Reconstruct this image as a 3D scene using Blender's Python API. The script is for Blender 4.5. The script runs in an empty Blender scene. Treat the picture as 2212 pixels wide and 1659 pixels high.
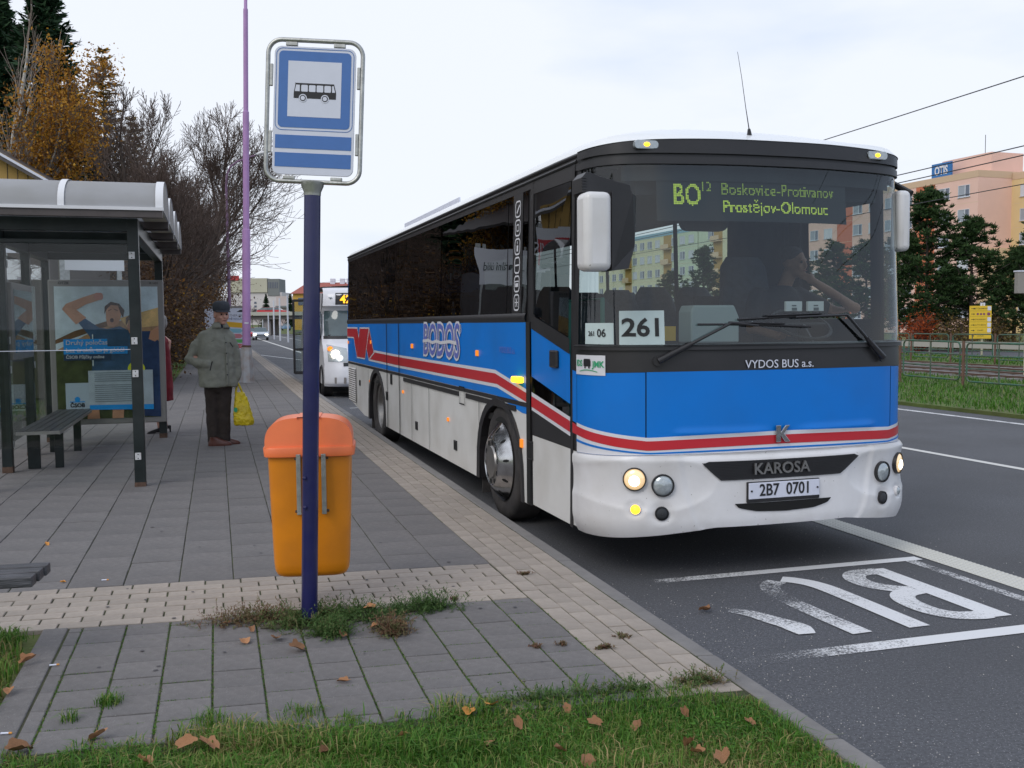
import bpy, bmesh, math, random
import numpy as np
from mathutils import Vector, Matrix, Euler
PI = math.pi
SC = bpy.context.scene
COL = SC.collection
RND = random.Random(7)

# ------------------------------------------------------------------ camera
FPX, PITCH, ROLL, CAMH = 2149.2, .0616, .0089, 1.735
_F = Vector((0, math.cos(PITCH), -math.sin(PITCH)))
_D0 = Vector((0, -math.sin(PITCH), -math.cos(PITCH)))
_R = Vector((1, 0, 0)) * math.cos(ROLL) + _D0 * math.sin(ROLL)
_D = Vector((1, 0, 0)) * -math.sin(ROLL) + _D0 * math.cos(ROLL)
cam_d = bpy.data.cameras.new('camera')
cam = bpy.data.objects.new('camera', cam_d)
COL.objects.link(cam)
cam_d.sensor_width = 36
cam_d.lens = FPX / 2212 * 36
cam_d.clip_start = .05
cam_d.clip_end = 3000
cam.matrix_world = Matrix(((_R.x, -_D.x, -_F.x, 0), (_R.y, -_D.y, -_F.y, 0), (_R.z, -_D.z, -_F.z, CAMH), (0, 0, 0, 1)))
SC.camera = cam

# ------------------------------------------------------------------ sky and light
w = bpy.data.worlds.new('World')
SC.world = w
w.use_nodes = True
nt = w.node_tree
nt.nodes.clear()
N = nt.nodes.new
out = N('ShaderNodeOutputWorld')
sky = N('ShaderNodeTexSky')
sky.sky_type = 'NISHITA'
sky.sun_disc = False
sky.sun_elevation = math.radians(32)
sky.sun_rotation = math.radians(215)
bg1 = N('ShaderNodeBackground'); bg1.inputs[1].default_value = .11
nt.links.new(sky.outputs[0], bg1.inputs[0])
bg2 = N('ShaderNodeBackground'); bg2.inputs[1].default_value = 1.0
tc = N('ShaderNodeTexCoord')
mp = N('ShaderNodeMapping'); mp.inputs['Scale'].default_value = (1, 1, 3.2)
nt.links.new(tc.outputs['Generated'], mp.inputs[0])
nz = N('ShaderNodeTexNoise'); nz.inputs['Scale'].default_value = 1.6; nz.inputs['Detail'].default_value = 6; nz.inputs['Roughness'].default_value = .5
nt.links.new(mp.outputs[0], nz.inputs['Vector'])
cr = N('ShaderNodeValToRGB')
sx_ = N('ShaderNodeSeparateXYZ'); nt.links.new(tc.outputs['Generated'], sx_.inputs[0])
ma_ = N('ShaderNodeMath'); ma_.operation = 'MULTIPLY_ADD'; nt.links.new(sx_.outputs[0], ma_.inputs[0]); ma_.inputs[1].default_value = -.16; nt.links.new(nz.outputs[0], ma_.inputs[2])
cr.color_ramp.elements[0].position = .36; cr.color_ramp.elements[0].color = (.56, .66, .84, 1)
cr.color_ramp.elements[1].position = .56; cr.color_ramp.elements[1].color = (.79, .83, .91, 1)
nt.links.new(ma_.outputs[0], cr.inputs[0])
nt.links.new(cr.outputs[0], bg2.inputs[0])
mx = N('ShaderNodeMixShader')
mr = N('ShaderNodeMapRange'); mr.inputs[1].default_value = .30; mr.inputs[2].default_value = .52; mr.inputs[3].default_value = .80; mr.inputs[4].default_value = .97
nt.links.new(nz.outputs[0], mr.inputs[0])
nt.links.new(mr.outputs[0], mx.inputs[0])
nt.links.new(bg1.outputs[0], mx.inputs[1]); nt.links.new(bg2.outputs[0], mx.inputs[2])
nt.links.new(mx.outputs[0], out.inputs[0])
sun_d = bpy.data.lights.new('sun', 'SUN'); sun_d.energy = .9; sun_d.angle = math.radians(30); sun_d.color = (1, .96, .9)
sun = bpy.data.objects.new('sun', sun_d); COL.objects.link(sun)
sun.rotation_euler = (math.radians(50), 0, math.radians(-35))
SC.view_settings.view_transform = 'Standard'
SC.view_settings.look = 'None'
SC.view_settings.exposure = .22
SC.view_settings.gamma = 1
SC.cycles.max_bounces = 8
SC.cycles.transparent_max_bounces = 16
SC.cycles.caustics_reflective = False
SC.cycles.caustics_refractive = False

# ------------------------------------------------------------------ materials
def mat(name, col, rough=.6, metal=0., var=.0, vscale=8., bump=0., bscale=60., spec=.5, obj_var=0., dirt=None, emit=None, estr=1., coat=0., detail=4, stretch=None, specks=None):
    m = bpy.data.materials.new(name); m.use_nodes = True
    t = m.node_tree; b = t.nodes['Principled BSDF']; L = t.links.new; Nn = t.nodes.new
    b.inputs['Base Color'].default_value = (*col, 1); b.inputs['Roughness'].default_value = rough; b.inputs['Metallic'].default_value = metal
    b.inputs['Specular IOR Level'].default_value = spec
    if coat: b.inputs['Coat Weight'].default_value = coat; b.inputs['Coat Roughness'].default_value = .08
    src = None
    co = Nn('ShaderNodeTexCoord')
    cv = co.outputs['Object']
    if stretch:
        mpn = Nn('ShaderNodeMapping'); mpn.inputs['Scale'].default_value = stretch; L(cv, mpn.inputs[0]); cvs = mpn.outputs[0]
    else: cvs = cv
    def mixc(fac, c1, c2, mode='MIX'):
        x = Nn('ShaderNodeMix'); x.data_type = 'RGBA'; x.blend_type = mode
        if isinstance(fac, float): x.inputs[0].default_value = fac
        else: L(fac, x.inputs[0])
        for i, c in ((6, c1), (7, c2)):
            if isinstance(c, tuple): x.inputs[i].default_value = (*c, 1)
            else: L(c, x.inputs[i])
        return x.outputs[2]
    def hsv(c, val):
        h = Nn('ShaderNodeHueSaturation')
        if isinstance(c, tuple): h.inputs['Color'].default_value = (*c, 1)
        else: L(c, h.inputs['Color'])
        L(val, h.inputs['Value']); return h.outputs[0]
    def rng(v, a, b2, c, d):
        r = Nn('ShaderNodeMapRange'); L(v, r.inputs[0])
        for i, q in enumerate((a, b2, c, d)): r.inputs[i + 1].default_value = q
        return r.outputs[0]
    cur = tuple(col)
    if var:
        n1 = Nn('ShaderNodeTexNoise'); n1.inputs['Scale'].default_value = vscale; n1.inputs['Detail'].default_value = detail; n1.inputs['Roughness'].default_value = .65
        L(cvs, n1.inputs['Vector'])
        cur = hsv(cur, rng(n1.outputs[0], .3, .7, 1 - var, 1 + var))
    if specks:
        sc_, thr, cc = specks
        n4 = Nn('ShaderNodeTexNoise'); n4.inputs['Scale'].default_value = sc_; n4.inputs['Detail'].default_value = 2; L(cv, n4.inputs['Vector'])
        cur = mixc(rng(n4.outputs[0], thr, thr + .05, 0., 1.), cur, tuple(cc))
    if obj_var:
        oi = Nn('ShaderNodeObjectInfo'); cur = hsv(cur, rng(oi.outputs['Random'], 0, 1, 1 - obj_var, 1 + obj_var))
    if dirt:
        dc_, amt, ds = dirt
        n2 = Nn('ShaderNodeTexNoise'); n2.inputs['Scale'].default_value = ds; n2.inputs['Detail'].default_value = 6; L(cv, n2.inputs['Vector'])
        cur = mixc(rng(n2.outputs[0], .42, .75, 0., amt), cur, tuple(dc_))
    if not isinstance(cur, tuple): L(cur, b.inputs['Base Color'])
    if bump:
        n3 = Nn('ShaderNodeTexNoise'); n3.inputs['Scale'].default_value = bscale; n3.inputs['Detail'].default_value = 5; L(cvs, n3.inputs['Vector'])
        bp = Nn('ShaderNodeBump'); bp.inputs['Strength'].default_value = min(1, bump); bp.inputs['Distance'].default_value = .01
        L(n3.outputs[0], bp.inputs['Height']); L(bp.outputs[0], b.inputs['Normal'])
    if emit: b.inputs['Emission Color'].default_value = (*emit, 1); b.inputs['Emission Strength'].default_value = estr
    return m

def glass_mat(name, tint, refl=1.0, wave=0., wscale=.8, rough=0., ior=1.5):
    m = bpy.data.materials.new(name); m.use_nodes = True
    t = m.node_tree; t.nodes.clear(); Nn = t.nodes.new; L = t.links.new
    o = Nn('ShaderNodeOutputMaterial'); tr = Nn('ShaderNodeBsdfTransparent'); tr.inputs[0].default_value = (*tint, 1)
    gl = Nn('ShaderNodeBsdfGlossy'); gl.inputs['Roughness'].default_value = rough; gl.inputs[0].default_value = (refl, refl, refl, 1)
    lw = Nn('ShaderNodeLayerWeight'); lw.inputs[0].default_value = .5
    pw = Nn('ShaderNodeMath'); pw.operation = 'POWER'; L(lw.outputs['Facing'], pw.inputs[0]); pw.inputs[1].default_value = 5
    f0 = ((ior - 1) / (ior + 1)) ** 2
    fr = Nn('ShaderNodeMath'); fr.operation = 'MULTIPLY_ADD'; L(pw.outputs[0], fr.inputs[0]); fr.inputs[1].default_value = 1 - f0; fr.inputs[2].default_value = f0
    mxs = Nn('ShaderNodeMixShader')
    if wave:
        co = Nn('ShaderNodeTexCoord'); n = Nn('ShaderNodeTexNoise'); n.inputs['Scale'].default_value = wscale; n.inputs['Detail'].default_value = 1.5
        L(co.outputs['Object'], n.inputs['Vector']); b = Nn('ShaderNodeBump'); b.inputs['Strength'].default_value = 1; b.inputs['Distance'].default_value = wave
        L(n.outputs[0], b.inputs['Height']); L(b.outputs[0], gl.inputs['Normal'])
    L(fr.outputs[0], mxs.inputs[0]); L(tr.outputs[0], mxs.inputs[1]); L(gl.outputs[0], mxs.inputs[2]); L(mxs.outputs[0], o.inputs[0])
    return m

def leafy_mat(name, cols, rough=.6, scale=1.2, trans=.25):
    """several leaf colours picked per leaf from a face attribute"""
    m = bpy.data.materials.new(name); m.use_nodes = True
    t = m.node_tree; b = t.nodes['Principled BSDF']; L = t.links.new; Nn = t.nodes.new
    a = Nn('ShaderNodeAttribute'); a.attribute_name = 'pick'
    r = Nn('ShaderNodeValToRGB'); e = r.color_ramp.elements
    e[0].position = 0; e[0].color = (*cols[0], 1); e[1].position = 1; e[1].color = (*cols[-1], 1)
    for i, c in enumerate(cols[1:-1]):
        q = e.new((i + 1) / (len(cols) - 1)); q.color = (*c, 1)
    L(a.outputs['Fac'], r.inputs[0]); L(r.outputs[0], b.inputs['Base Color']); b.inputs['Roughness'].default_value = rough
    b.inputs['Specular IOR Level'].default_value = .25
    if trans:
        tr = Nn('ShaderNodeBsdfTranslucent'); L(r.outputs[0], tr.inputs[0]); mxs = Nn('ShaderNodeMixShader'); mxs.inputs[0].default_value = trans
        L(b.outputs[0], mxs.inputs[1]); L(tr.outputs[0], mxs.inputs[2]); L(mxs.outputs[0], t.nodes['Material Output'].inputs[0])
    return m

def worn_paint(name, col, lo=.40, hi=.60, scale=75):
    """road paint: where the wear attribute and the grain say so the paint is gone"""
    m = bpy.data.materials.new(name); m.use_nodes = True
    t = m.node_tree; b = t.nodes['Principled BSDF']; L = t.links.new; Nn = t.nodes.new
    b.inputs['Base Color'].default_value = (*col, 1); b.inputs['Roughness'].default_value = .7
    co = Nn('ShaderNodeTexCoord'); n = Nn('ShaderNodeTexNoise'); n.inputs['Scale'].default_value = scale; n.inputs['Detail'].default_value = 6; n.inputs['Roughness'].default_value = .75
    L(co.outputs['Object'], n.inputs['Vector'])
    n2 = Nn('ShaderNodeTexNoise'); n2.inputs['Scale'].default_value = 3; n2.inputs['Detail'].default_value = 3; L(co.outputs['Object'], n2.inputs['Vector'])
    a = Nn('ShaderNodeAttribute'); a.attribute_name = 'wear'
    s = Nn('ShaderNodeMath'); s.operation = 'MULTIPLY_ADD'; L(n2.outputs[0], s.inputs[0]); s.inputs[1].default_value = .35; L(n.outputs[0], s.inputs[2])
    s2 = Nn('ShaderNodeMath'); s2.operation = 'ADD'; L(s.outputs[0], s2.inputs[0]); L(a.outputs['Fac'], s2.inputs[1])
    r = Nn('ShaderNodeMapRange'); L(s2.outputs[0], r.inputs[0]); r.inputs[1].default_value = lo + .25; r.inputs[2].default_value = hi + .25; r.inputs[3].default_value = 0; r.inputs[4].default_value = 1
    tr = Nn('ShaderNodeBsdfTransparent'); mxs = Nn('ShaderNodeMixShader'); L(r.outputs[0], mxs.inputs[0]); L(b.outputs[0], mxs.inputs[1]); L(tr.outputs[0], mxs.inputs[2])
    L(mxs.outputs[0], t.nodes['Material Output'].inputs[0])
    return m

M = {}
M['asphalt'] = mat('asphalt', (.088, .090, .100), .85, var=.38, vscale=55, bump=.5, bscale=160, specks=(120, .64, (.34, .34, .36)), dirt=((.060, .060, .064), .8, .45))
M['slab'] = mat('grey_concrete_slab', (.170, .158, .154), .88, var=.16, vscale=22, bump=.5, bscale=150, obj_var=.07, dirt=((.115, .11, .112), .6, 1.7), specks=(130, .66, (.30, .29, .28)))
M['paver'] = mat('beige_concrete_paver', (.355, .305, .262), .9, var=.14, vscale=14, bump=.4, bscale=120, obj_var=.10, dirt=((.25, .22, .19), .6, 5))
M['kerb'] = mat('kerb_concrete', (.20, .19, .185), .9, var=.12, vscale=9, bump=.3, bscale=90, obj_var=.06)
M['moss'] = mat('mossy_joint_soil', (.050, .060, .022), 1, var=.45, vscale=7, bump=.6, bscale=80, dirt=((.05, .042, .034), .9, 1.6))
M['soil'] = mat('soil', (.060, .055, .032), 1, var=.35, vscale=5, bump=.6, bscale=40)
M['grass_ground'] = mat('grass_ground', (.085, .120, .028), 1, var=.35, vscale=2.2, bump=.8, bscale=30, dirt=((.12, .105, .045), .7, .6))
M['blade'] = leafy_mat('grass_blade', [(.03, .09, .010), (.06, .17, .016), (.10, .23, .03), (.20, .25, .06), (.40, .30, .14)], .55)
M['weed'] = leafy_mat('weed_stem', [(.06, .12, .03), (.10, .17, .05), (.20, .15, .08), (.16, .08, .05)], .7)
M['deadleaf'] = mat('dead_leaf', (.34, .165, .075), .75, var=.35, vscale=30, bump=.4, bscale=50, obj_var=.3)
M['orangeleaf'] = mat('orange_leaf', (.62, .27, .05), .7, var=.25, vscale=30, obj_var=.15)
M['paint'] = worn_paint('worn_white_road_paint', (.72, .72, .73))
M['paint_dot'] = worn_paint('white_thermoplastic', (.62, .61, .58), .75, .9)
M['navy'] = mat('navy_painted_steel', (.008, .009, .078), .32, var=.12, vscale=12, coat=.3, dirt=((.03, .03, .09), .4, 9))
M['galv'] = mat('galvanised_steel', (.42, .42, .40), .42, .85, var=.25, vscale=14, bump=.15, bscale=40)
M['rust'] = mat('rusty_steel', (.10, .060, .042), .9, var=.35, vscale=30)
M['signwhite'] = mat('sign_white', (.66, .68, .78), .38, var=.03)
M['signblue'] = mat('sign_blue', (.06, .165, .45), .38, var=.05, vscale=10)
M['black'] = mat('black_print', (.012, .012, .014), .5)
M['binbody'] = mat('orange_bin_plastic', (.72, .235, .006), .38, var=.06, vscale=5, dirt=((.50, .16, .02), .5, 3.), bump=.06, bscale=90)
M['binlid'] = mat('red_orange_lid_plastic', (.86, .185, .052), .42, var=.05, vscale=5, dirt=((.60, .12, .05), .4, 4))
M['lilac'] = mat('lilac_paint', (.44, .25, .50), .6, var=.07, vscale=2, dirt=((.33, .18, .36), .5, 2.5))
M['mastbase'] = mat('pale_mast_base', (.42, .43, .45), .6, var=.10, vscale=5, dirt=((.26, .15, .09), .8, 5))
M['frame'] = mat('dark_green_steel', (.012, .018, .018), .36, var=.3, vscale=4, spec=.35, dirt=((.05, .055, .055), .5, 3.5))
M['roofpoly_'] = mat('milky_roof_panel', (.56, .56, .58), .45, var=.05, vscale=3, dirt=((.40, .39, .36), .5, 2.))
M['roofrib'] = mat('white_roof_rib', (.72, .72, .74), .4)
M['gutter'] = mat('brown_gutter', (.075, .062, .06), .5, var=.15)
M['panel_in'] = mat('pale_ceiling_panel', (.50, .48, .38), .6, var=.12)
M['bracket'] = mat('white_clamp', (.62, .63, .64), .4, var=.1, dirt=((.25, .2, .17), .5, 30))
M['alu'] = mat('brushed_aluminium_frame', (.30, .28, .27), .4, .4, var=.08)
M['wood_dark'] = mat('weathered_dark_plank', (.062, .062, .070), .42, var=.7, vscale=6, bump=.5, bscale=14, stretch=(1, 14, 14))
M['glass_clear'] = glass_mat('shelter_glass', (.90, .92, .915), .8, ior=1.33)

m = M['roofpoly'] = M['roofpoly_']; t = m.node_tree; b = t.nodes['Principled BSDF']
tr = t.nodes.new('ShaderNodeBsdfTranslucent'); tr.inputs[0].default_value = (.55, .56, .58, 1); ms = t.nodes.new('ShaderNodeMixShader'); ms.inputs[0].default_value = .45
t.links.new(b.outputs[0], ms.inputs[1]); t.links.new(tr.outputs[0], ms.inputs[2]); t.links.new(ms.outputs[0], t.nodes['Material Output'].inputs[0])
# ------------------------------------------------------------------ builders
def link(o): COL.objects.link(o); return o
def tag(o, label=None, cat=None, group=None, kind=None):
    if label: o['label'] = label
    if cat: o['category'] = cat
    if group: o['group'] = group
    if kind: o['kind'] = kind
    return o
def empty(name, loc=(0, 0, 0), rz=0., label=None, cat=None, group=None, mw=None):
    o = bpy.data.objects.new(name, None); o.empty_display_size = .2
    if mw is not None: o.matrix_world = mw
    else: o.location = loc; o.rotation_euler = (0, 0, rz)
    return tag(link(o), label, cat, group)
def copy_tree(o, parent=None):
    c = o.copy(); COL.objects.link(c); c.parent = parent
    for ch in [x for x in KIDS.get(o.name, [])]:
        d = copy_tree(ch, c); KIDS.setdefault(c.name, []).append(d)
    return c
KIDS = {}
def adopt(o, parent):
    if parent is not None:
        o.parent = parent; KIDS.setdefault(parent.name, []).append(o)
    return o

class MB:
    def __init__(s): s.v = []; s.f = []; s.m = []; s.mi = 0
    def add(s, vs, fs):
        k = len(s.v); s.v += [tuple(v) for v in vs]
        for f in fs: s.f.append(tuple(k + i for i in f)); s.m.append(s.mi)
        return s
    def box(s, c, d, rot=None, rz=0.):
        x, y, z = d[0] / 2, d[1] / 2, d[2] / 2
        R = rot if rot is not None else Matrix.Rotation(rz, 3, 'Z')
        vs = [Vector(c) + R @ Vector((a * x, b * y, e * z)) for a in (-1, 1) for b in (-1, 1) for e in (-1, 1)]
        return s.add(vs, [(0, 1, 3, 2), (4, 6, 7, 5), (0, 4, 5, 1), (2, 3, 7, 6), (0, 2, 6, 4), (1, 5, 7, 3)])
    def bb(s, x0, x1, y0, y1, z0, z1): return s.box(((x0 + x1) / 2, (y0 + y1) / 2, (z0 + z1) / 2), (abs(x1 - x0), abs(y1 - y0), abs(z1 - z0)))
    def tube(s, pts, r, n=8, cap=True):
        pts = [Vector(p) for p in pts]; rs = r if isinstance(r, (list, tuple)) else [r] * len(pts)
        rings = []; prev = None
        for i, p in enumerate(pts):
            t = (pts[min(i + 1, len(pts) - 1)] - pts[max(i - 1, 0)]).normalized()
            if prev is None:
                a = Vector((0, 0, 1)) if abs(t.z) < .9 else Vector((1, 0, 0)); u = t.cross(a).normalized()
            else:
                u = prev - t * prev.dot(t); u = u.normalized() if u.length > 1e-6 else t.orthogonal().normalized()
            prev = u; v_ = t.cross(u)
            rings.append([p + (u * math.cos(2 * PI * k / n) + v_ * math.sin(2 * PI * k / n)) * rs[i] for k in range(n)])
        vs = [q for rg in rings for q in rg]; fs = []
        for i in range(len(pts) - 1):
            for k in range(n): fs.append((i * n + k, i * n + (k + 1) % n, (i + 1) * n + (k + 1) % n, (i + 1) * n + k))
        if cap: fs.append(tuple(reversed(range(n)))); fs.append(tuple((len(pts) - 1) * n + k for k in range(n)))
        return s.add(vs, fs)
    def lathe(s, prof, n=24, M4=None, cap=False):
        """prof: (r, h) pairs about local z"""
        M4 = M4 or Matrix.Identity(4); vs = []; fs = []
        for r, h in prof:
            for k in range(n): a = 2 * PI * k / n; vs.append(M4 @ Vector((r * math.cos(a), r * math.sin(a), h)))
        for i in range(len(prof) - 1):
            for k in range(n): fs.append((i * n + k, i * n + (k + 1) % n, (i + 1) * n + (k + 1) % n, (i + 1) * n + k))
        if cap:
            fs.append(tuple(reversed(range(n)))); fs.append(tuple((len(prof) - 1) * n + k for k in range(n)))
        return s.add(vs, fs)
    def loft(s, secs, n=16):
        """secs: (centre, rx, ry, [rz turn], [power]) horizontal ellipses stacked, or with 'n' axis given by successive centres"""
        pts = [Vector(q[0]) for q in secs]; rings = []
        for i, q in enumerate(secs):
            turn = q[3] if len(q) > 3 else 0.
            for k in range(n):
                a = 2 * PI * k / n; c, d = math.cos(a), math.sin(a)
                p = q[4] if len(q) > 4 else 1.
                c = math.copysign(abs(c) ** p, c); d = math.copysign(abs(d) ** p, d)
                v = Vector((q[1] * c, q[2] * d, 0)); v.rotate(Euler((0, 0, turn)))
                rings.append(pts[i] + v)
        fs = []
        for i in range(len(secs) - 1):
            for k in range(n): fs.append((i * n + k, i * n + (k + 1) % n, (i + 1) * n + (k + 1) % n, (i + 1) * n + k))
        fs.append(tuple(reversed(range(n)))); fs.append(tuple((len(secs) - 1) * n + k for k in range(n)))
        return s.add(rings, fs)
    def sphere(s, c, r, n=14, m=9, rot=None):
        r = (r, r, r) if not isinstance(r, (tuple, list)) else r; vs = []; fs = []
        R = rot or Matrix.Identity(3)
        for i in range(m + 1):
            th = PI * i / m
            for k in range(n):
                ph = 2 * PI * k / n; vs.append(Vector(c) + R @ Vector((r[0] * math.sin(th) * math.cos(ph), r[1] * math.sin(th) * math.sin(ph), r[2] * math.cos(th))))
        for i in range(m):
            for k in range(n): fs.append((i * n + k, (i + 1) * n + k, (i + 1) * n + (k + 1) % n, i * n + (k + 1) % n))
        return s.add(vs, fs)
    def poly(s, pts, nrm, th):
        """flat outline given thickness th along -nrm"""
        n = len(pts); nv = Vector(nrm) * th
        a = [Vector(p) for p in pts]; b = [p - nv for p in a]
        fs = [tuple(range(n)), tuple(reversed(range(n, 2 * n)))] + [(i, n + i, n + (i + 1) % n, (i + 1) % n) for i in range(n)]
        return s.add(a + b, fs)
    def sheet(s, fn, us, vs_, flip=False):
        k = len(s.v); nu, nv = len(us), len(vs_)
        s.v += [tuple(fn(u, v)) for u in us for v in vs_]
        for i in range(nu - 1):
            for j in range(nv - 1):
                f = (k + i * nv + j, k + (i + 1) * nv + j, k + (i + 1) * nv + j + 1, k + i * nv + j + 1)
                s.f.append(tuple(reversed(f)) if flip else f); s.m.append(s.mi)
        return s
    def mesh(s, name, mats, smooth=None, fix=True):
        me = bpy.data.meshes.new(name); me.from_pydata(s.v, [], s.f)
        for q in (mats if isinstance(mats, (list, tuple)) else [mats]): me.materials.append(q)
        me.polygons.foreach_set('material_index', s.m)
        if fix:
            bm = bmesh.new(); bm.from_mesh(me); bmesh.ops.recalc_face_normals(bm, faces=bm.faces[:]); bm.to_mesh(me); bm.free()
        if smooth:
            me.polygons.foreach_set('use_smooth', [True] * len(me.polygons)); me.set_sharp_from_angle(angle=math.radians(smooth))
        me.update(); return me
    def build(s, name, mats, parent=None, smooth=None, bevel=0., seg=2, fix=True):
        o = link(bpy.data.objects.new(name, s.mesh(name, mats, smooth, fix)))
        if bevel:
            b = o.modifiers.new('bevel', 'BEVEL'); b.width = bevel; b.segments = seg; b.limit_method = 'ANGLE'; b.angle_limit = math.radians(40)
        return adopt(o, parent)

def np_mesh(name, V, F, mats, parent=None, pick=None, attr='pick'):
    """V (n,3), F (m,k) numpy"""
    V = np.asarray(V, np.float32); F = np.asarray(F, np.int32); m, k = F.shape
    me = bpy.data.meshes.new(name); me.vertices.add(len(V)); me.vertices.foreach_set('co', V.ravel())
    me.loops.add(m * k); me.loops.foreach_set('vertex_index', F.ravel())
    me.polygons.add(m); me.polygons.foreach_set('loop_start', np.arange(0, m * k, k, dtype=np.int32))
    me.update(calc_edges=True)
    if pick is not None:
        a = me.attributes.new(attr, 'FLOAT', 'FACE'); a.data.foreach_set('value', np.asarray(pick, np.float32))
    for q in (mats if isinstance(mats, (list, tuple)) else [mats]): me.materials.append(q)
    o = link(bpy.data.objects.new(name, me))
    return adopt(o, parent)

def rot_frame(o, x, y):
    x = Vector(x).normalized(); y = Vector(y).normalized(); z = x.cross(y)
    return Matrix(((x.x, y.x, z.x, o[0]), (x.y, y.y, z.y, o[1]), (x.z, y.z, z.z, o[2]), (0, 0, 0, 1)))
_tc = [0]
def text_mesh(body, size, align='CENTER', ext=.0, off=0., shear=0., space=1.):
    cu = bpy.data.curves.new('letters', 'FONT'); cu.body = body; cu.size = size; cu.align_x = align; cu.align_y = 'CENTER'
    cu.extrude = ext; cu.offset = off; cu.shear = shear; cu.space_character = space; cu.resolution_u = 3; cu.fill_mode = 'FRONT' if ext == 0 else 'BOTH'
    o = bpy.data.objects.new('letters', cu); me = bpy.data.meshes.new_from_object(o)
    bpy.data.objects.remove(o); bpy.data.curves.remove(cu); return me
def text(parent, body, o, xd, yd, size, m, sx=1., name='lettering', label=None, **kw):
    me = text_mesh(body, size, **kw); me.transform(rot_frame(o, xd, yd) @ Matrix.Diagonal((sx, 1, 1, 1)))
    me.materials.clear(); me.materials.append(m)
    ob = link(bpy.data.objects.new(name, me)); tag(ob, label); return adopt(ob, parent)
def led_text(mb, body, size, fn, sx=1., pitch=.012, dot=.0085, align='LEFT'):
    """dot-matrix lettering: a grid of points kept where it falls inside the glyphs; fn maps (x, y) to a place"""
    me = text_mesh(body, size, align=align, off=size * .012); me.calc_loop_triangles()
    co = np.array([v.co[:2] for v in me.vertices]); co[:, 0] *= sx
    tri = np.array([t.vertices[:] for t in me.loop_triangles])
    lo = co.min(0); hi = co.max(0)
    gx = np.arange(math.floor(lo[0] / pitch) * pitch, hi[0] + pitch, pitch); gy = np.arange(math.floor(lo[1] / pitch) * pitch, hi[1] + pitch, pitch)
    X, Y = np.meshgrid(gx, gy); P = np.stack([X.ravel(), Y.ravel()], 1); inside = np.zeros(len(P), bool)
    for t in tri:
        a, b, c = co[t]
        def sg(p, q): return (P[:, 0] - q[0]) * (p[1] - q[1]) - (p[0] - q[0]) * (P[:, 1] - q[1])
        d1, d2, d3 = sg(a, b), sg(b, c), sg(c, a)
        inside |= ~(((d1 < 0) | (d2 < 0) | (d3 < 0)) & ((d1 > 0) | (d2 > 0) | (d3 > 0)))
    h = dot / 2
    for x, y in P[inside]:
        mb.add([fn(x - h, y - h), fn(x + h, y - h), fn(x + h, y + h), fn(x - h, y + h)], [(0, 1, 2, 3)])
    bpy.data.meshes.remove(me)
def rrect(w_, h_, r, n=5, cx=0., cy=0.):
    o = []
    for qx, qy, a0 in ((1, 1, 0), (-1, 1, 90), (-1, -1, 180), (1, -1, 270)):
        for i in range(n + 1):
            a = math.radians(a0 + 90 * i / n); o.append((cx + qx * (w_ / 2 - r) + r * math.cos(a), cy + qy * (h_ / 2 - r) + r * math.sin(a)))
    return o
def ribbon(mb, pts, w_, fn, closed=False):
    """a flat line of width w_ in 2-D, placed by fn"""
    P = [Vector(p) for p in pts]; n = len(P); L_, R_ = [], []
    for i in range(n):
        a = P[(i - 1) % n] if (closed or i > 0) else P[i]; b = P[(i + 1) % n] if (closed or i < n - 1) else P[i]
        d1 = (P[i] - a); d2 = (b - P[i])
        d1 = d1.normalized() if d1.length > 1e-9 else d2.normalized(); d2 = d2.normalized() if d2.length > 1e-9 else d1
        t = (d1 + d2); t = t.normalized() if t.length > 1e-6 else d1
        nrm = Vector((-t.y, t.x)); k = 1 / max(.45, nrm.dot(Vector((-d1.y, d1.x))))
        L_.append(P[i] + nrm * w_ / 2 * k); R_.append(P[i] - nrm * w_ / 2 * k)
    m = n if closed else n - 1
    for i in range(m):
        j = (i + 1) % n
        mb.add([fn(*L_[i]), fn(*R_[i]), fn(*R_[j]), fn(*L_[j])], [(0, 1, 2, 3)])

# ------------------------------------------------------------------ the street's own frame
TH = math.radians(16.5)
DP = Vector((-math.sin(TH), math.cos(TH), 0)); DN = Vector((math.cos(TH), math.sin(TH), 0))
DC = Vector((.978, .208, 0)).normalized(); O0 = Vector((2.339, 0, 0)); KH = .15
def K(s, d, z=0.): return O0 + DP * s + DN * d + Vector((0, 0, z))      # along the kerb, across (+ road, - footway)
def A(a, b, z=KH): return O0 + DP * a + DC * b + Vector((0, 0, z))     # the paving's slightly skewed grid
# ================================================================== THE GROUND
def struct(o): o['kind'] = 'structure'; return o
def quad_sheet(name, pts, z, m, n=1):
    mb = MB(); mb.add([(p[0], p[1], z) for p in pts], [tuple(range(len(pts)))])
    return struct(mb.build(name, m, fix=False))
def kquad(name, s0, s1, d0, d1, z, m): return quad_sheet(name, [K(s0, d0), K(s1, d0), K(s1, d1), K(s0, d1)][::-1], z, m)
quad_sheet('ground', [(-1500, -600), (1500, -600), (1500, 2500), (-1500, 2500)], -.04, M['grass_ground'])
kquad('road', -30, 400, 0, 11.0, 0, M['asphalt'])
kquad('far_road', -30, 400, 30.3, 38, .0, M['asphalt'])
kquad('lawn', -30, 400, -120, -.08, .125, M['grass_ground'])
_m = MB(); _m.poly([K(-30, 11.0, .07), K(400, 11.0, .07), K(400, 18.2, .07), K(-30, 18.2, .07)], (0, 0, 1), .12); struct(_m.build('median_lawn', M['grass_ground']))
kquad('verge_lawn', -30, 400, 24.8, 30.3, .05, M['grass_ground'])
M['ballast'] = mat('track_ballast', (.20, .185, .18), .95, var=.45, vscale=9, bump=1, bscale=25, dirt=((.09, .07, .06), .8, 3))
kquad('track_bed', -30, 400, 18.2, 24.8, .04, M['ballast'])
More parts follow.
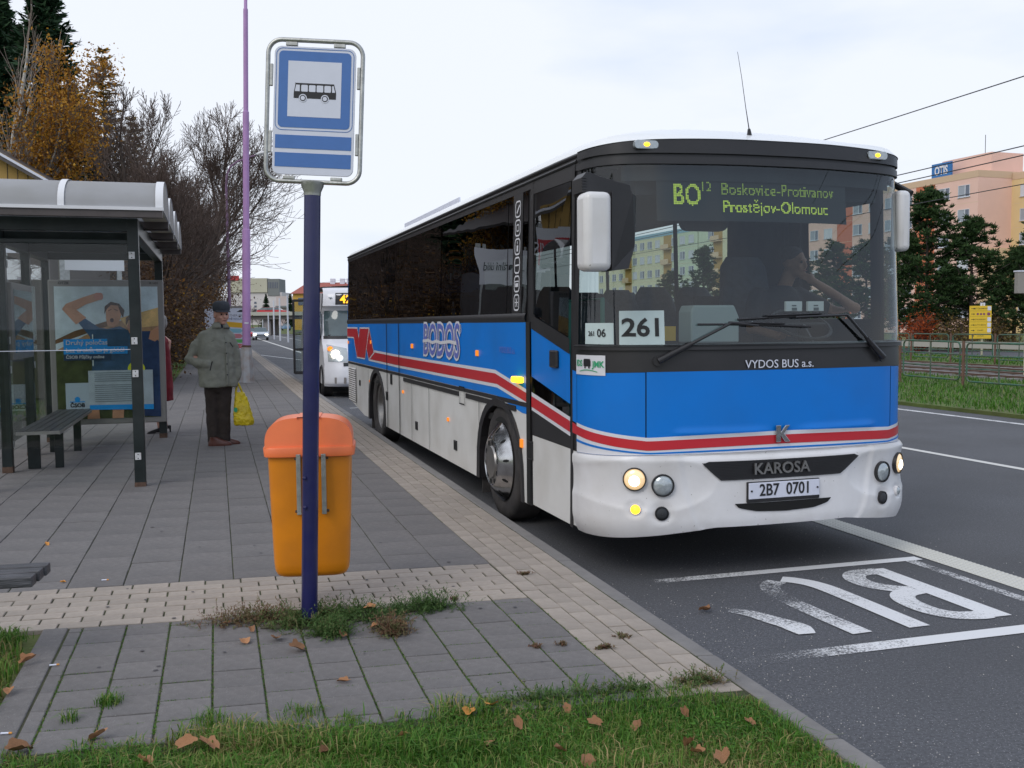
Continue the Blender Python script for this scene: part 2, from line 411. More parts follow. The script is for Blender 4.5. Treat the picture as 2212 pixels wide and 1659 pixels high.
mb = MB()
for d in (19.0, 20.44, 22.1, 23.54):
    a0, a1 = K(-10, d, .09), K(200, d, .09); mb.poly([a0 - DN * .035, a1 - DN * .035, a1 + DN * .035, a0 + DN * .035], (0, 0, 1), .06)
tr_ = empty('tram_track', K(25, 21), label='rusty tram rails on grey ballast between the two green railings', cat='tram track')
for i, d in enumerate((19.0, 20.44, 22.1, 23.54)):
    m_ = MB(); a0, a1 = K(-10, d, .13), K(200, d, .13)
    m_.poly([a0 - DN * .035, a1 - DN * .035, a1 + DN * .035, a0 + DN * .035], (0, 0, 1), .06); o = m_.build('rail', M['rust']); o.parent = tr_; o.matrix_parent_inverse = Matrix.Translation(-K(25, 21)); 
m_ = MB()
for i in range(150):
    for d in (19.72, 22.82): m_.box(K(8 + i * .65, d, .055), (2.4, .25, .05), rz=TH)
o = m_.build('sleepers', M['kerb']); o.parent = tr_; o.matrix_parent_inverse = Matrix.Translation(-K(25, 21)); o['kind'] = 'stuff'

# ---- footway: joint bed, slabs, beige pavers, kerb
pave = struct(empty('pavement', (0, 0, 0)))
def bed(a0, a1, b0, b1, z, m, name='joint_bed'):
    q = MB(); q.poly([A(a0, b0, z), A(a0, b1, z), A(a1, b1, z), A(a1, b0, z)], (0, 0, 1), .10); return q.build(name, m, pave)
bed(4.30, 6.06, -3.14, -.09, KH - .007, M['moss']); bed(6.06, 20, -8.5, -.09, KH - .0075, M['moss']); bed(20, 60, -3.45, -.09, KH - .0075, M['moss'])
q = MB(); q.poly([A(60, -3.45), A(60, -.56), A(400, -.56), A(400, -3.45)], (0, 0, 1), .12); q.build('far_slab_field', M['slab'], pave)
q = MB(); q.poly([A(60, -.558), A(60, -.1), A(400, -.1), A(400, -.558)], (0, 0, 1), .12); q.build('far_paver_field', M['paver'], pave)
def tile_verts(a0, a1, b0, b1, ch=.0035, th=.03):
    """a chamfered tile in grid coordinates, relative to its centre"""
    ca, cb = (a0 + a1) / 2, (b0 + b1) / 2; ha, hb = (a1 - a0) / 2, (b1 - b0) / 2
    def P(a, b, z): return tuple(DP * a + DC * b + Vector((0, 0, z)))
    V = [P(s * (ha - ch), t * (hb - ch), 0) for s, t in ((-1, -1), (-1, 1), (1, 1), (1, -1))]
    V += [P(s * ha, t * hb, -ch) for s, t in ((-1, -1), (-1, 1), (1, 1), (1, -1))]
    V += [P(s * ha, t * hb, -th) for s, t in ((-1, -1), (-1, 1), (1, 1), (1, -1))]
    F = [(3, 2, 1, 0)] + [(i, (i + 1) % 4, 4 + (i + 1) % 4, 4 + i) for i in range(4)] + [(4 + i, 4 + (i + 1) % 4, 8 + (i + 1) % 4, 8 + i) for i in range(4)]
    return V, F
tiles = {'paving_slab': [], 'paver': []}
g_ = .0055
def fill(kind, a0, a1, b0, b1, pa, pb, off=0.):
    nb = max(1, round((b1 - b0) / pb)); wb = (b1 - b0) / nb
    na = int(math.ceil((a1 - a0) / pa))
    for j in range(nb):
        sh = off * pa if j % 2 else 0
        for i in range(-1 if sh else 0, na + 1):
            x0, x1 = max(a0, a0 + i * pa + sh), min(a1, a0 + (i + 1) * pa + sh)
            if x1 - x0 < .04: continue
            tiles[kind].append((x0 + g_ / 2, x1 - g_ / 2, b0 + j * wb + g_ / 2, b0 + (j + 1) * wb - g_ / 2))
g_ = .0085
fill('paving_slab', 4.40, 6.03, -2.965, -.55, .2225, .2195, .45)
fill('paving_slab', 4.40, 6.03, -3.035, -2.965, .2225, .07)
g_ = .0065
fill('paving_slab', 6.885, 20, -8.4, -.55, .40, .334, .5)
fill('paving_slab', 20, 60, -3.45, -.55, .334, .334)
fill('paver', 4.40, 60, -.55, -.105, .198, .111, .5)
for j in range(8):                                                   # the beige band across the footway, in running bond
    a0 = 6.033 + j * .1062; off = (j % 2) * .105
    for i in range(-1, 24):
        b1 = -.555 - i * .212 - off; b0 = b1 - .212
        b1 = min(b1, -.555)
        if b1 - b0 < .05: continue
        tiles['paver'].append((a0 + g_ / 2 + .0008, a0 + .1062 - g_ / 2 - .0008, b0 + g_ / 2 + .0012, b1 - g_ / 2 - .0012))
for kind, mt in (('paving_slab', M['slab']), ('paver', M['paver'])):
    T = tiles[kind]
    def far(t): c = A((t[0] + t[1]) / 2, (t[2] + t[3]) / 2); vis = abs(c.x / max(c.y, .1)) < .54; return (c.length if vis else c.length + 30)
    T.sort(key=far); cache = {}
    for t in T[:298]:
        key = (round(t[1] - t[0], 3), round(t[3] - t[2], 3))
        if key not in cache:
            V, F = tile_verts(0, key[0], 0, key[1]); me = bpy.data.meshes.new(kind); me.from_pydata(V, [], [f[::-1] for f in F]); me.materials.append(mt)
            bm = bmesh.new(); bm.from_mesh(me); bmesh.ops.recalc_face_normals(bm, faces=bm.faces[:])
            if bm.faces[0].normal.z < 0: bmesh.ops.reverse_faces(bm, faces=bm.faces[:])
            bm.to_mesh(me); bm.free(); cache[key] = me
        o = bpy.data.objects.new(kind, cache[key]); COL.objects.link(o); o.parent = pave
        o.location = A((t[0] + t[1]) / 2, (t[2] + t[3]) / 2, KH + RND.uniform(-.003, .002))
        o.rotation_euler = (RND.uniform(-.008, .008), RND.uniform(-.008, .008), RND.uniform(-.007, .007))
    V, F = [], []
    for t in T[298:]:
        c = A((t[0] + t[1]) / 2, (t[2] + t[3]) / 2, KH + RND.uniform(-.0018, .0018)); v, f = tile_verts(*t); k = len(V)
        V += [(p[0] + c.x, p[1] + c.y, p[2] + c.z) for p in v]; F += [tuple(k + i for i in q)[::-1] for q in f]
    me = bpy.data.meshes.new(kind + '_field'); me.from_pydata(V, [], F); me.materials.append(mt)
    bm = bmesh.new(); bm.from_mesh(me); bmesh.ops.recalc_face_normals(bm, faces=bm.faces[:]); bm.to_mesh(me); bm.free()
    o = link(bpy.data.objects.new(kind + 's_beyond', me)); o.parent = pave; o['kind'] = 'stuff'
for i in range(60):                                                  # kerb stones
    a0 = -1.14 + i * 1.0; v = MB()
    P4 = [A(a0 + .004, -.098, 0), A(a0 + .996, -.098, 0), A(a0 + .996, 0, 0), A(a0 + .004, 0, 0)]
    v.poly([p + Vector((0, 0, KH - .002 + RND.uniform(-.002, .002))) for p in P4], (0, 0, 1), .20)
    v.build('kerb_stone', M['kerb'], pave, bevel=.012 if i < 16 else 0)
v = MB(); v.poly([A(58.87, -.098, KH), A(400, -.098, KH), A(400, 0, KH), A(58.87, 0, KH)], (0, 0, 1), .2); v.build('far_kerb', M['kerb'], pave)
for i in range(3):                                                   # concrete edging on the left
    v = MB(); a0 = 3.3 + i * .92; v.poly([A(a0, -3.165), A(a0 + .914, -3.165), A(a0 + .914, -3.042), A(a0, -3.042)], (0, 0, 1), .12); v.build('edging_stone', M['slab'], pave, bevel=.006)
# the strip of soil between the kerb and the grass
# ---- road paint
def paint(name, fn, us, vs, m, wear=lambda u, v: 0., z=.004):
    V = []; W_ = []
    for u in us:
        for v in vs: p = fn(u, v); V.append((p[0], p[1], z))
    F = []; nv = len(vs)
    for i in range(len(us) - 1):
        for j in range(nv - 1): F.append((i * nv + j, (i + 1) * nv + j, (i + 1) * nv + j + 1, i * nv + j + 1)); W_.append(wear((us[i] + us[i + 1]) / 2, (vs[j] + vs[j + 1]) / 2))
    o = np_mesh(name, V, F, m, pick=W_, attr='wear'); return struct(o)
def lin(a, b, n): return [a + (b - a) * i / (n - 1) for i in range(n)]
paint('bay_line', lambda s, d: K(s, d), lin(-10, 200, 60), [2.64, 2.87], M['paint_dot'])
rng_d = []
for i in range(330):                                                 # raised dots of the thermoplastic line
    s = 5.2 + i * .038
    for j in range(6): rng_d.append((s + (.019 if j % 2 else 0), 2.655 + j * .039))
V, F = [], []
for s, d in rng_d:
    c = K(s, d, .004); k = len(V)
    for r, z in ((.0175, 0), (.010, .006)):
        for q in range(6): V.append((c.x + r * math.cos(q * PI / 3), c.y + r * math.sin(q * PI / 3), c.z + z))
    F += [(k + q, k + (q + 1) % 6, k + 6 + (q + 1) % 6, k + 6 + q) for q in range(6)] + [(k + 6, k + 7, k + 8, k + 9), (k + 9, k + 10, k + 11, k + 6)]
o = np_mesh('bay_line_dots', V, F, mat('thermoplastic', (.56, .55, .50), .7)); o['kind'] = 'structure'
paint('lane_line', lambda s, d: K(s, d), lin(-10, 250, 40), [6.54, 6.66], M['paint_dot'])
paint('edge_line', lambda s, d: K(s, d), lin(-10, 250, 40), [10.28, 10.42], M['paint'])
_sz = [.004]
def stroke(name, pts, w_, wear, z=None, m=None, sub=26):
    if z is None: _sz[0] += .0003; z = _sz[0]
    """a painted stroke along (s, d) points"""
    P = []
    for i in range(len(pts) - 1):
        q0, q1, q2, q3 = pts[max(i - 1, 0)], pts[i], pts[i + 1], pts[min(i + 2, len(pts) - 1)]
        for k in range(sub):
            t = k / sub; P.append(tuple(.5 * (2 * q1[c] + (q2[c] - q0[c]) * t + (2 * q0[c] - 5 * q1[c] + 4 * q2[c] - q3[c]) * t * t + (3 * q1[c] - q0[c] - 3 * q2[c] + q3[c]) * t ** 3) for c in (0, 1)))
    P.append(pts[-1]); V, F, W_ = [], [], []
    for i, p in enumerate(P):
        a = Vector(P[max(i - 1, 0)]); b = Vector(P[min(i + 1, len(P) - 1)]); t = (b - a).normalized(); n = Vector((-t.y, t.x))
        ww = w_(i / (len(P) - 1)) if callable(w_) else w_
        for q in (-.5, 0, .5): c = Vector(p) + n * ww * q; x = K(c.x, c.y, z); V.append((x.x, x.y, z))
    for i in range(len(P) - 1):
        for j in (0, 1): F.append((i * 3 + j, i * 3 + 3 + j, i * 3 + 4 + j, i * 3 + 1 + j)); W_.append(wear(i / (len(P) - 1), (P[i][0], P[i][1])))
    return struct(np_mesh(name, V, F, m or M['paint'], pick=W_, attr='wear'))
stroke('box_line', [(6.665, .25), (6.665, 2.6)], .095, lambda t, p: .34 - .46 * min(1, p[1] / 1.3) + (.0 if p[1] > .5 else .1))
stroke('box_line', [(5.09, .22), (5.09, 2.60)], .12, lambda t, p: .40 - .56 * min(1, p[1] / 1.4))
stroke('box_line', [(5.15, 2.49), (6.62, 2.49)], .085, lambda t, p: .12)
for pts, wv in (([(6.49, 2.095), (5.32, 2.095)], -.08),
                ([(6.43, 2.10), (6.43, 1.93), (6.36, 1.84), (6.25, 1.80), (6.12, 1.82), (6.02, 1.90), (5.96, 2.0)], .04),
                ([(5.94, 2.02), (5.90, 1.88), (5.80, 1.80), (5.66, 1.775), (5.52, 1.79), (5.42, 1.86), (5.38, 1.97), (5.38, 2.04)], -.03)):
    stroke('painted_letter', pts, .15, lambda t, p, wv=wv: wv)
stroke('painted_letter', [(5.30, 1.515), (6.05, 1.50), (6.28, 1.47), (6.40, 1.40), (6.45, 1.34)], .14, lambda t, p: -.07)
stroke('painted_letter', [(5.30, 1.14), (5.9, 1.11), (6.2, 1.13), (6.34, 1.19), (6.41, 1.28)], .13, lambda t, p: -.04 + .2 * min(1, t / .3) - .12 * max(0, (t - .75) / .25))
stroke('painted_letter', [(5.38, .84), (5.52, .85), (5.66, .80), (5.82, .74), (5.92, .66)], lambda t: .10 + .08 * min(1, t / .2) - .09 * t, lambda t, p: -.06 + .20 * t)
stroke('painted_letter', [(5.95, .62), (6.15, .58), (6.30, .68), (6.28, .82)], .12, lambda t, p: .30)
for k, s in enumerate((26.2, 29.5, 32.7, 36.0)):                     # short white bars of the next bay, far off
    stroke('bay_mark', [(s, .5), (s - .1, 1.3)], .10, lambda t, p: .0)
stroke('bay_end_line', [(21.2, .35), (21.2, 1.5)], .1, lambda t, p: .05)
stroke('road_edge_taper', [(60, .1), (42, 3.0)], .12, lambda t, p: -.1)

# ------------------------------------------------------------------ grass
def blades(name, P, L_, w_, m, parent=None, lean=.6, seed=1, pickf=None):
    r = np.random.default_rng(seed); n = len(P); P = np.asarray(P)
    L_ = L_ * r.uniform(.55, 1.25, n); az = r.uniform(0, 2 * PI, n); ln = r.uniform(.1, lean, n)
    d = np.stack([np.cos(az), np.sin(az), np.zeros(n)], 1); az2 = az + PI / 2 + r.normal(0, .5, n)
    s = np.stack([np.cos(az2), np.sin(az2), np.zeros(n)], 1) * (w_ * r.uniform(.6, 1.4, n))[:, None] / 2
    up = np.array([0, 0, 1.])
    m1 = P + d * (L_ * ln * .3)[:, None] + up * (L_ * .6)[:, None]; t_ = P + d * (L_ * ln)[:, None] + up * (L_ * (1 - .45 * ln))[:, None]
    V = np.stack([P - s, P + s, m1 + s * .8, m1 - s * .8, t_ + s * .12, t_ - s * .12], 1).reshape(-1, 3)
    k = np.arange(n)[:, None] * 6; F = np.concatenate([k + np.array([[0, 1, 2, 3]]), k + np.array([[3, 2, 4, 5]])])
    pk = r.beta(1.6, 2.2, n) if pickf is None else pickf(P, r)
    o = np_mesh(name, V, F, m, parent, pick=np.concatenate([pk, pk])); o['kind'] = 'stuff'; return o
def scatter(n, a0, a1, b0, b1, keep=lambda a, b, r: True, z=.125, seed=3):
    r = random.Random(seed); o = []
    while len(o) < n:
        a, b = r.uniform(a0, a1), r.uniform(b0, b1)
        if keep(a, b, r): p = A(a, b, z); o.append((p.x, p.y, p.z))
    return o
def edge_(b):
    return 4.47 + .05 * math.sin(b * 5.1) + .045 * math.sin(b * 13.7 + 1) + .035 * math.sin(b * 31) + (.04 if b > -1.2 else 0) - (.35 * max(0, (b + .25) / .25) if b > -.25 else 0)
def patch_pick(P, r):
    q = .5 + .5 * np.sin(P[:, 0] * 3.1 + 1.2 * np.sin(P[:, 1] * 4.7)) * np.cos(P[:, 1] * 5.3 + P[:, 0])
    return np.clip(q * .35 + r.beta(1.0, 1.7, len(P)) * .95 + .0, 0, 1)
keepf = lambda a, b, r: a < edge_(b) - r.random() ** 3 * .12 and b < -.11 - .02 * r.random()
fg = scatter(60000, 3.2, 4.62, -3.6, -.10, keepf)
o = blades('foreground_grass', fg, .058, .0040, M['blade'], lean=1.1, seed=5, pickf=patch_pick); o['label'] = 'green autumn grass strip at the bottom of the photograph, in front of the paving'
clv = scatter(9000, 3.2, 4.5, -3.4, -.12, lambda a, b, r: keepf(a, b, r) and math.sin(a * 7 + b * 3) + math.sin(b * 5 - a) > .1, z=.14, seed=8)
def clover(name, P, size, m, seed=2, h=.03):
    r = np.random.default_rng(seed); n = len(P); P = np.asarray(P) + np.stack([np.zeros(n), np.zeros(n), r.uniform(0, h, n)], 1)
    az = r.uniform(0, 2 * PI, n); tl = r.normal(0, .45, n); sz = size * r.uniform(.5, 1.3, n)
    u = np.stack([np.cos(az), np.sin(az), np.sin(tl) * .7], 1) * sz[:, None]; v = np.stack([-np.sin(az), np.cos(az), np.sin(tl + 1) * .4], 1) * sz[:, None] * .7
    V = np.stack([P - u, P - v * .8 + u * .2, P + u, P + v * .8 + u * .2], 1).reshape(-1, 3); F = np.arange(n * 4).reshape(-1, 4)
    o = np_mesh(name, V, F, m, pick=r.beta(1.2, 2.5, n) * .6); o['kind'] = 'stuff'; return o
o = clover('low_herbs', clv, .009, M['blade']); o['label'] = 'low clover leaves among the foreground grass'
left = scatter(9000, 4.2, 6.02, -4.6, -3.17, lambda a, b, r: b < -3.17 - max(0, a - 5.6) * .25 - r.random() ** 2 * .05, seed=11)
o = blades('left_grass', left, .085, .006, M['blade'], lean=.9, seed=12, pickf=patch_pick); o['label'] = 'grass beyond the edging stones below the dark bench'
tuf = []
for c, n, rr in (((4.87, -2.73), 160, .05), ((4.72, -2.86), 60, .04), ((4.56, -2.31), 120, .07), ((4.55, -1.95), 110, .08), ((5.9, -3.3), 260, .08)):
    for i in range(n): p = A(c[0] + RND.gauss(0, rr * .5), c[1] + RND.gauss(0, rr * .5), .145); tuf.append((p.x, p.y, p.z))
o = blades('grass_tufts', tuf, .055, .0035, M['blade'], lean=1.3, seed=14); o['label'] = 'small tufts of grass growing out of the slab joints'
# moss and blades in the joints near the camera
jt = []
for i in range(8200):
    k = RND.randrange(0, 12); b = -2.965 + k * .2195 + RND.gauss(0, .005); a = 4.5 + RND.random() ** 1.6 * 1.5
    if RND.random() < .42: a = 4.40 + .2225 * RND.randrange(0, 8) + RND.gauss(0, .003); b = RND.uniform(-2.96, -.6)
    p = A(a, b, .142); jt.append((p.x, p.y, p.z))
o = blades('joint_moss', jt, .011, .003, M['blade'], lean=1.2, seed=17); o['label'] = 'moss and grass sprouts in the slab joints'
def med(n, s0, s1, d0, d1, z, seed):
    r = np.random.default_rng(seed); s = s0 + (s1 - s0) * r.random(n) ** 1.4; d = r.uniform(d0, d1, n)
    return np.array([[*K(a, b, z)] for a, b in zip(s, d)])
o = blades('median_grass', med(30000, 12, 48, 11.05, 18.1, .07, 4), .11, .016, M['blade'], lean=.9, seed=21, pickf=lambda P, r: r.beta(1.5, 2.4, len(P)) * .8); o['label'] = 'bright grass of the median beyond the road'
o = blades('verge_grass', med(9000, 20, 70, 24.9, 30.2, .05, 6), .12, .03, M['blade'], lean=.9, seed=22, pickf=lambda P, r: r.beta(1.5, 2.4, len(P)) * .8); o['label'] = 'grass strip beyond the tram rails'
def lawnpts(n, s0, s1, d0, d1, seed): return med(n, s0, s1, d0, d1, .125, seed)
o = blades('bank_grass', lawnpts(14000, 19, 60, -12, -3.5, 9), .10, .018, M['blade'], lean=.9, seed=23, pickf=patch_pick); o['label'] = 'grass bank left of the footway behind the shelter'
lg = scatter(4200, 3.4, 4.62, -3.0, -.15, lambda a, b, r: a < edge_(b) + .03 and math.sin(b * 4.3 + 1.7 * math.sin(a * 6)) * math.cos(a * 9 + b * 2) > .35, z=.125, seed=31)
o = blades('long_grass_clumps', lg, .10, .005, M['blade'], lean=1.3, seed=33, pickf=patch_pick); o['label'] = 'longer clumps of grass leaning over the slabs along the foreground edge'
# ------------------------------------------------------------------ weeds round the sign post
def weeds(name, centres, n, hgt, seed, label):
    r = random.Random(seed); V, F, pk = [], [], []
    def strip(p, q, w_, c):
        d = (q - p); s = d.cross(Vector((0, 0, 1))); s = (s.normalized() if s.length > 1e-6 else Vector((1, 0, 0))) * w_ / 2; k = len(V)
        V.extend([tuple(p - s), tuple(p + s), tuple(q + s * .6), tuple(q - s * .6)]); F.append((k, k + 1, k + 2, k + 3)); pk.append(c)
    for i in range(n):
        (ca, cb, ra, rb, tone) = r.choice(centres); u = r.gauss(0, .45); v = r.gauss(0, .45)
        p = A(ca + u * ra, cb + v * rb, .15); az = r.uniform(0, 2 * PI); el = r.uniform(.15, 1.2)
        d = Vector((math.cos(az) * math.cos(el), math.sin(az) * math.cos(el), math.sin(el))); ln = hgt * r.uniform(.4, 1.2) / 5; c = min(1, max(0, tone + r.uniform(-.25, .25)))
        for k in range(5):
            d = (d + Vector((r.gauss(0, .25), r.gauss(0, .25), r.gauss(-.06, .2)))).normalized(); q2 = p + d * ln
            if q2.z < .152: q2.z = .152 + r.random() * .004
            strip(p, q2, .0022, c)
            for _ in range(2):
                e = Vector((r.gauss(0, 1), r.gauss(0, 1), r.gauss(.3, .6))).normalized(); strip(q2, q2 + e * r.uniform(.008, .018), .006, min(1, max(0, c - .1 + r.uniform(-.2, .2))))
            p = q2
    o = np_mesh(name, V, F, M['weed'], pick=pk); o['kind'] = 'stuff'; o['label'] = label
weeds('pole_weeds', [(5.86, -1.45, .16, .30, .15), (5.95, -1.15, .10, .16, .1), (5.95, -2.1, .16, .26, .8), (5.80, -1.85, .12, .16, .4), (5.62, -1.72, .10, .09, .25), (5.58, -1.42, .12, .07, .85), (5.94, -1.7, .12, .3, .35)], 1750, .11, 3, 'ragged green and brown weeds growing round the foot of the sign post')
weeds('joint_weeds', [(5.20, -.32, .03, .03, .9), (6.0, -1.1, .02, .05, .9), (5.15, -.79, .02, .02, .95), (5.16, -.66, .02, .03, .95), (6.55, -.42, .02, .04, .9), (6.08, -.98, .02, .02, .95), (5.06, -.47, .012, .05, .9)], 120, .022, 5, 'little dry weeds standing in the paving joints')
weeds('edge_weeds', [(4.52, -.25, .05, .12, .55), (4.50, -.6, .05, .25, .3), (4.48, -1.0, .05, .3, .3)], 300, .075, 6, 'taller stalks along the far edge of the foreground grass')
r_ = random.Random(77); V, F = [], []
for i in range(900):
    s, d = (r_.uniform(3.4, 6.4), abs(r_.gauss(0, .35)) + .03) if i < 420 else (r_.uniform(3.4, 9), r_.uniform(.1, 3.2)); c = K(s, d, .004); z_ = r_.uniform(.002, .005); k = len(V); a0 = r_.uniform(0, 6)
    V += [(c.x + z_ * math.cos(a0 + q * 2.1), c.y + z_ * math.sin(a0 + q * 2.1), .001) for q in range(3)] + [(c.x, c.y, z_ * 1.2)]; F += [(k, k + 1, k + 3), (k + 1, k + 2, k + 3), (k + 2, k, k + 3)]
o = np_mesh('road_grit', V, F, mat('pale_grit', (.42, .40, .38), .9)); o['kind'] = 'stuff'; o['label'] = 'pale grit scattered on the asphalt beside the kerb'
V, F = [], []
for i in range(46):
    c = A(r_.uniform(4.5, 9.5), r_.uniform(-2.9, -.6), KH + .0042); q0 = r_.uniform(.006, .014); k = len(V)
    V += [(c.x + q0 * math.cos(q), c.y + q0 * math.sin(q) * r_.uniform(.8, 1.1), c.z) for q in (0, 1.05, 2.1, 3.14, 4.2, 5.2)]; F.append(tuple(range(k, k + 6)))
o = np_mesh('gum_spots', V, F, mat('trodden_gum', (.085, .08, .085), .8)); o['kind'] = 'stuff'; o['label'] = 'dark trodden gum spots on the grey slabs'
# soil spilt round the post
mb = MB(); pts = []
for i in range(26):
    a = 2 * PI * i / 26; rr = 1 + .22 * math.sin(3 * a + 1) + .12 * math.sin(7 * a); p = A(5.90 + .17 * rr * math.sin(a), -1.72 + .42 * rr * math.cos(a), .1535); pts.append(p)
mb.add(pts, [tuple(range(26))]); o = mb.build('soil_patch', M['soil'], fix=False); o['kind'] = 'structure'
# ------------------------------------------------------------------ dead leaves
def unproject(u, v, z):
    d = _F + _R * ((u - 1106) / FPX) + _D * ((v - 829.5) / FPX); return Vector((0, 0, CAMH)) + d * ((z - CAMH) / d.z)
def leaf_mesh(seed, size):
    r = random.Random(seed); n = 18; pts = []
    for i in range(n):
        a = 2 * PI * i / n; lob = .72 + .28 * abs(math.cos(2.5 * a)) + r.uniform(-.07, .07); pts.append((lob * math.cos(a), lob * math.sin(a) * .85))
    cx, cy = r.uniform(.4, 1.3), r.uniform(-.3, .9)
    def lift(x, y): return .35 * cx * abs(y) ** 1.6 + .22 * cy * x * abs(x) + r.uniform(-.04, .05) + .06
    V = [(0, 0, .02)] + [(x * .5, y * .5, lift(x * .5, y * .5)) for x, y in pts] + [(x, y, lift(x, y)) for x, y in pts]
    F = [(0, 1 + i, 1 + (i + 1) % n) for i in range(n)] + [(1 + i, 1 + n + i, 1 + n + (i + 1) % n, 1 + (i + 1) % n) for i in range(n)]
    V += [(-.8, -.02, .05), (-.8, .02, .05), (-1.5, .03, .16), (-1.5, .0, .16)]; k = len(V) - 4; F.append((k, k + 1, k + 2, k + 3))
    me = bpy.data.meshes.new('leaf'); me.from_pydata([(x * size, y * size, z * size) for x, y, z in V], [], F); me.polygons.foreach_set('use_smooth', [True] * len(F)); return me
LM = [leaf_mesh(i, 1.) for i in range(6)]
for me in LM: me.materials.append(M['deadleaf'])
LO = [m_.copy() for m_ in LM]
for me in LO: me.materials.clear(); me.materials.append(M['orangeleaf'])
LEAVES = [
 (101, 1177, .035, 1, .152, 'small orange leaf alone on the slabs above the dark bench', None),
 (136, 1258, .022, 1, .152, 'tiny orange leaf just above the beige band, right of the bench end', None),
 (573, 1326, .045, 0, .17, 'curled brown leaf among the weeds left of the post, nearest the beige band', None),
 (544, 1361, .035, 0, .16, None, 'brown leaves lying in the weeds round the post'),
 (529, 1386, .045, 0, .155, None, 'brown leaves lying in the weeds round the post'),
 (487, 1347, .04, 0, .155, 'dark reddish leaf on the slabs at the left end of the weeds', None),
 (598, 1380, .045, 0, .16, None, 'brown leaves lying in the weeds round the post'),
 (641, 1400, .058, 0, .165, 'large light brown leaf standing up in front of the post foot', None),
 (800, 1314, .042, 0, .19, 'upright orange brown leaf in the weeds right of the post', None),
 (812, 1353, .03, 0, .17, None, 'brown leaves lying in the weeds round the post'),
 (866, 1351, .045, 0, .165, 'brown leaf at the right end of the weeds', None),
 (738, 1371, .045, 0, .165, None, 'brown leaves lying in the weeds round the post'),
 (742, 1472, .038, 0, .152, 'single pale brown leaf on the slabs below the weeds', None),
 (59, 1428, .05, 0, .17, None, 'brown leaves in the grass left of the edging'),
 (20, 1495, .045, 0, .16, None, 'brown leaves in the grass left of the edging'),
 (40, 1622, .06, 0, .16, None, 'brown leaves in the foreground grass'),
 (404, 1607, .05, 0, .185, 'pale yellow brown maple leaf in the foreground grass, left one of a pair', None),
 (452, 1609, .062, 0, .18, 'large crumpled brown leaf beside the pale maple leaf in the foreground grass', None),
 (313, 1647, .04, 0, .17, None, 'brown leaves in the foreground grass'), (212, 1590, .05, 0, .165, None, 'brown leaves in the foreground grass'),
 (1063, 1523, .05, 1, .18, 'big bright orange leaf at the far edge of the foreground grass', None),
 (1013, 1538, .045, 1, .17, 'orange leaf just left of the big bright one', None),
 (1121, 1563, .04, 0, .175, None, 'brown leaves in the foreground grass'), (1286, 1560, .035, 0, .18, None, 'brown leaves in the foreground grass'),
 (1488, 1609, .045, 0, .185, 'round orange brown leaf, upper of two touching leaves in the grass on the right', None),
 (1507, 1626, .035, 0, .175, 'small orange leaf, lower of two touching leaves in the grass on the right', None),
 (1269, 1645, .04, 0, .175, None, 'brown leaves in the foreground grass'), (1208, 1620, .035, 0, .17, None, 'brown leaves in the foreground grass'),
 (1562, 1636, .05, 0, .17, None, 'brown leaves in the foreground grass'), (1377, 1568, .045, 0, .165, None, 'brown leaves in the foreground grass'),
 (1225, 1532, .03, 0, .165, None, 'brown leaves in the foreground grass'), (1480, 1540, .03, 0, .17, None, 'brown leaves in the foreground grass'),
 (1060, 1606, .035, 0, .165, None, 'brown leaves in the foreground grass'), (700, 1625, .035, 0, .165, None, 'brown leaves in the foreground grass'),
 (870, 1590, .03, 0, .165, None, 'brown leaves in the foreground grass'), (1620, 1560, .03, 0, .165, None, 'brown leaves in the foreground grass'),
 (1523, 1319, .045, 0, .012, 'lone brown leaf on the asphalt left of the painted letters', None)]
GL = {'brown leaves lying in the weeds round the post': 'brown dead leaf lying in the weeds round the post', 'brown leaves in the grass left of the edging': 'brown dead leaf in the grass left of the edging stones', 'brown leaves in the foreground grass': 'small brown dead leaf lying in the foreground grass'}
for i, (u, v, sz, org, z, lb, gp) in enumerate(LEAVES):
    o = bpy.data.objects.new('fallen_leaf', (LO if org else LM)[i % 6]); COL.objects.link(o); o.location = unproject(u, v, z); sz *= .9; o.scale = (sz, sz * RND.uniform(.6, .95), sz * RND.uniform(1.2, 2.4))
    st = .5 if z > .16 else .12; o.rotation_euler = (RND.uniform(-st, st), RND.uniform(-st, st), RND.uniform(0, 6.28)); tag(o, lb or GL[gp], 'leaf', gp or 'dead leaves on the ground')

for u, v, rz_, lb in ((116, 1438, .3, 'white cigarette end on the concrete edging at the left'), (226, 1254, .2, 'white cigarette end on the slabs above the beige band'), (12, 1586, .1, 'white cigarette end on the edging in the bottom left corner')):
    mb = MB(); mb.tube([(-.018, 0, .004), (.012, 0, .004)], .004, 7); mb.mi = 1; mb.tube([(.012, 0, .004), (.024, 0, .004)], .0041, 7); o = mb.build('cigarette_end', [M['signwhite'], M['orangeleaf']]); o.location = unproject(u, v, .152); o.rotation_euler = (0, 0, rz_); tag(o, lb, 'cigarette end', 'cigarette ends on the paving')
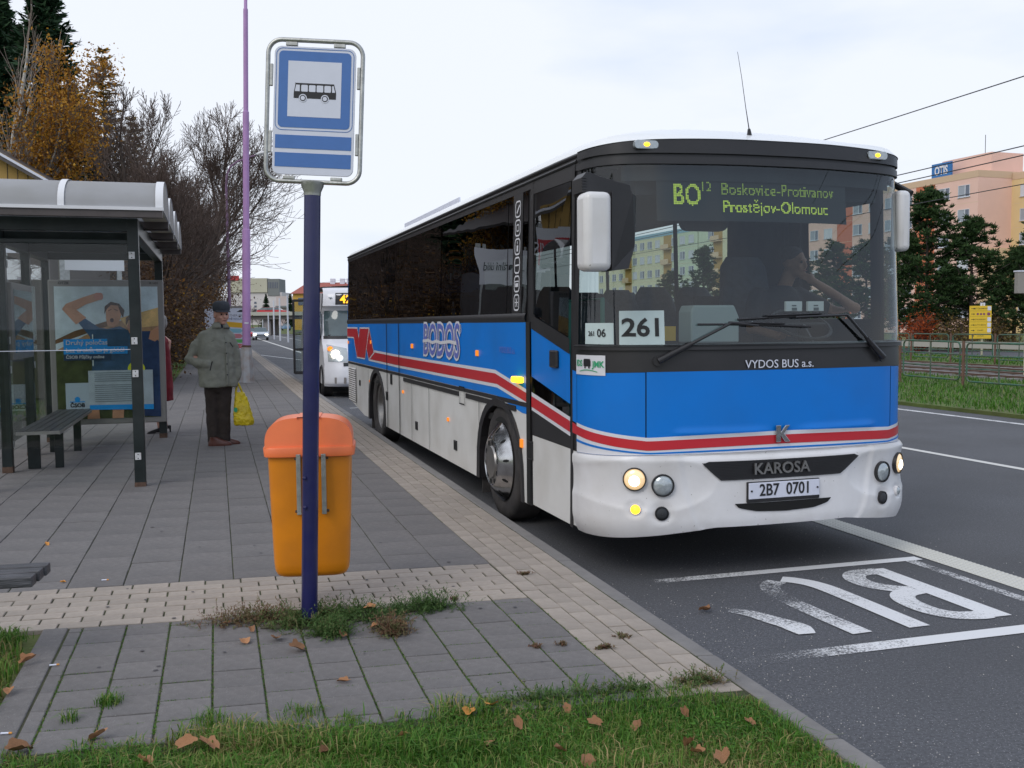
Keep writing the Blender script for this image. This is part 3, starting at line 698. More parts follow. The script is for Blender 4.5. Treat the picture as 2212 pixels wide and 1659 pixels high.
# ================================================================== THE COACH
M['buswhite'] = mat('coach_white_paint', (.73, .72, .70), .34, var=.03, vscale=1.5, coat=.2, dirt=((.44, .41, .36), .6, 1.6))
M['bumper'] = mat('white_bumper', (.74, .73, .74), .36, var=.03, coat=.2, dirt=((.50, .47, .43), .5, 2.6), specks=(45, .72, (.30, .28, .26)))
M['busblue'] = mat('coach_blue_paint', (.001, .185, .66), .38, var=.04, vscale=1.2, coat=.0, spec=.35, dirt=((.02, .12, .36), .35, 1.5))
M['busred'] = mat('red_stripe', (.55, .022, .035), .32, coat=.3)
M['stripewhite'] = mat('white_stripe', (.72, .72, .76), .35, coat=.2)
M['trim'] = mat('black_plastic_trim', (.020, .019, .021), .42, var=.15, vscale=5)
M['gap'] = mat('black_gap', (.006, .006, .006), .9)
M['roofwhite'] = mat('white_roof', (.80, .81, .82), .4, coat=.2)
M['rubber'] = mat('tyre_rubber', (.030, .027, .027), .85, var=.2, bump=.3, bscale=50, dirt=((.08, .07, .065), .7, 6))
M['chrome'] = mat('polished_steel', (.60, .60, .61), .16, 1., dirt=((.25, .23, .21), .5, 9))
M['chromed'] = mat('dull_steel', (.30, .29, .28), .35, .9, var=.2)
M['interior'] = mat('dark_interior', (.030, .033, .038), .8, var=.2)
M['seat'] = mat('seat_fabric', (.050, .060, .078), .9, var=.25, vscale=20)
M['dash'] = mat('grey_dashboard', (.10, .12, .13), .6, var=.1)
M['amber'] = mat('amber_lens', (.80, .22, .02), .25, emit=(1, .30, .02), estr=.5)
M['amberlit'] = mat('lit_indicator', (.9, .45, .02), .25, emit=(1, .55, .02), estr=2.6)
M['lit'] = mat('lit_headlamp_bulb', (1, .9, .7), .3, emit=(1, .86, .62), estr=9)
M['lamp_glass'] = mat('lamp_lens', (.42, .46, .48), .10, .3, coat=.6, var=.15, vscale=60)
M['lamp_warm'] = mat('lit_lamp_lens', (.75, .60, .40), .12, .2, coat=.5, emit=(1, .66, .32), estr=.55)
M['led'] = mat('led_dots', (.4, .5, .05), .5, emit=(.62, .80, .10), estr=.55)
M['led_dim'] = mat('led_dots_dim', (.3, .4, .05), .5, emit=(.45, .62, .10), estr=.26)
M['paper'] = mat('paper_sheet', (.55, .66, .66), .7, var=.04, vscale=6)
M['purple'] = mat('violet_lettering', (.14, .17, .52), .35)
M['ws_glass'] = glass_mat('windscreen_glass', (.60, .68, .68), 1.0, ior=1.62)
M['side_glass'] = glass_mat('dark_side_glass', (.035, .042, .04), .95, wave=.006, wscale=1.1, ior=1.9)
M['door_glass'] = glass_mat('door_glass', (.20, .235, .23), .9, wave=.005, wscale=.9, ior=1.7)
M['far_glass'] = glass_mat('far_side_glass', (.80, .84, .82), .8)
M['green_print'] = mat('green_print', (.03, .36, .16), .5)
M['yellow_card'] = mat('yellow_card', (.75, .42, .03), .5)

BY = .3063
bus = empty('coach', (1.891, 6.512, 0), BY, 'blue and white coach with a red stripe and paper route number 261 at the stop', 'bus')
YS = [0, .4, .8, 1.0, 1.12, 1.2, 1.24, 1.25]; XS = [.19, .205, .275, .35, .44, .56, .69, .82]
# finer profile: (x, y) points along the front from the kerb side corner to the far corner
def prof(n=56):
    base = [(-x, y) for x, y in zip(YS[::-1], XS[::-1])] + [(x, y) for x, y in zip(YS[1:], XS[1:])]
    pts = []
    for i in range(len(base) - 1):                                   # Catmull-Rom
        p0 = base[max(i - 1, 0)]; p1, p2 = base[i], base[i + 1]; p3 = base[min(i + 2, len(base) - 1)]
        for k in range(6):
            t = k / 6
            pts.append(tuple(.5 * (2 * p1[c] + (p2[c] - p0[c]) * t + (2 * p0[c] - 5 * p1[c] + 4 * p2[c] - p3[c]) * t * t + (3 * p1[c] - p0[c] - 3 * p2[c] + p3[c]) * t ** 3) for c in (0, 1)))
    pts.append(base[-1]); return pts
PR = prof(); PL = [0.]
for i in range(1, len(PR)): PL.append(PL[-1] + math.dist(PR[i], PR[i - 1]))
PX = np.array([p[0] for p in PR]); PYY = np.array([p[1] for p in PR]); PLn = np.array(PL)
PXm = np.maximum.accumulate(PX + np.arange(len(PX)) * 1e-7)
def l_of_x(x): return float(np.interp(x, PXm, PLn))
LMAX = PL[-1]
def lean(z): return max(0., min(1.1, (z - 1.45) / 1.45)) * .12
def front_pt(l, z, off=0.):
    """a point on the front skin; l is the distance along its curve, off pushes outwards"""
    x = float(np.interp(l, PLn, PX)); y = float(np.interp(l, PLn, PYY)); e = .01
    x2, y2 = float(np.interp(min(l + e, LMAX), PLn, PX)), float(np.interp(min(l + e, LMAX), PLn, PYY)); x1, y1 = float(np.interp(max(l - e, 0), PLn, PX)), float(np.interp(max(l - e, 0), PLn, PYY))
    t = Vector((x2 - x1, y2 - y1)).normalized(); n = Vector((t.y, -t.x))
    k = 1 - abs(x / 1.25) ** 6
    return Vector((x + n.x * off - math.copysign(.03 * max(0, z - 1.7) / 1.1, x) * (abs(x) / 1.25) ** 2, y + n.y * off + lean(z) * max(.0, k) + .0, z))
def fx(x, z, off=0.): return front_pt(l_of_x(x), z, off)
def fsheet(mb, l0, l1, zb, zt, off=0., nl=40, nz=4):
    zb_ = zb if callable(zb) else (lambda l: zb); zt_ = zt if callable(zt) else (lambda l: zt)
    return mb.sheet(lambda l, q: front_pt(l, zb_(l) * (1 - q) + zt_(l) * q, off(l, zb_(l) * (1 - q) + zt_(l) * q) if callable(off) else off), lin(l0, l1, nl), lin(0, 1, nz))
LC = l_of_x(0)
def xl(l): return float(np.interp(l, PLn, PX))
def swoop(c, e1, corner):                                            # height across the front: centre, at |x|=.95, at the corner
    def f(l):
        x = abs(xl(l)); y = float(np.interp(l, PLn, PYY))
        if x < .95: return c + (e1 - c) * (x / .95) ** 2
        t = min(1, max(0, (y - .325) / .5)); return e1 + (corner - e1) * t ** .8
    return f
la, lb = l_of_x(-.955), l_of_x(.97)
# skin pieces of the front
for l0, l1 in ((0, la - .004), (lb + .004, LMAX)): mb = MB(); fsheet(mb, l0, l1, swoop(.86, .85, .83), swoop(1.41, 1.40, 1.385)); mb.build('corner_panel', M['busblue'], bus, smooth=40)
mb = MB()
def hood_off(l, z):
    x = abs(xl(l)); o = 0.
    if .08 < x < .78: o = .012 * math.exp(-((z - .995) / .022) ** 2) * min(1, (x - .08) / .15) * min(1, (.80 - x) / .08)
    return o
fsheet(mb, la + .004, lb - .004, .852, 1.405, hood_off, 70, 40); mb.build('front_flap', M['busblue'], bus, smooth=40)
mb = MB(); fsheet(mb, la - .006, la + .006, .85, 1.40, -.008, 2); fsheet(mb, lb - .006, lb + .006, .85, 1.40, -.008, 2); fsheet(mb, 0, LMAX, lambda l: swoop(.85, .84, .815)(l), lambda l: swoop(.87, .86, .84)(l), -.012); mb.build('panel_gaps', M['gap'], bus)
def band(mb, lo, hi, off): fsheet(mb, 0, LMAX, lo, hi, off, 120, 10)
mb = MB(); band(mb, swoop(.862, .852, .832), swoop(.992, .967, 1.036), lambda l, z: .003 + hood_off(l, z)); mb.build('stripe', M['stripewhite'], bus, smooth=40, fix=True)
mb = MB(); band(mb, swoop(.905, .882, .953), swoop(.965, .944, 1.013), lambda l, z: .006 + hood_off(l, z)); mb.build('stripe', M['busred'], bus, smooth=40)
mb = MB(); band(mb, swoop(.872, .858, .905), swoop(.884, .869, .922), lambda l, z: .006); mb.build('stripe', M['busblue'], bus, smooth=40)
# bumper with moulded lamp hollows
LAMPS = [(-1.02, .695, .078), (1.045, .695, .078), (-.855, .655, .075), (.845, .655, .075)]
SMALL = [(-1.015, .495, .035), (1.03, .495, .035), (-.862, .468, .046), (.845, .470, .046)]
def bump_off(l, z):
    x = xl(l); o = .034
    zz = (z - .845) / .02; o -= .02 * math.exp(-zz * zz) if z < .9 else 0
    for cx in (-.93, .93):                                            # scooped teardrop round the lamps
        u = (abs(x) - .92) / .36; v = (z - .66) / .155; q = u * u + v * v
        if x * cx > 0 and q < 1.3: o -= .024 * max(0, 1 - q / 1.3) ** .7
    for x0, z0, r in SMALL:
        q = math.hypot(x - x0, z - z0) / (r * 1.5)
        if q < 1.2: o -= .025 * max(0, 1 - q / 1.2)
    e = abs(x) - (.60 + .16 * max(0, (z - .35) / .5) ** .5); o += .010 * (1 / (1 + math.exp(-e / .012)) - .5) + .006 * math.exp(-(e / .02) ** 2)
    if abs(x) < .62 and z > .65: o += .0
    if z < .43: o -= .02 * ((.43 - z) / .1) ** 2
    return o
def bz0(l):
    x = abs(xl(l)); y = float(np.interp(l, PLn, PYY)); return .362 - .0 * x + (-.085 * min(1, max(0, (x - .5) / .75)) if x > .5 else 0)
mb = MB(); fsheet(mb, 0, LMAX, bz0, swoop(.862, .848, .828), bump_off, 190, 44)
fsheet(mb, 0, LMAX, swoop(.862, .848, .828), swoop(.863, .849, .829), lambda l, z: bump_off(l, .848) * (1 if z <= swoop(.862, .848, .828)(l) + 1e-5 else -.6), 100, 2)
mb.build('bumper', M['bumper'], bus, smooth=50)
# black grille with the maker's name, and the air slot
def fpoly(mb, pts, off, n=10):
    """outline on the front skin (x, z), filled as a strip between its lower and upper edges"""
    xs = sorted(set([p[0] for p in pts])); xs = lin(xs[0], xs[-1], n * 3)
    def edge(x, up):
        zs = []
        for i in range(len(pts)):
            (x0, z0), (x1, z1) = pts[i], pts[(i + 1) % len(pts)]
            if min(x0, x1) - 1e-9 <= x <= max(x0, x1) + 1e-9 and abs(x1 - x0) > 1e-9: zs.append(z0 + (z1 - z0) * (x - x0) / (x1 - x0))
            elif abs(x1 - x0) <= 1e-9 and abs(x - x0) < 1e-9: zs += [z0, z1]
        return (max(zs) if up else min(zs)) if zs else pts[0][1]
    return mb.sheet(lambda x, q: fx(x, edge(x, False) * (1 - q) + edge(x, True) * q, off), xs, [0, 1])
gr_pts = [(-.60, .79), (-.585, .806), (.585, .806), (.60, .79), (.44, .678), (-.48, .678)]
mb = MB(); fpoly(mb, gr_pts, .038); mb.build('grille', M['trim'], bus)
mb = MB()
for i in range(11): z = .69 + i * .0105; x0 = .44 + (z - .678) * 1.25; mb.sheet(lambda x, q: fx(x, z + .003 * q, .041 + .002 * q), lin(-x0 - .02, x0 - .01, 20), [0, 1])
mb.build('grille_mesh', M['interior'], bus)
mb = MB(); fpoly(mb, [(-.38, .518), (.36, .518), (.33, .487), (.22, .460), (0, .450), (-.22, .460), (-.35, .487)], .036); mb.build('air_slot', M['gap'], bus)
p = fx(0, .74, .05); text(bus, 'KAROSA', (-.045, p.y - .002, .745), (1, 0, 0), (0, 0, 1), .105, M['chromed'], ext=.006, off=.002, sx=1.06, name='maker_name')
mb = MB()
mb.bb(-.298, .262, p.y + .012, p.y + .03, .520, .660); mb.build('plate_holder', M['trim'], bus, bevel=.006)
mb = MB(); mb.bb(-.290, .254, p.y + .002, p.y + .014, .545, .654); np_ = mb.build('number_plate', M['signwhite'], bus, bevel=.004)
text(bus, '2B7  0701', (-.015, p.y - .0, .600), (1, 0, 0), (0, 0, 1), .112, M['black'], ext=.0015, off=.0015, sx=.86, name='plate_number')
mb = MB(); [mb.lathe([(0, 0), (.007, 0), (.007, .004), (0, .004)], 8, rot_frame((x, p.y + .001, .60), (1, 0, 0), (0, 0, 1)) ) for x in (-.272, .236)]; mb.build('plate_screws', M['black'], bus)
mb = MB()                                                             # the K badge
kp = [(-.052, .055), (-.014, .055), (-.014, .012), (.022, .055), (.056, .055), (.010, .000), (.060, -.058), (.018, -.058), (-.014, -.016), (-.014, -.058), (-.052, -.058)]
yb = fx(0, .97, .012).y - .012
mb.poly([(x - .02, yb, z + .975) for x, z in kp], (0, -1, 0), .014); mb.build('badge', M['chrome'], bus, bevel=.003)
text(bus, 'VYDOS BUS a.s.', (-.035, fx(0, 1.44, .006).y, 1.442), (1, 0, 0), (0, 0, 1), .078, M['signwhite'], ext=.001, name='operator_name')
# lamps
def lamp(name, x, z, r, glass, bulb=None, depth=.02, ring=M['trim'], push=.02, label=None):
    l = l_of_x(x); c = front_pt(l, z, push); c2 = front_pt(l, z, push + .1); n = (c2 - c); n.z = 0; n.normalize()
    xd = Vector((-n.y, n.x, 0)); Mx = rot_frame(c, xd, (0, 0, 1))       # local z = xd x up
    if (Mx.to_3x3() @ Vector((0, 0, 1))).dot(n) < 0: Mx = rot_frame(c, -xd, (0, 0, 1))
    q = MB(); q.lathe([(r * 1.0, -.03), (r * 1.0, depth), (r * .9, depth), (r * .9, -.01)], 28, Mx); o = q.build(name, ring, bus, smooth=40); tag(o, label)
    q = MB(); q.lathe([(r * .9, .0), (r * .78, .010), (r * .45, .018), (0.001, .021)], 28, Mx @ Matrix.Translation((0, 0, depth * .5))); g = q.build('lens', glass, o, smooth=60)
    if bulb:
        q = MB(); q.lathe([(r * .46, .0), (r * .44, .006), (r * .25, .012), (.001, .014)], 20, Mx @ Matrix.Translation((0, -r * .12, depth * .5 + .014))); q.build('bulb', bulb, o, smooth=60)
    return o
for i, (x, z, r) in enumerate(LAMPS):
    lamp('headlight', x, z, r, M['lamp_warm'] if i < 2 else M['lamp_glass'], M['lit'] if i < 2 else None, label='lit round headlight' if i < 2 else 'unlit round headlight')
lamp('indicator', *SMALL[0], M['amberlit'], M['amberlit'], ring=M['bumper'], label='glowing amber indicator')
lamp('indicator', *SMALL[1], M['lamp_glass'], ring=M['bumper']); lamp('fog_lamp', *SMALL[2], M['interior'], ring=M['trim']); lamp('fog_lamp', *SMALL[3], M['interior'], ring=M['trim'])
# black band under the windscreen, windscreen, header
mb = MB(); fsheet(mb, 0, LMAX, swoop(1.407, 1.402, 1.385), 1.575, .001, 60, 3); fsheet(mb, 0, LMAX, 1.572, 1.580, lambda l, z: .001 + .03 * (z < 1.575), 60, 2); fsheet(mb, 0, LMAX, 1.545, 1.572, .022, 60, 2)
mb.build('lower_black_band', M['trim'], bus, smooth=40)
mb = MB(); fsheet(mb, .02, LMAX - .02, 1.578, 2.775, 0., 90, 14); wsn = mb.build('windscreen', M['ws_glass'], bus, smooth=60)
mb = MB(); fsheet(mb, 0, LMAX, 2.77, 2.815, .018, 60, 2); fsheet(mb, 0, LMAX, 2.812, 2.845, .004, 60, 2); fsheet(mb, 0, LMAX, 2.84, lambda l: 2.892 + .045 * (1 - (abs(xl(l)) / 1.25) ** 4), .022, 60, 6); fsheet(mb, 0, LMAX, lambda l: 2.892 + .045 * (1 - (abs(xl(l)) / 1.25) ** 4), lambda l: 2.897 + .045 * (1 - (abs(xl(l)) / 1.25) ** 4), lambda l, z: .022 if z < 2.894 + .045 * (1 - (abs(xl(l)) / 1.25) ** 4) else -.02, 60, 2)
fsheet(mb, 0, LMAX, 2.765, 2.77, lambda l, z: .018 - .05 * (z < 2.767), 60, 2)
mb.build('header', M['trim'], bus, smooth=40)
for s in (-1, 1):
    x = -.93 if s < 0 else .86
    c = fx(x, 2.892, .03); q = MB(); q.add([(c.x + a, c.y - .012 + .06 * abs(x) * a * s, c.z + b) for a, b in rrect(.16, .048, .02)], [tuple(range(24))]); q.poly([(c.x + a, c.y + .06 * 0 - .008, c.z + b) for a, b in rrect(.17, .055, .024)], (0, -1, 0), .03)
    o = q.build('marker_light', M['lamp_glass'], bus); q = MB(); q.sphere((c.x, c.y - .012, c.z), (.022, .012, .014)); q.build('bulb', M['amberlit'], o, smooth=60)
# corner posts of the windscreen
for s in (-1, 1):
    mb = MB(); l0, l1 = (0, .045) if s < 0 else (LMAX - .045, LMAX); fsheet(mb, l0, l1, 1.575, 2.78, .008, 3, 6); mb.build('corner_post', M['trim'], bus, smooth=40)

# ---------------------------------------------------------------- sides
def tumb(z): return .03 * max(0, z - 1.8) / 1.05
def side_pt(y, z, off=0., s=-1): return Vector((s * (1.25 - tumb(z) + off), y, z))
L1 = 11.78
def arch(cy, r, zc, n=14, z0=.29): return [(cy + r * math.cos(PI - PI * i / n) * -1, zc + r * math.sin(PI * i / n)) for i in range(n + 1)]
def side_poly(mb, pts, off, s=-1, th=.0): mb.add([side_pt(y, z, off, s) for y, z in pts], [tuple(range(len(pts)))])
WF, WR = 2.70, 8.92
def lower_outline(y0, y1):
    o = [(y0, .272)]
    for c in (WF, WR):
        if y0 < c < y1:
            o.append((c - .68, .272 + .003 * (c - 2)))
            for i in range(17): a = PI * i / 16; o.append((c - .68 * math.cos(a), .38 + .68 * math.sin(a) ** .8))
            o.append((c + .68, .272 + .003 * (c - 2)))
    o += [(min(y1, 10.1), .285), (y1 - .06, .44), (y1, .52), (y1, 1.74), (y0, 1.74)]
    return o
def clip_poly(mb, pts, off, s): side_poly(mb, pts, off, s)
for s in (-1, 1):
    mb = MB(); side_poly(mb, lower_outline(1.90 if s < 0 else .82, L1), 0, s); mb.build('side_panel', M['buswhite'], bus)
    mb = MB(); side_poly(mb, [(.82, 1.39), (.90 if s < 0 else L1, 1.39), (.90 if s < 0 else L1, 1.74), (.82, 1.74)], -.002, s); side_poly(mb, [(.82, .29), (.92, .29), (.92, 1.74), (.82, 1.74)], -.004, s)
    side_poly(mb, [(.82, 2.78), (L1, 2.80), (L1, 2.885), (.82, 2.885)], .004, s); side_poly(mb, [(1.73, 1.74), (1.95, 1.74), (1.95, 2.80), (1.73, 2.80)], -.006, s); side_poly(mb, [(L1 - .06, 1.74), (L1, 1.74), (L1, 2.80), (L1 - .06, 2.80)], -.004, s)
    for yy in ((2.45, 8.05, 7.17) if s < 0 else (2.4, 4.2, 6.1, 8.0, 9.9)): side_poly(mb, [(yy - .05, 1.8), (yy + .05, 1.8), (yy + .05, 2.8), (yy - .05, 2.8)], -.006, s)
    side_poly(mb, [(.80, 1.57), (.92, 1.57), (.92, 2.82), (.80, 2.82)], -.004, s)
    mb.build('window_frame', M['trim'], bus)
    mb = MB(); mb.sheet(lambda y, q: side_pt(y, 1.737 + .073 * q, .012 * math.sin(PI * q) + .004, s), [1.93, L1], lin(0, 1, 6)); mb.build('belt_rail', M['trim'], bus, smooth=50)
    mb = MB(); mb.tube([side_pt(.80, 2.885, .0, s), side_pt(1.2, 2.887, .004, s), side_pt(L1, 2.887, .004, s)], .017, 8); mb.tube([side_pt(.86, 2.845, .006, s), side_pt(L1, 2.845, .006, s)], .012, 6); mb.build('roof_gutter', M['trim'], bus, smooth=50)
panes = [(1.96, 2.40), (2.50, 4.85), (4.87, 7.12), (7.22, 8.0), (8.10, L1 - .07)]
for y0, y1 in panes:
    mb = MB(); mb.sheet(lambda y, z: side_pt(y, z, .0), lin(y0 - .04, y1 + .04, 2), [1.80, 2.30, 2.81]); mb.build('window_pane', M['side_glass'], bus)
for y0, y1 in ((.95, 2.36), (2.44, 4.16), (4.24, 6.06), (6.14, 7.96), (8.04, 9.86), (9.94, L1 - .07)):
    mb = MB(); mb.sheet(lambda y, z: side_pt(y, z, .0, 1), lin(y0 - .03, y1 + .03, 2), [1.80, 2.30, 2.81]); mb.build('window_pane', M['far_glass'], bus)
# livery on the kerb side
def deco(name, polys, m, off, s=-1, label=None):
    mb = MB()
    for p_ in polys: side_poly(mb, p_, off, s)
    return tag(mb.build(name, m, bus), label)
blue = [(1.90, 1.737), (L1, 1.737), (L1, 1.10), (WR + .62, 1.10), (2.76, 1.094), (1.90, .995), (1.90, 1.1)]
deco('blue_field', [[(1.90, 1.737), (L1, 1.737), (L1, 1.10), (2.76, 1.094), (2.05, 1.0), (1.90, 1.0)]], M['busblue'], .003)
deco('stripe', [[(9.60, 1.17), (9.09, 1.345), (7.2, 1.326), (2.79, 1.320), (1.90, 1.198), (1.90, 1.066), (2.74, 1.166), (7.2, 1.158)]], M['stripewhite'], .0055)
deco('stripe', [[(9.57, 1.20), (9.13, 1.312), (7.2, 1.298), (2.79, 1.288), (1.90, 1.168), (1.90, 1.096), (2.74, 1.198), (7.2, 1.19)]], M['busred'], .008)
vee = [[(L1, 1.66), (10.66, 1.66), (10.52, 1.50), (10.74, 1.20), (11.05, 1.52), (L1, 1.52)], [(10.40, 1.66), (9.53, 1.66), (9.93, 1.20), (10.72, 1.20)], [(9.50, 1.62), (9.48, 1.66), (9.12, 1.31), (9.57, 1.20), (9.75, 1.36)]]
mb = MB()
for p_ in vee: ribbon(mb, p_, .045, lambda y, z: side_pt(y, z, .0085), True)
mb.build('emblem_outline', M['stripewhite'], bus)
deco('emblem', vee, M['busred'], .010)
deco('lower_rail', [[(1.92, 1.056), (L1, 1.056), (L1, 1.092), (1.92, 1.092)]], M['trim'], .0065)
mb = MB()
for y in (1.86, 7.17, 8.04, 6.4, 5.44, 3.32, 10.82): ribbon(mb, [(y, .28), (y, 1.74 if y in (7.17, 8.04, 1.86) else 1.05)], .035 if y in (7.17, 8.04) else (.10 if y == 1.86 else .012), lambda a, b: side_pt(a, b, .0115))
ribbon(mb, [(9.63, .6), (9.63, 1.04)], .012, lambda a, b: side_pt(a, b, .011)); mb.build('door_gaps', M['gap'], bus)
mb = MB(); mb.bb(-1.262, -1.25, 4.1, 6.9, 1.0, 1.046); mb.bb(-1.262, -1.25, 2.2, 3.8, 1.0, 1.046); mb.build('hatch_hinge', M['trim'], bus)
mb = MB(); ribbon(mb, [(3.85, .93), (3.85, 1.10), (4.05, 1.10), (4.05, .93)], .012, lambda a, b: side_pt(a, b, .012), True); mb.build('fuel_flap', M['gap'], bus)
for i in range(16):                                                  # louvres at the rear
    z = 1.0 - i * .036; mb = MB(); mb.add([side_pt(11.68, z, .004), side_pt(10.9, z, .004), side_pt(10.9, z - .022, .020), side_pt(11.68, z - .022, .020)], [(0, 1, 2, 3)]); mb.add([side_pt(11.68, z - .022, .020), side_pt(10.9, z - .022, .020), side_pt(10.9, z - .034, .003), side_pt(11.68, z - .034, .003)], [(0, 1, 2, 3)]); mb.mi = 1; mb.add([side_pt(11.68, z - .026, .0125), side_pt(10.9, z - .026, .0125), side_pt(10.9, z - .036, .0125), side_pt(11.68, z - .036, .0125)], [(0, 1, 2, 3)])
    mb.build('louvre', [M['buswhite'], M['gap']], bus)
for y, z, w2, h2, m_ in ((6.33, 1.46, .09, .055, 'amber'), (3.37, 1.452, .075, .055, 'amber'), (9.35, 1.46, .06, .05, 'amber'), (11.7, 1.42, .05, .05, 'amber'), (6.95, .86, .05, .04, 'amber'), (4.55, .72, .045, .04, 'amber'), (9.5, .86, .05, .03, 'amber'), (2.05, .75, .05, .07, 'amber')):
    mb = MB(); mb.bb(-1.268, -1.25, y - w2 / 2, y + w2 / 2, z - h2 / 2, z + h2 / 2); mb.build('side_marker', M[m_], bus, bevel=.005)
mb = MB(); mb.bb(-1.31, -1.25, 1.99, 2.17, 1.245, 1.295); mb.build('side_indicator', M['amberlit'], bus, bevel=.012)
for y, z, h2 in ((7.75, .98, .14), (8.1, .73, .12), (6.15, .50, .10), (4.25, .48, .10), (1.83, .72, .15), (10.5, .78, .09)):
    mb = MB(); mb.bb(-1.262, -1.25, y - .055, y + .055, z - h2 / 2, z + h2 / 2); mb.mi = 1; mb.bb(-1.264, -1.262, y - .04, y + .04, z - h2 / 2 + .012, z + h2 / 2 - .012); mb.build('flap_handle', [M['trim'], M['gap']], bus)
text(bus, 'BODOS', (-1.2615, 4.86, 1.535), (0, -1, 0), (0, 0, 1), .50, M['stripewhite'], off=.030, sx=.98, shear=.12, name='lettering', label='white outlined violet letters BODOS')
text(bus, 'BODOS', (-1.2645, 4.86, 1.535), (0, -1, 0), (0, 0, 1), .50, M['purple'], off=.004, sx=.98, shear=.12)
mb = MB(); ribbon(mb, [(5.68, 1.53), (5.4, 1.545), (5.2, 1.52), (5.0, 1.54), (4.8, 1.525), (4.4, 1.545), (4.12, 1.53)], .035, lambda a, b: side_pt(a, b, .0165)); mb.build('lettering_split', M['stripewhite'], bus)
text(bus, '®', (-1.2615, 3.98, 1.67), (0, -1, 0), (0, 0, 1), .13, M['stripewhite'])
text(bus, 'VYDOS BUS a.s.', (-1.2615, 2.42, 1.50), (0, -1, 0), (0, 0, 1), .075, M['purple'], sx=.9)
# pictogram column
for i in range(6):
    z = 2.66 - i * .152
    mb = MB(); ribbon(mb, rrect(.13, .125, .035, 4, 2.17, z), .013, lambda a, b: side_pt(a, b, .006), True)
    if i == 0: ribbon(mb, [(2.13, z + .03), (2.20, z - .03)], .02, lambda a, b: side_pt(a, b, .006))
    if i == 1: ribbon(mb, rrect(.06, .05, .01, 2, 2.17, z), .01, lambda a, b: side_pt(a, b, .006), True)
    if i == 2: ribbon(mb, [(2.17, z - .04), (2.17, z + .01)], .04, lambda a, b: side_pt(a, b, .006)); ribbon(mb, [(2.17, z + .02), (2.18, z + .045)], .012, lambda a, b: side_pt(a, b, .006))
    if i == 3: ribbon(mb, [(2.12, z), (2.22, z)], .012, lambda a, b: side_pt(a, b, .006))
    if i == 4: ribbon(mb, [(2.13, z - .01), (2.21, z - .01)], .03, lambda a, b: side_pt(a, b, .006)); ribbon(mb, [(2.12, z + .02), (2.22, z + .02)], .01, lambda a, b: side_pt(a, b, .006))
    if i == 5:
        for k in range(6): a = PI * k / 3; ribbon(mb, [(2.17, z), (2.17 + .042 * math.cos(a), z + .042 * math.sin(a))], .01, lambda a_, b: side_pt(a_, b, .006))
    mb.build('pictogram', M['stripewhite'], bus)
mb = MB(); side_poly(mb, [(2.05, 1.80), (2.30, 1.80), (2.30, 2.80), (2.05, 2.80)], .003); mb.build('pictogram_strip', M['trim'], bus)
# front door
door = None
mb = MB(); side_poly(mb, [(.94, .29), (1.79, .29), (1.79, .845), (.94, .835)], .0); door = mb.build('door', M['buswhite'], bus)
def dpart(name, pts, m, off): mb_ = MB(); side_poly(mb_, pts, off); return mb_.build(name, m, door)
dpart('lower_black_panel', [(1.80, 1.05), (.95, .93), (.95, .835), (1.80, .845)], M['trim'], .001)
dpart('stripe', [(1.80, 1.186), (.95, 1.062), (.95, .925), (1.80, 1.043)], M['stripewhite'], .002)
dpart('stripe', [(1.80, 1.154), (.95, 1.034), (.95, .955), (1.80, 1.070)], M['busred'], .0045)
dpart('lower_glass', [(1.79, 1.301), (1.79, 1.184), (.97, 1.064), (.97, 1.15)], M['door_glass'], .0)
dpart('blue_panel', [(1.80, 1.70), (.95, 1.52), (.95, 1.155), (1.80, 1.31)], M['busblue'], .001)
dpart('glass_sill', [(1.80, 1.80), (1.80, 1.69), (.95, 1.51), (.95, 1.62)], M['trim'], .006)
dpart('door_window', [(1.75, 1.80), (.98, 1.625), (.98, 2.73), (1.75, 2.74)], M['door_glass'], .0)
dpart('door_header', [(1.80, 2.735), (.90, 2.725), (.90, 2.81), (1.80, 2.81)], M['trim'], .006)
mb = MB(); mb.bb(-1.275, -1.25, 1.17, 1.33, 1.40, 1.53); mb.build('handle', M['trim'], door, bevel=.012)
mb = MB()
for y in (.92, 1.815): ribbon(mb, [(y, .28), (y, 2.83)], .055, lambda a, b: side_pt(a, b, .008))
mb.build('door_seal', M['trim'], door)
mb = MB(); side_poly(mb, [(.82, .30), (.90, .30), (.90, .83), (.82, .83)], .0); mb.build('corner_strip', M['buswhite'], bus)
mb = MB(); side_poly(mb, [(.82, 1.03), (.90, 1.04), (.90, 1.40), (.82, 1.39)], .002); mb.build('corner_strip', M['busblue'], bus)
mb = MB(); side_poly(mb, [(.82, .95), (.90, .958), (.90, 1.03), (.82, 1.02)], .004); mb.build('corner_strip', M['busred'], bus)
# roof
def roof_z(x, y):
    f = min(1., max(0., (y - .30) / 1.1)); f = math.sin(f * PI / 2); c = 1 - abs(x / 1.22) ** 3
    return 2.90 + .045 * (1 - min(1, abs(x / 1.218)) ** 30) + (.0 + .225 * f) * c
def roof_pt(u, v):
    l = u; x = xl(l) * .976; y0 = float(np.interp(l, PLn, PYY)) + lean(2.9) * (1 - abs(x / 1.25) ** 6) - .005; return Vector((x if v else x * 1.02, y0 + (L1 - y0) * v - (.02 if v == 0 else 0), roof_z(x, y0 + (L1 - y0) * v) if v else 2.893 + .045 * (1 - (abs(x) / 1.25) ** 4)))
mb = MB(); mb.sheet(roof_pt, lin(0, LMAX, 60), [0, .003, .01, .02, .035, .05, .07, .09, .12, .2, .5, 1]); mb.build('roof', M['roofwhite'], bus, smooth=60)
mb = MB()
def podz(y): return 3.235 if 5.6 < y < 9.0 else 3.10
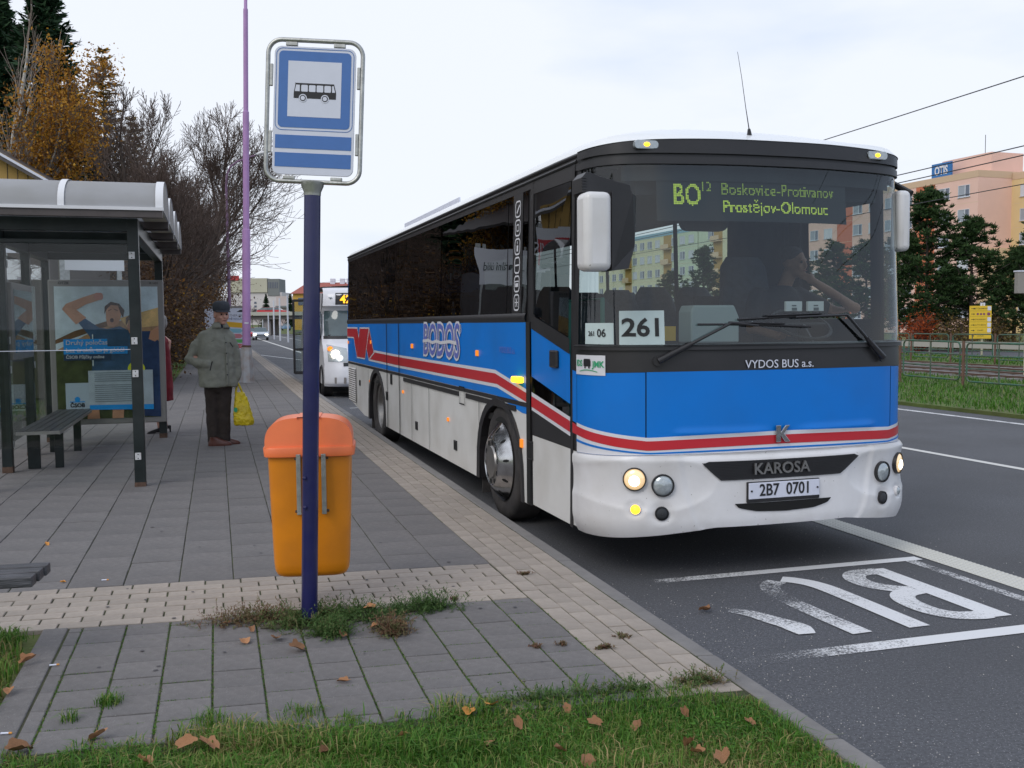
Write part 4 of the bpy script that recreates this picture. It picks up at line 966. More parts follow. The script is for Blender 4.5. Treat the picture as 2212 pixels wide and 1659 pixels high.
mb.sheet(lambda x, y: (x, y, 2.95 + (podz(y) - 2.95 if 4.2 < y < 9.3 else .05) * (1 - abs(x / .80) ** 8) if y >= 5.6 else 2.95 + float(np.interp(y, [3.85, 4.0, 4.4, 5.6], [.02, .17, .225, .27])) * (1 - abs(x / .80) ** 8)), lin(-.8, .8, 24), [3.85, 3.92, 4.0, 4.1, 4.4, 4.8, 5.3, 5.599, 5.6, 8.99, 9.0, 9.3])
mb.build('roof_unit', M['roofwhite'], bus, smooth=30)
mb = MB(); mb.bb(-.805, -.79, 5.7, 8.9, 3.0, 3.2); mb.build('roof_unit_vent', M['signwhite'], bus)
mb = MB(); mb.tube([(-.06, .55, 3.02), (-.075, .53, 3.06)], [.018, .010], 8); mb.tube([(-.075, .53, 3.06), (-.12, .50, 3.20), (-.20, .42, 3.38), (-.285, .33, 3.52)], [.004, .0025, .002, .0015], 5); mb.build('antenna', M['trim'], bus)
# rear wall, floor, underside
mb = MB(); mb.add([(-1.25, L1, .5), (1.25, L1, .5), (1.25, L1, 1.8), (-1.25, L1, 1.8)], [(0, 1, 2, 3)]); mb.add([(-1.25, L1, 1.8), (1.25, L1, 1.8), (1.22, L1, 2.9), (0, L1, 3.12), (-1.22, L1, 2.9)], [(0, 1, 2, 3, 4)]); mb.build('rear_wall', M['busblue'], bus)
mb = MB(); mb.bb(-1.23, 1.23, 1.0, L1 - .02, .86, .92); mb.bb(-1.0, 1.0, .45, 1.0, .55, .6); mb.bb(-1.24, 1.24, .5, L1 - .3, .33, .36) if False else None
mb.bb(-.62, .62, .5, L1 - .3, .33, .86); mb.bb(-1.235, -.62, 3.45, 8.2, .33, .86); mb.bb(.62, 1.235, 3.45, 8.2, .33, .86); mb.bb(-1.235, 1.235, 9.65, L1 - .02, .5, .86); mb.bb(-1.235, 1.235, .9, 1.98, .33, .5)
mb.build('chassis', M['gap'], bus)
mb = MB(); mb.add([(-1.2, .85, 2.80), (1.2, .85, 2.80), (1.2, L1 - .05, 2.86), (-1.2, L1 - .05, 2.86)], [(0, 1, 2, 3)]); mb.bb(-.95, .95, .50, .9, 2.58, 2.79); mb.build('ceiling', M['interior'], bus)
# wheels
def wheel(y, s, front):
    Mx = rot_frame((s * 1.235, y, .515), (0, s * -1., 0), (0, 0, 1))     # local z points outwards
    if (Mx.to_3x3() @ Vector((0, 0, 1))).x * s < 0: Mx = rot_frame((s * 1.235, y, .515), (0, s * 1., 0), (0, 0, 1))
    wl = empty('wheel'); adopt(wl, bus)
    q = MB(); q.lathe([(.30, -.28), (.47, -.28), (.512, -.25), (.515, -.14), (.512, -.04), (.495, -.015), (.46, -.004), (.40, -.004), (.335, -.02), (.315, -.05)], 44, Mx); q.build('tyre', M['rubber'], wl, smooth=40)
    if front:
        q = MB(); q.lathe([(.335, -.02), (.345, .0), (.325, .012), (.235, .085), (.205, .095), (.19, .085)], 40, Mx); q.build('rim', M['chrome'], wl, smooth=35)
        q = MB(); q.lathe([(.205, .088), (.145, .085), (.135, .10), (.0005, .105)], 32, Mx); q.build('hub_cap', M['chromed'], wl, smooth=35)
        q = MB()
        for k in range(10):
            a = 2 * PI * k / 10 + .15
            T = Mx @ Matrix.Rotation(a, 4, 'Z'); r0, r1, w2 = .262, .312, .012
            def P_(r, t, e): return T @ Vector((r, t, .012 + (.325 - r) / .09 * .073 + e))
            ps = []
            for i in range(12):
                b = 2 * PI * i / 12; ps.append(P_((r0 + r1) / 2 + (r1 - r0) / 2 * math.cos(b), w2 * math.sin(b), .003))
            q.add(ps, [tuple(range(12))])
            q.lathe([(.024, .0), (.0005, .001)], 10, T @ Matrix.Translation((.175, 0, .0905)))
        q.build('rim_slots', M['gap'], wl)['kind'] = 'stuff'
    else:
        q = MB(); q.lathe([(.318, -.045), (.30, -.06), (.27, -.20), (.15, -.22), (.13, -.12), (.0005, -.11)], 36, Mx); q.build('rim', M['chromed'], wl, smooth=35)
for y, f in ((WF, True), (WR, False)):
    for s in (-1, 1): wheel(y, s, f)
    mb = MB()
    P_ = [(y - .70, .27)] + [(y - .69 * math.cos(PI * i / 16), .38 + .69 * math.sin(PI * i / 16) ** .8) for i in range(17)] + [(y + .70, .28)]
    for i in range(len(P_) - 1):
        (a0, b0), (a1, b1) = P_[i], P_[i + 1]; c = (y, .45)
        def inn(a, b): return (c[0] + (a - c[0]) * .90, c[1] + (b - c[1]) * (.91 if b > .45 else 1))
        i0, i1 = inn(a0, b0), inn(a1, b1)
        for s in (-1,):
            mb.add([side_pt(a0, b0, .02), side_pt(a1, b1, .02), side_pt(*i1, .012), side_pt(*i0, .012)], [(0, 1, 2, 3)]); mb.add([side_pt(a0, b0, .02), side_pt(a1, b1, .02), side_pt(a1, b1, -.002), side_pt(a0, b0, -.002)], [(0, 1, 2, 3)])
            mb.add([side_pt(*i0, .012), side_pt(*i1, .012), side_pt(*i1, -.6), side_pt(*i0, -.6)], [(0, 1, 2, 3)])
    mb.build('wheel_arch', M['trim'], bus, smooth=40)
for y in (3.36, 9.58): mb = MB(); mb.bb(-1.22, -.9, y, y + .02, .13, .5); mb.build('mud_flap', M['rubber'], bus)
# mirrors
mir = empty('wing_mirror'); adopt(mir, bus)
mb = MB(); mb.bb(-1.515, -1.335, -.02, .16, 2.045, 2.525); mb.build('mirror_shell', M['bumper'], mir, bevel=.045, seg=4, smooth=40)
mb = MB(); mb.poly([(-1.345, y, z) for y, z in ((.0, 2.05), (.16, 2.05), (.17, 2.52), (.0, 2.52))], (-1, 0, 0), .001)
mb.poly([(-1.34, -.012, 2.525), (-1.20, -.012, 2.515), (-1.165, .02, 2.50), (-1.175, .02, 2.20), (-1.225, .0, 2.06), (-1.34, -.01, 2.045)], (0, -1, 0), .17); mb.build('mirror_housing', M['trim'], mir, bevel=.01)
mb = MB(); mb.poly([(-1.49, .10, 2.62), (-1.46, .10, 2.655), (-1.25, .10, 2.60), (-1.17, .10, 2.585), (-1.155, .10, 2.52), (-1.20, .10, 2.515), (-1.49, .10, 2.53)], (0, -1, 0), .16)
for k in range(5): mb.bb(-1.495, -1.46, .095, .10, 2.545 + k * .017, 2.553 + k * .017)
mb.build('mirror_arm', M['trim'], mir, bevel=.008); mb = MB(); mb.tube([(-1.46, .2, 2.60), (-1.30, .5, 2.60), (-1.25, .80, 2.62)], .03, 8); mb.tube([(-1.30, .14, 2.56), (-1.24, .5, 2.60)], .035, 8); mb.build('mirror_bracket', M['trim'], mir)
mir = empty('wing_mirror'); adopt(mir, bus)
mb = MB(); mb.bb(1.16, 1.27, .50, .62, 2.235, 2.68); mb.build('mirror_shell', M['bumper'], mir, bevel=.04, seg=4, smooth=40)
mb = MB(); mb.tube([(1.30, .55, 2.66), (1.24, .75, 2.78)], .025, 8); mb.build('mirror_bracket', M['trim'], mir)
# wipers
def wiper(piv, elbow, tl, tr):
    wp = empty('wiper'); adopt(wp, bus)
    p0 = fx(*piv, .035); p1 = fx(*elbow, .05); q = MB(); q.tube([fx(piv[0], piv[1], .02), p0], .032, 12); q.tube([p0, p0 * .55 + p1 * .45], [.024, .017], 8); q.tube([p0 * .55 + p1 * .45, p1, fx((tl[0] + tr[0]) / 2, (tl[1] + tr[1]) / 2, .035)], [.011, .010, .008], 6); q.build('wiper_arm', M['trim'], wp, smooth=50)
    q = MB(); n = 14; q.tube([fx(tl[0] + (tr[0] - tl[0]) * i / n, tl[1] + (tr[1] - tl[1]) * i / n + .006 * math.sin(PI * i / n), .018) for i in range(n + 1)], .0085, 6); q.tube([fx(tl[0] + (tr[0] - tl[0]) * (.25 + .5 * i / n), tl[1] + (tr[1] - tl[1]) * (.25 + .5 * i / n) + .018, .028) for i in range(n + 1)], .006, 5); q.build('wiper_blade', M['trim'], wp, smooth=50)
wiper((-.885, 1.475), (-.40, 1.722), (-.62, 1.712), (.203, 1.690)); wiper((.83, 1.47), (.487, 1.768), (-.345, 1.742), (.50, 1.768))
# papers behind the windscreen
def fpaper(name, x0, x1, z0, z1, off, m, n=6): q = MB(); q.sheet(lambda x, z: fx(x, z, off), lin(x0, x1, n), [z0, z1]); return q.build(name, m, bus, smooth=60)
fpaper('route_sign', -1.10, -.835, 1.582, 1.806, .004, M['paper'])
def ftext(body, x0, z0, size, m, push, sx=1., **kw):
    me = text_mesh(body, size, align='CENTER', **kw)
    for v in me.vertices: p_ = fx(x0 + v.co.x * sx, z0 + v.co.y, push); v.co = p_
    me.materials.clear(); me.materials.append(m); return adopt(link(bpy.data.objects.new('lettering', me)), bus)
ftext('261', -.965, 1.69, .165, M['black'], .007, 1.0, off=.004)
fpaper('route_sign', -1.215, -1.135, 1.585, 1.727, .004, M['paper'])
l0_, l1_ = .09, .36
mb = MB()
def ltext(body, lc, z0, size, m, push, sx=1., **kw):
    me = text_mesh(body, size, align='CENTER', **kw)
    for v in me.vertices: v.co = front_pt(lc + v.co.x * sx, z0 + v.co.y, push)
    me.materials.clear(); me.materials.append(m); return adopt(link(bpy.data.objects.new('lettering', me)), bus)
q = MB(); fsheet(q, .14, .40, 1.585, 1.727, .0035, 8, 2); q.build('route_sign', M['paper'], bus, smooth=60)
ltext('261', .215, 1.655, .045, M['black'], .0075, off=.001); ltext('06', .305, 1.658, .075, M['black'], .0075, off=.0015)
q = MB(); fsheet(q, .005, .335, 1.375, 1.51, .006, 8, 2); q.build('sticker', M['stripewhite'], bus, smooth=60)
ltext('IDS', .065, 1.452, .06, M['green_print'], .010, off=.0015); ltext('JMK', .275, 1.448, .06, M['green_print'], .010, off=.0015)
q = MB()
for a, b, c, d in ((.125, .205, 1.435, 1.475), (.13, .20, 1.475, 1.485), (.135, .15, 1.42, 1.436), (.18, .195, 1.42, 1.436)): fsheet(q, a, b, c, d, .010, 3, 2)
q.build('tram_print', M['black'], bus); q = MB(); fsheet(q, .07, .27, lambda l: 1.395 + .012 * math.sin(PI * (l - .07) / .2), lambda l: 1.40 + .013 * math.sin(PI * (l - .07) / .2), .010, 10, 2); q.build('hill_print', M['green_print'], bus)
# destination display
mb = MB(); mb.sheet(lambda x, z: fx(x, z, -.05), lin(-.86, .62, 20), [2.40, 2.69]); mb.build('display_box', mat('display_black', (.012, .016, .018), .5), bus, smooth=60)
mb = MB(); mb.sheet(lambda x, z: fx(x, z, -.04), lin(-1.1, 1.1, 20), [2.665, 2.78]); mb.build('sun_visor', M['interior'], bus, smooth=60)
def dfn(x0, z0): return lambda x, y: fx(x0 + x, z0 + y, -.045)
mb = MB(); led_text(mb, 'BO', .20, dfn(-.745, 2.568), .72, .0105, .0085); mb.build('display_lettering', M['led'], bus)
mb = MB(); led_text(mb, '12', .085, dfn(-.555, 2.625), 1.0, .0105, .0085); led_text(mb, 'Boskovice-Protivanov', .112, dfn(-.405, 2.612), .92, .0098, .0078); mb.build('display_lettering', M['led_dim'], bus)
mb = MB(); led_text(mb, 'Prostějov-Olomouc', .112, dfn(-.395, 2.495), .92, .0098, .0082); mb.build('display_lettering', M['led'], bus)
# interior: dashboard, seats, steering wheel
mb = MB(); mb.poly([(-1.2, .72, 1.575), (1.2, .72, 1.575), (1.2, 1.15, 1.53), (-.9, 1.15, 1.53)], (0, 0, 1), .3); mb.sheet(lambda l, q: front_pt(l, 1.57, -.02) if q == 0 else Vector((xl(l) * .96, max(.75, float(np.interp(l, PLn, PYY))), 1.575)), lin(0, LMAX, 30), [0, 1]); mb.build('dashboard', M['dash'], bus, smooth=40)
mb = MB(); mb.poly([(-.47, .62, 1.58), (-.09, .62, 1.58), (-.09, .62, 1.76), (-.13, .62, 1.845), (-.45, .62, 1.845), (-.47, .62, 1.80)], (0, -1, 0), .2); mb.build('ticket_machine', mat('pale_grey_plastic', (.42, .46, .46), .5), bus, bevel=.012)
mb = MB(); mb.bb(-.76, -.60, .60, .66, 1.60, 1.70); mb.build('parking_disc', M['yellow_card'], bus)
for x in (.105, .28):
    mb = MB(); mb.bb(x - .062, x + .062, fx(x, 1.82, -.015).y, fx(x, 1.82, -.015).y + .025, 1.795, 1.862); mb.mi = 1; yy = fx(x, 1.82, -.015).y; mb.bb(x - .02, x + .02, yy - .004, yy, 1.80, 1.82); mb.bb(x - .02, x + .015, yy - .004, yy, 1.83, 1.838); mb.build('toll_box', [M['bumper'], M['dash']], bus, bevel=.004)
mb = MB(); mb.poly([(-.40 + a, .55, 2.44 + b) for a, b in rrect(.36, .17, .06)], (0, -1, 0), .05); mb.poly([(-.22 + a, .70, 2.43 + b) for a, b in rrect(.36, .17, .06)], (0, -1, 0), .05) if False else None
mb.build('rear_view_mirror', M['trim'], bus)
def seat(x, y, z0=.92, nm='passenger_seat', h=1.15, w_=.44):
    st = empty(nm); adopt(st, bus)
    q = MB(); q.loft([((x, y + .02, z0 + .40), w_ / 2, .22, 0, .5), ((x, y + .02, z0 + .50), w_ / 2, .23, 0, .5)], 12); q.bb(x - .05, x + .05, y - .1, y + .1, z0, z0 + .4); q.build('cushion', M['seat'], st, smooth=40)
    q = MB(); q.loft([((x, y + .25, z0 + .45), w_ / 2, .07, 0, .6), ((x, y + .30, z0 + .85), w_ / 2 + .01, .06, 0, .6), ((x, y + .36, z0 + h - .08), w_ / 2 - .03, .05, 0, .7), ((x, y + .37, z0 + h), w_ / 2 - .09, .03, 0, .7)], 14); q.build('backrest', M['seat'], st, smooth=40); return st
for yy in (2.9, 3.75, 4.6, 5.5, 6.4, 8.6, 9.6, 10.6):
    for x in (-.95, -.50, .50, .95): seat(x, yy)
seat(-.62, 1.75, .95, 'guide_seat', 1.02, .40); seat(-.05, 2.4, .92, 'guide_seat', 1.08, .34)
seat(.74, 1.62, .95, 'driver_seat', 1.33, .50)
mb = MB()
for k in range(28): a0, a1 = 2 * PI * k / 28, 2 * PI * (k + 1) / 28; mb.tube([(.78 + .24 * math.cos(a), 1.17 + .20 * math.sin(a), 1.70 + .11 * math.sin(a)) for a in (a0, a1)], .014, 6, cap=False)
mb.tube([(.78, 1.0, 1.5), (.78, 1.17, 1.68)], .04, 8); mb.tube([(.56, 1.17, 1.70), (1.0, 1.17, 1.70)], .018, 6); mb.build('steering_wheel', M['trim'], bus)
mb = MB(); mb.tube([(-.98, 1.0, .9), (-.98, 1.0, 1.9), (-.98, 1.65, 1.9), (-.98, 1.7, .9)], .018, 8); mb.build('grab_rail', mat('green_rail', (.05, .22, .18), .4), bus)
mb = MB(); mb.bb(1.12, 1.2, 1.95, 2.05, .9, 2.8); mb.bb(.35, 1.2, 2.12, 2.15, .9, 1.95); mb.bb(-.32, -.20, 5.9, 6.0, 1.9, 2.85) if False else None; mb.bb(1.17, 1.19, 1.78, 3.0, 1.75, 2.82); mb.build('cab_partition', M['interior'], bus)
# ================================================================== SIGN POST AND BIN
def dirto(p): return Vector(p)
PB = Vector((-1.09, 5.21, .15)); tilt = math.radians(1.6)
sg = empty('bus_stop_sign', PB, label='blue and white bus stop sign in a tube frame on a navy steel post', cat='bus stop sign')
sg.rotation_euler = (0, tilt, math.radians(4))
mb = MB(); mb.tube([(0, 0, -.1), (0, 0, 2.262)], .0425, 28); mb.build('post', M['navy'], sg, smooth=40)
mb = MB(); mb.tube([(0, 0, 2.252), (0, 0, 2.272), (0, 0, 2.302), (0, 0, 2.322)], [.0435, .045, .058, .060], 24); mb.build('socket', M['galv'], sg, smooth=40)
SW, SHt = .515, .765                                                  # frame width and height
sp = empty('sign_head', (0, 0, 2.322)); sp.rotation_euler = (0, math.radians(1.1), math.radians(-2)); sp.scale = (.94, .94, .94); adopt(sp, sg)
def S_(x, z, y=0.): return (x, y, z + SHt / 2)
fr_ = [S_(*p) for p in rrect(SW, SHt, .075, 8)]
mb = MB(); mb.tube(fr_ + [fr_[0], fr_[1]], .0125, 10, cap=False); mb.build('tube_frame', M['galv'], sp, smooth=60)
mb = MB()
for x, z, w_, h_ in ((-.13, SHt / 2 - .022, .065, .022), (.13, SHt / 2 - .022, .065, .022), (-.13, -SHt / 2 + .020, .065, .02), (.13, -SHt / 2 + .020, .065, .02), (-SW / 2 + .020, .19, .018, .12), (SW / 2 - .020, .19, .018, .12), (-SW / 2 + .020, -.17, .018, .12), (SW / 2 - .020, -.17, .018, .12)):
    c = S_(x, z); q = MB(); q.box(c, (w_, .018, h_)); q.build('clip', M['galv'], sp, bevel=.004)
mb = MB(); mb.poly([S_(x, z, -.010) for x, z in rrect(SW - .072, SHt - .072, .040, 8)], (0, -1, 0), .012); mb.build('sign_plate', M['signwhite'], sp, bevel=.002)
def sflat(name, pts, m, y): q = MB(); q.add([S_(x, z, y) for x, z in pts], [tuple(range(len(pts)))]); return q.build(name, m, sp)
zc = .115
o = MB(); ribbon(o, rrect(.420, .440, .035, 8, 0, zc), .0035, lambda x, z: S_(x, z, -.0115), True); o.build('print_line', M['signblue'], sp)
sflat('blue_field', rrect(.392, .412, .024, 6, 0, zc), M['signblue'], -.0118)
sflat('white_square', rrect(.290, .300, .001, 1, 0, zc + .003), M['signwhite'], -.0128)
sflat('blue_band', [(-.208, -.205), (.208, -.205), (.208, -.132), (-.208, -.132)], M['signblue'], -.0118); sflat('blue_band', [(-.208, -.305), (.208, -.305), (.208, -.228), (-.208, -.228)], M['signblue'], -.0118)
# pictogram of a bus
bz = zc - .005
def pic(pts, m, y, name='bus_pictogram'): sflat(name, [(x, z + bz) for x, z in pts], m, y)
pic([(-.112, -.042), (-.112, -.012), (-.104, .034), (-.107, .040), (.106, .040), (.118, -.005), (.118, -.042)], M['black'], -.0138)
for x0, x1 in ((-.072, -.036), (-.030, .006), (.012, .048), (.054, .090)): pic(rrect(x1 - x0, .036, .005, 3, (x0 + x1) / 2, .012), M['signwhite'], -.0148, 'pictogram_window')
pic([(-.106, -.005), (-.100, .030), (-.080, .030), (-.080, -.005)], M['signwhite'], -.0148, 'pictogram_window'); pic([(.096, -.005), (.096, .030), (.104, .030), (.113, -.005)], M['signwhite'], -.0148, 'pictogram_window')
for x in (-.062, .058):
    for r, m_, y in ((.022, 'signwhite', -.0148), (.0165, 'black', -.0156), (.0115, 'signwhite', -.0164)): pic([(x + r * math.cos(2 * PI * k / 24), -.041 + r * math.sin(2 * PI * k / 24)) for k in range(24)], M[m_], y, 'pictogram_wheel')
# --- waste bin hanging behind the post
bn = empty('waste_bin', (-1.112, 5.40, .15), math.radians(8), 'orange plastic litter bin with a red-orange domed lid hanging behind the sign post', 'litter bin')
mb = MB(); B0_, B1_ = .190, .912                                    # heights above the paving
secs = []
for z, w_, d_ in ((B0_, .172, .110), (B0_ + .010, .190, .128), (B0_ + .035, .203, .140), (B0_ + .08, .208, .146), (B0_ + .35, .218, .155), (B1_, .230, .166)): secs.append(((0, .16, z), w_, d_, 0, .36))
mb.loft(secs, 48); mb.build('bin_body', M['binbody'], bn, smooth=50)
mb = MB(); mb.loft([((0, .16, B1_ - .048), .242, .180, 0, .30), ((0, .16, B1_ - .045), .246, .186, 0, .30), ((0, .16, B1_), .250, .19, 0, .30), ((0, .16, B1_ + .006), .246, .186, 0, .30)], 56); mb.build('lid_rim', M['binlid'], bn, smooth=50)
mb = MB(); n = 18
def dome(u, v):                                                       # barrel dome, straight front and back
    a = PI * u; x = -.236 * math.copysign(abs(math.cos(a)) ** .62, math.cos(a)); z = B1_ + .004 + .160 * math.sin(a) ** .62
    y = .16 + (.165 - .035 * math.sin(a) ** 2 * (1 if abs(v) > .9 else .6)) * v
    return (x, y, z + .0)
mb.sheet(dome, lin(0, 1, 40), [-1, -.97, -.9, 0, .9, .97, 1])
for v in (-1, 1): mb.add([dome(u, v) for u in lin(0, 1, 40)], [tuple(range(40))])
mb.build('lid_dome', M['binlid'], bn, smooth=45)
mb = MB(); mb.sheet(lambda u, v: (lambda p: (max(-.062, min(.062, p[0])), p[1] - .012 if v < 0 else p[1], p[2] + .005))(dome(u, v)), lin(.34, .66, 12), [-1, .9]); mb.build('lid_ridge', M['binlid'], bn, smooth=45)
for x in (-.056, .078):
    mb = MB(); mb.bb(x - .012, x + .012, -.04, .03, B1_ - .36, B1_ - .03); mb.build('hanger', M['galv'], bn, bevel=.002)
    for z in (B1_ - .055, B1_ - .345): mb = MB(); mb.box((x + (-.015 if x < 0 else .018), -.012, z), (.016, .016, .014)); mb.build('bolt', M['rust'], bn, bevel=.003)
for z in (B1_ - .13, B1_ - .285): mb = MB(); mb.lathe([(.010, 0), (.009, .006), (.0005, .008)], 12, rot_frame((-.012, -.238, z), (1, 0, 0), (0, 0, 1))); mb.build('bolt', M['navy'], bn, smooth=40)

# ================================================================== DARK BENCH END
be = A(5.62, -3.05, .60); bo = empty('park_bench', (be.x, be.y, .15), math.atan2(DC.y, DC.x), 'end of a dark weathered plank bench reaching in at the left edge', 'bench')
for k, (y0, z0) in enumerate(((0.0, .45), (-.092, .447), (-.184, .444))):
    mb = MB(); mb.bb(-1.85, -.0 - .010 * k, y0 - .080, y0, z0 - .05, z0); mb.build('plank', M['wood_dark'], bo, bevel=.006)
for x in (-.45, -1.5): mb = MB(); mb.bb(x - .03, x + .03, -.24, -.02, 0, .395); mb.build('leg', M['frame'], bo, bevel=.006)

# ================================================================== BUS SHELTER
p1 = Vector((-3.69, 9.79, .15)); sh = empty('bus_shelter', p1, TH, 'dark steel bus shelter with milky barrel roof panels and an advertising panel', 'bus shelter')
# local x = towards the road, y = along the kerb, z up; post line x=0, back wall x=-1.46
LEN = 4.46; BK = -1.46
def sbox(name, x0, x1, y0, y1, z0, z1, m, bev=.006): q = MB(); q.bb(x0, x1, y0, y1, z0, z1); return q.build(name, m, sh, bevel=bev)
for x in (0, BK):
    for i in range(4):
        y = LEN * i / 3
        if x == 0 and i in (1, 2): continue
        w_ = .052
        o = sbox('post', x - w_, x + w_, y - w_, y + w_, .0, 2.62, M['frame'])
        q = MB(); q.bb(x - w_ - .001, x + w_ + .001, y - w_ - .001, y + w_ + .001, 0, .045 + .02 * (i % 2)); adopt(q.build('rusty_foot', M['rust']), o)
sbox('beam', BK - .05, .05, -.05, .05, 2.50, 2.63, M['frame']); sbox('beam', BK - .05, .05, LEN - .05, LEN + .05, 2.50, 2.63, M['frame'])
sbox('beam', -.05, .05, .05, LEN - .05, 2.48, 2.63, M['frame']); sbox('beam', BK - .05, BK + .05, .05, LEN - .05, 2.48, 2.63, M['frame'])
for i in (1, 2): sbox('beam', BK + .05, -.05, LEN * i / 3 - .04, LEN * i / 3 + .04, 2.50, 2.62, M['frame'])
sbox('glazing_bar', BK + .05, -.052, -.02, .02, 2.38, 2.42, M['frame'])
# roof: four barrels across
RX0, RX1, RY0, RM = BK - .40, .31, -.46, 1.315
for i in range(4):
    y0 = RY0 + i * RM; y1 = y0 + RM - .05; yc = (y0 + y1) / 2; hw = (y1 - y0) / 2; zb = 2.68
    def arc(t, ex=0.): return (yc - (hw + ex) * math.cos(PI * t), zb + (.31 + ex) * math.sin(PI * t) ** .85)
    rf = empty('roof_bay'); adopt(rf, sh)
    for x0, x1 in ((RX0, -.58), (-.575, RX1)):
        q = MB(); q.sheet(lambda x, t: (x, *arc(t)), [x0, x1], lin(0, 1, 20)); q.build('roof_panel', M['roofpoly'], rf, smooth=60)
    for xr, w_ in ((RX1 - .035, .035), (-.577, .028)):
        q = MB(); q.sheet(lambda x, t: (x, *arc(t, .014)), [xr - w_, xr + w_], lin(0, 1, 20)); q.build('roof_rib', M['roofrib'], rf, smooth=60)
    q = MB(); q.add([(RX1 - .006, *arc(t, -.006)) for t in lin(0, 1, 20)], [tuple(range(20))]); q.build('end_panel', M['gutter'], rf)
    q = MB(); q.bb(RX0, RX1 + .002, y0 - .028, y0 + .01, zb - .018, zb + .012); q.build('drip_edge', M['roofrib'], rf); 
    q = MB(); q.bb(RX0, RX1 - .01, y0 - .012, y0 + .06, zb - .085, zb - .018); q.bb(RX0, RX1 - .01, y1 - .04, y1 + .05, zb - .07, zb - .0); q.build('gutter', M['gutter'], rf, bevel=.004)
    q = MB(); q.add([(.06, y0 + .10, zb - .002), (RX1 - .02, y0 + .10, zb - .002), (RX1 - .02, y1 - .05, zb - .002), (.06, y1 - .05, zb - .002)], [(0, 1, 2, 3)]); q.build('ceiling_panel', M['panel_in'], rf)
    pass
# glass: near end, back wall (three panes), gap at the near front
def pane(name, x0, x1, y0, y1, z0, z1): q = MB(); q.bb(x0, x1, y0, y1, z0, z1); return q.build(name, M['glass_clear'], sh)
pane('glass_pane', BK + .055, -.055, -.004, .004, 1.36, 2.38); pane('glass_pane', BK + .055, -.055, -.004, .004, .42, 1.352); sbox('glass_edge', BK + .055, -.055, -.005, .005, 1.353, 1.359, M['signwhite'], 0)
for i in range(3):
    y0, y1 = LEN * i / 3 + .055, LEN * (i + 1) / 3 - .055
    pane('glass_pane', BK - .004, BK + .004, y0, y1, 1.36, 2.38); pane('glass_pane', BK - .004, BK + .004, y0, y1, .30, 1.352)
for z in (2.27, 1.44, 1.12, .305):
    for x, y in ((-.012, -.055),):
        q = MB(); q.bb(x - .028, x + .028, y - .008, y, z - .035, z + .035); o = q.build('clamp', M['bracket'], sh, bevel=.003); q = MB()
        for dz in (-.02, .02): q.lathe([(.006, 0), (.0005, .003)], 8, rot_frame((x, y - .0085, z + dz), (1, 0, 0), (0, 0, 1)))
        adopt(q.build('screws', M['black']), o)
    for i in range(3):
        q = MB(); q.bb(BK + .05, BK + .06, LEN * i / 3 + .03, LEN * i / 3 + .08, z - .04, z + .04); q.build('clamp', M['bracket'], sh, bevel=.003)
# framed timetable case on the back wall
tt = empty('timetable_case'); adopt(tt, sh)
q = MB(); q.bb(BK + .02, BK + .08, 1.60, 2.86, 1.22, 2.08); q.build('case', M['alu'], tt, bevel=.01); q = MB(); q.bb(BK + .081, BK + .085, 1.68, 2.78, 1.30, 2.0); q.build('timetable_sheet', mat('timetable_print', (.30, .33, .34), .25, var=.5, vscale=3), tt)
q = MB(); q.bb(BK + .087, BK + .089, 1.68, 2.78, 1.30, 2.0); q.build('case_glass', M['glass_clear'], tt)
# inner bench of slats
bh = empty('shelter_bench'); adopt(bh, sh)
for k in range(5): q = MB(); q.bb(-1.33 + k * .085, -1.255 + k * .085, 1.30, 4.20, .44, .465); q.build('slat', M['wood_dark'], bh, bevel=.004)
q = MB(); q.bb(-1.34, -.90, 1.28, 1.31, .42, .455); q.bb(-.915, -.90, 1.30, 4.2, .415, .45); q.build('bench_rim', M['alu'], bh)
for y in (1.72, 3.25):
    for x0, x1 in ((-1.30, -1.17), (-1.02, -.93)): q = MB(); q.bb(x0, x1, y - .02, y + .02, 0, .44); q.build('leg', M['frame'], bh, bevel=.004)
# advertising light box at the far end; prints are flat shapes on the poster plane
ad = empty('advertising_panel'); adopt(ad, sh)
AX0, AX1, AZ0, AZ1, AY = -1.415, .06, .235, 2.22, LEN - .16
q = MB(); q.bb(AX0, AX1, AY, AY + .12, AZ0, AZ1); q.build('panel_frame', mat('panel_frame_grey', (.26, .245, .235), .45, .2), ad, bevel=.012)
PX0, PX1, PZ0, PZ1 = AX0 + .075, AX1 - .075, AZ0 + .08, AZ1 - .09
PWd, PHt = PX1 - PX0, PZ1 - PZ0
def pp(u, v, k): return (PX0 + PWd * u, AY - .002 - .0008 * k, PZ0 + PHt * v)
lay = [1]
def ppoly(name, pts, col, parent=ad, rough=.5, var=0.):
    lay[0] += 1; q = MB(); q.add([pp(u, v, lay[0]) for u, v in pts], [tuple(range(len(pts)))]); return q.build(name, mat('print_' + name, tuple(min(.9, c * 1.65) for c in col), rough, var=var, vscale=6, spec=.2), parent)
po = ppoly('poster', [(0, 0), (1, 0), (1, 1), (0, 1)], (.42, .47, .50), var=.15)
ppoly('stadium_print', [(0, .52), (.2, .60), (.5, .72), (1, .80), (1, .45), (0, .45)], (.30, .165, .08), po, var=.3)
ppoly('stadium_print', [(0, .60), (.18, .665), (.5, .74), (.5, .70), (.2, .62), (0, .57)], (.12, .06, .03), po, var=.3); ppoly('stadium_print', [(.62, .76), (1, .84), (1, .70), (.7, .68)], (.52, .32, .12), po, var=.3)
ppoly('pitch_print', [(0, 0), (1, 0), (1, .52), (0, .52)], (.035, .042, .014), po, var=.5)
skin = (.40, .19, .11); shirt = (.022, .060, .125); shirt2 = (.018, .035, .09)
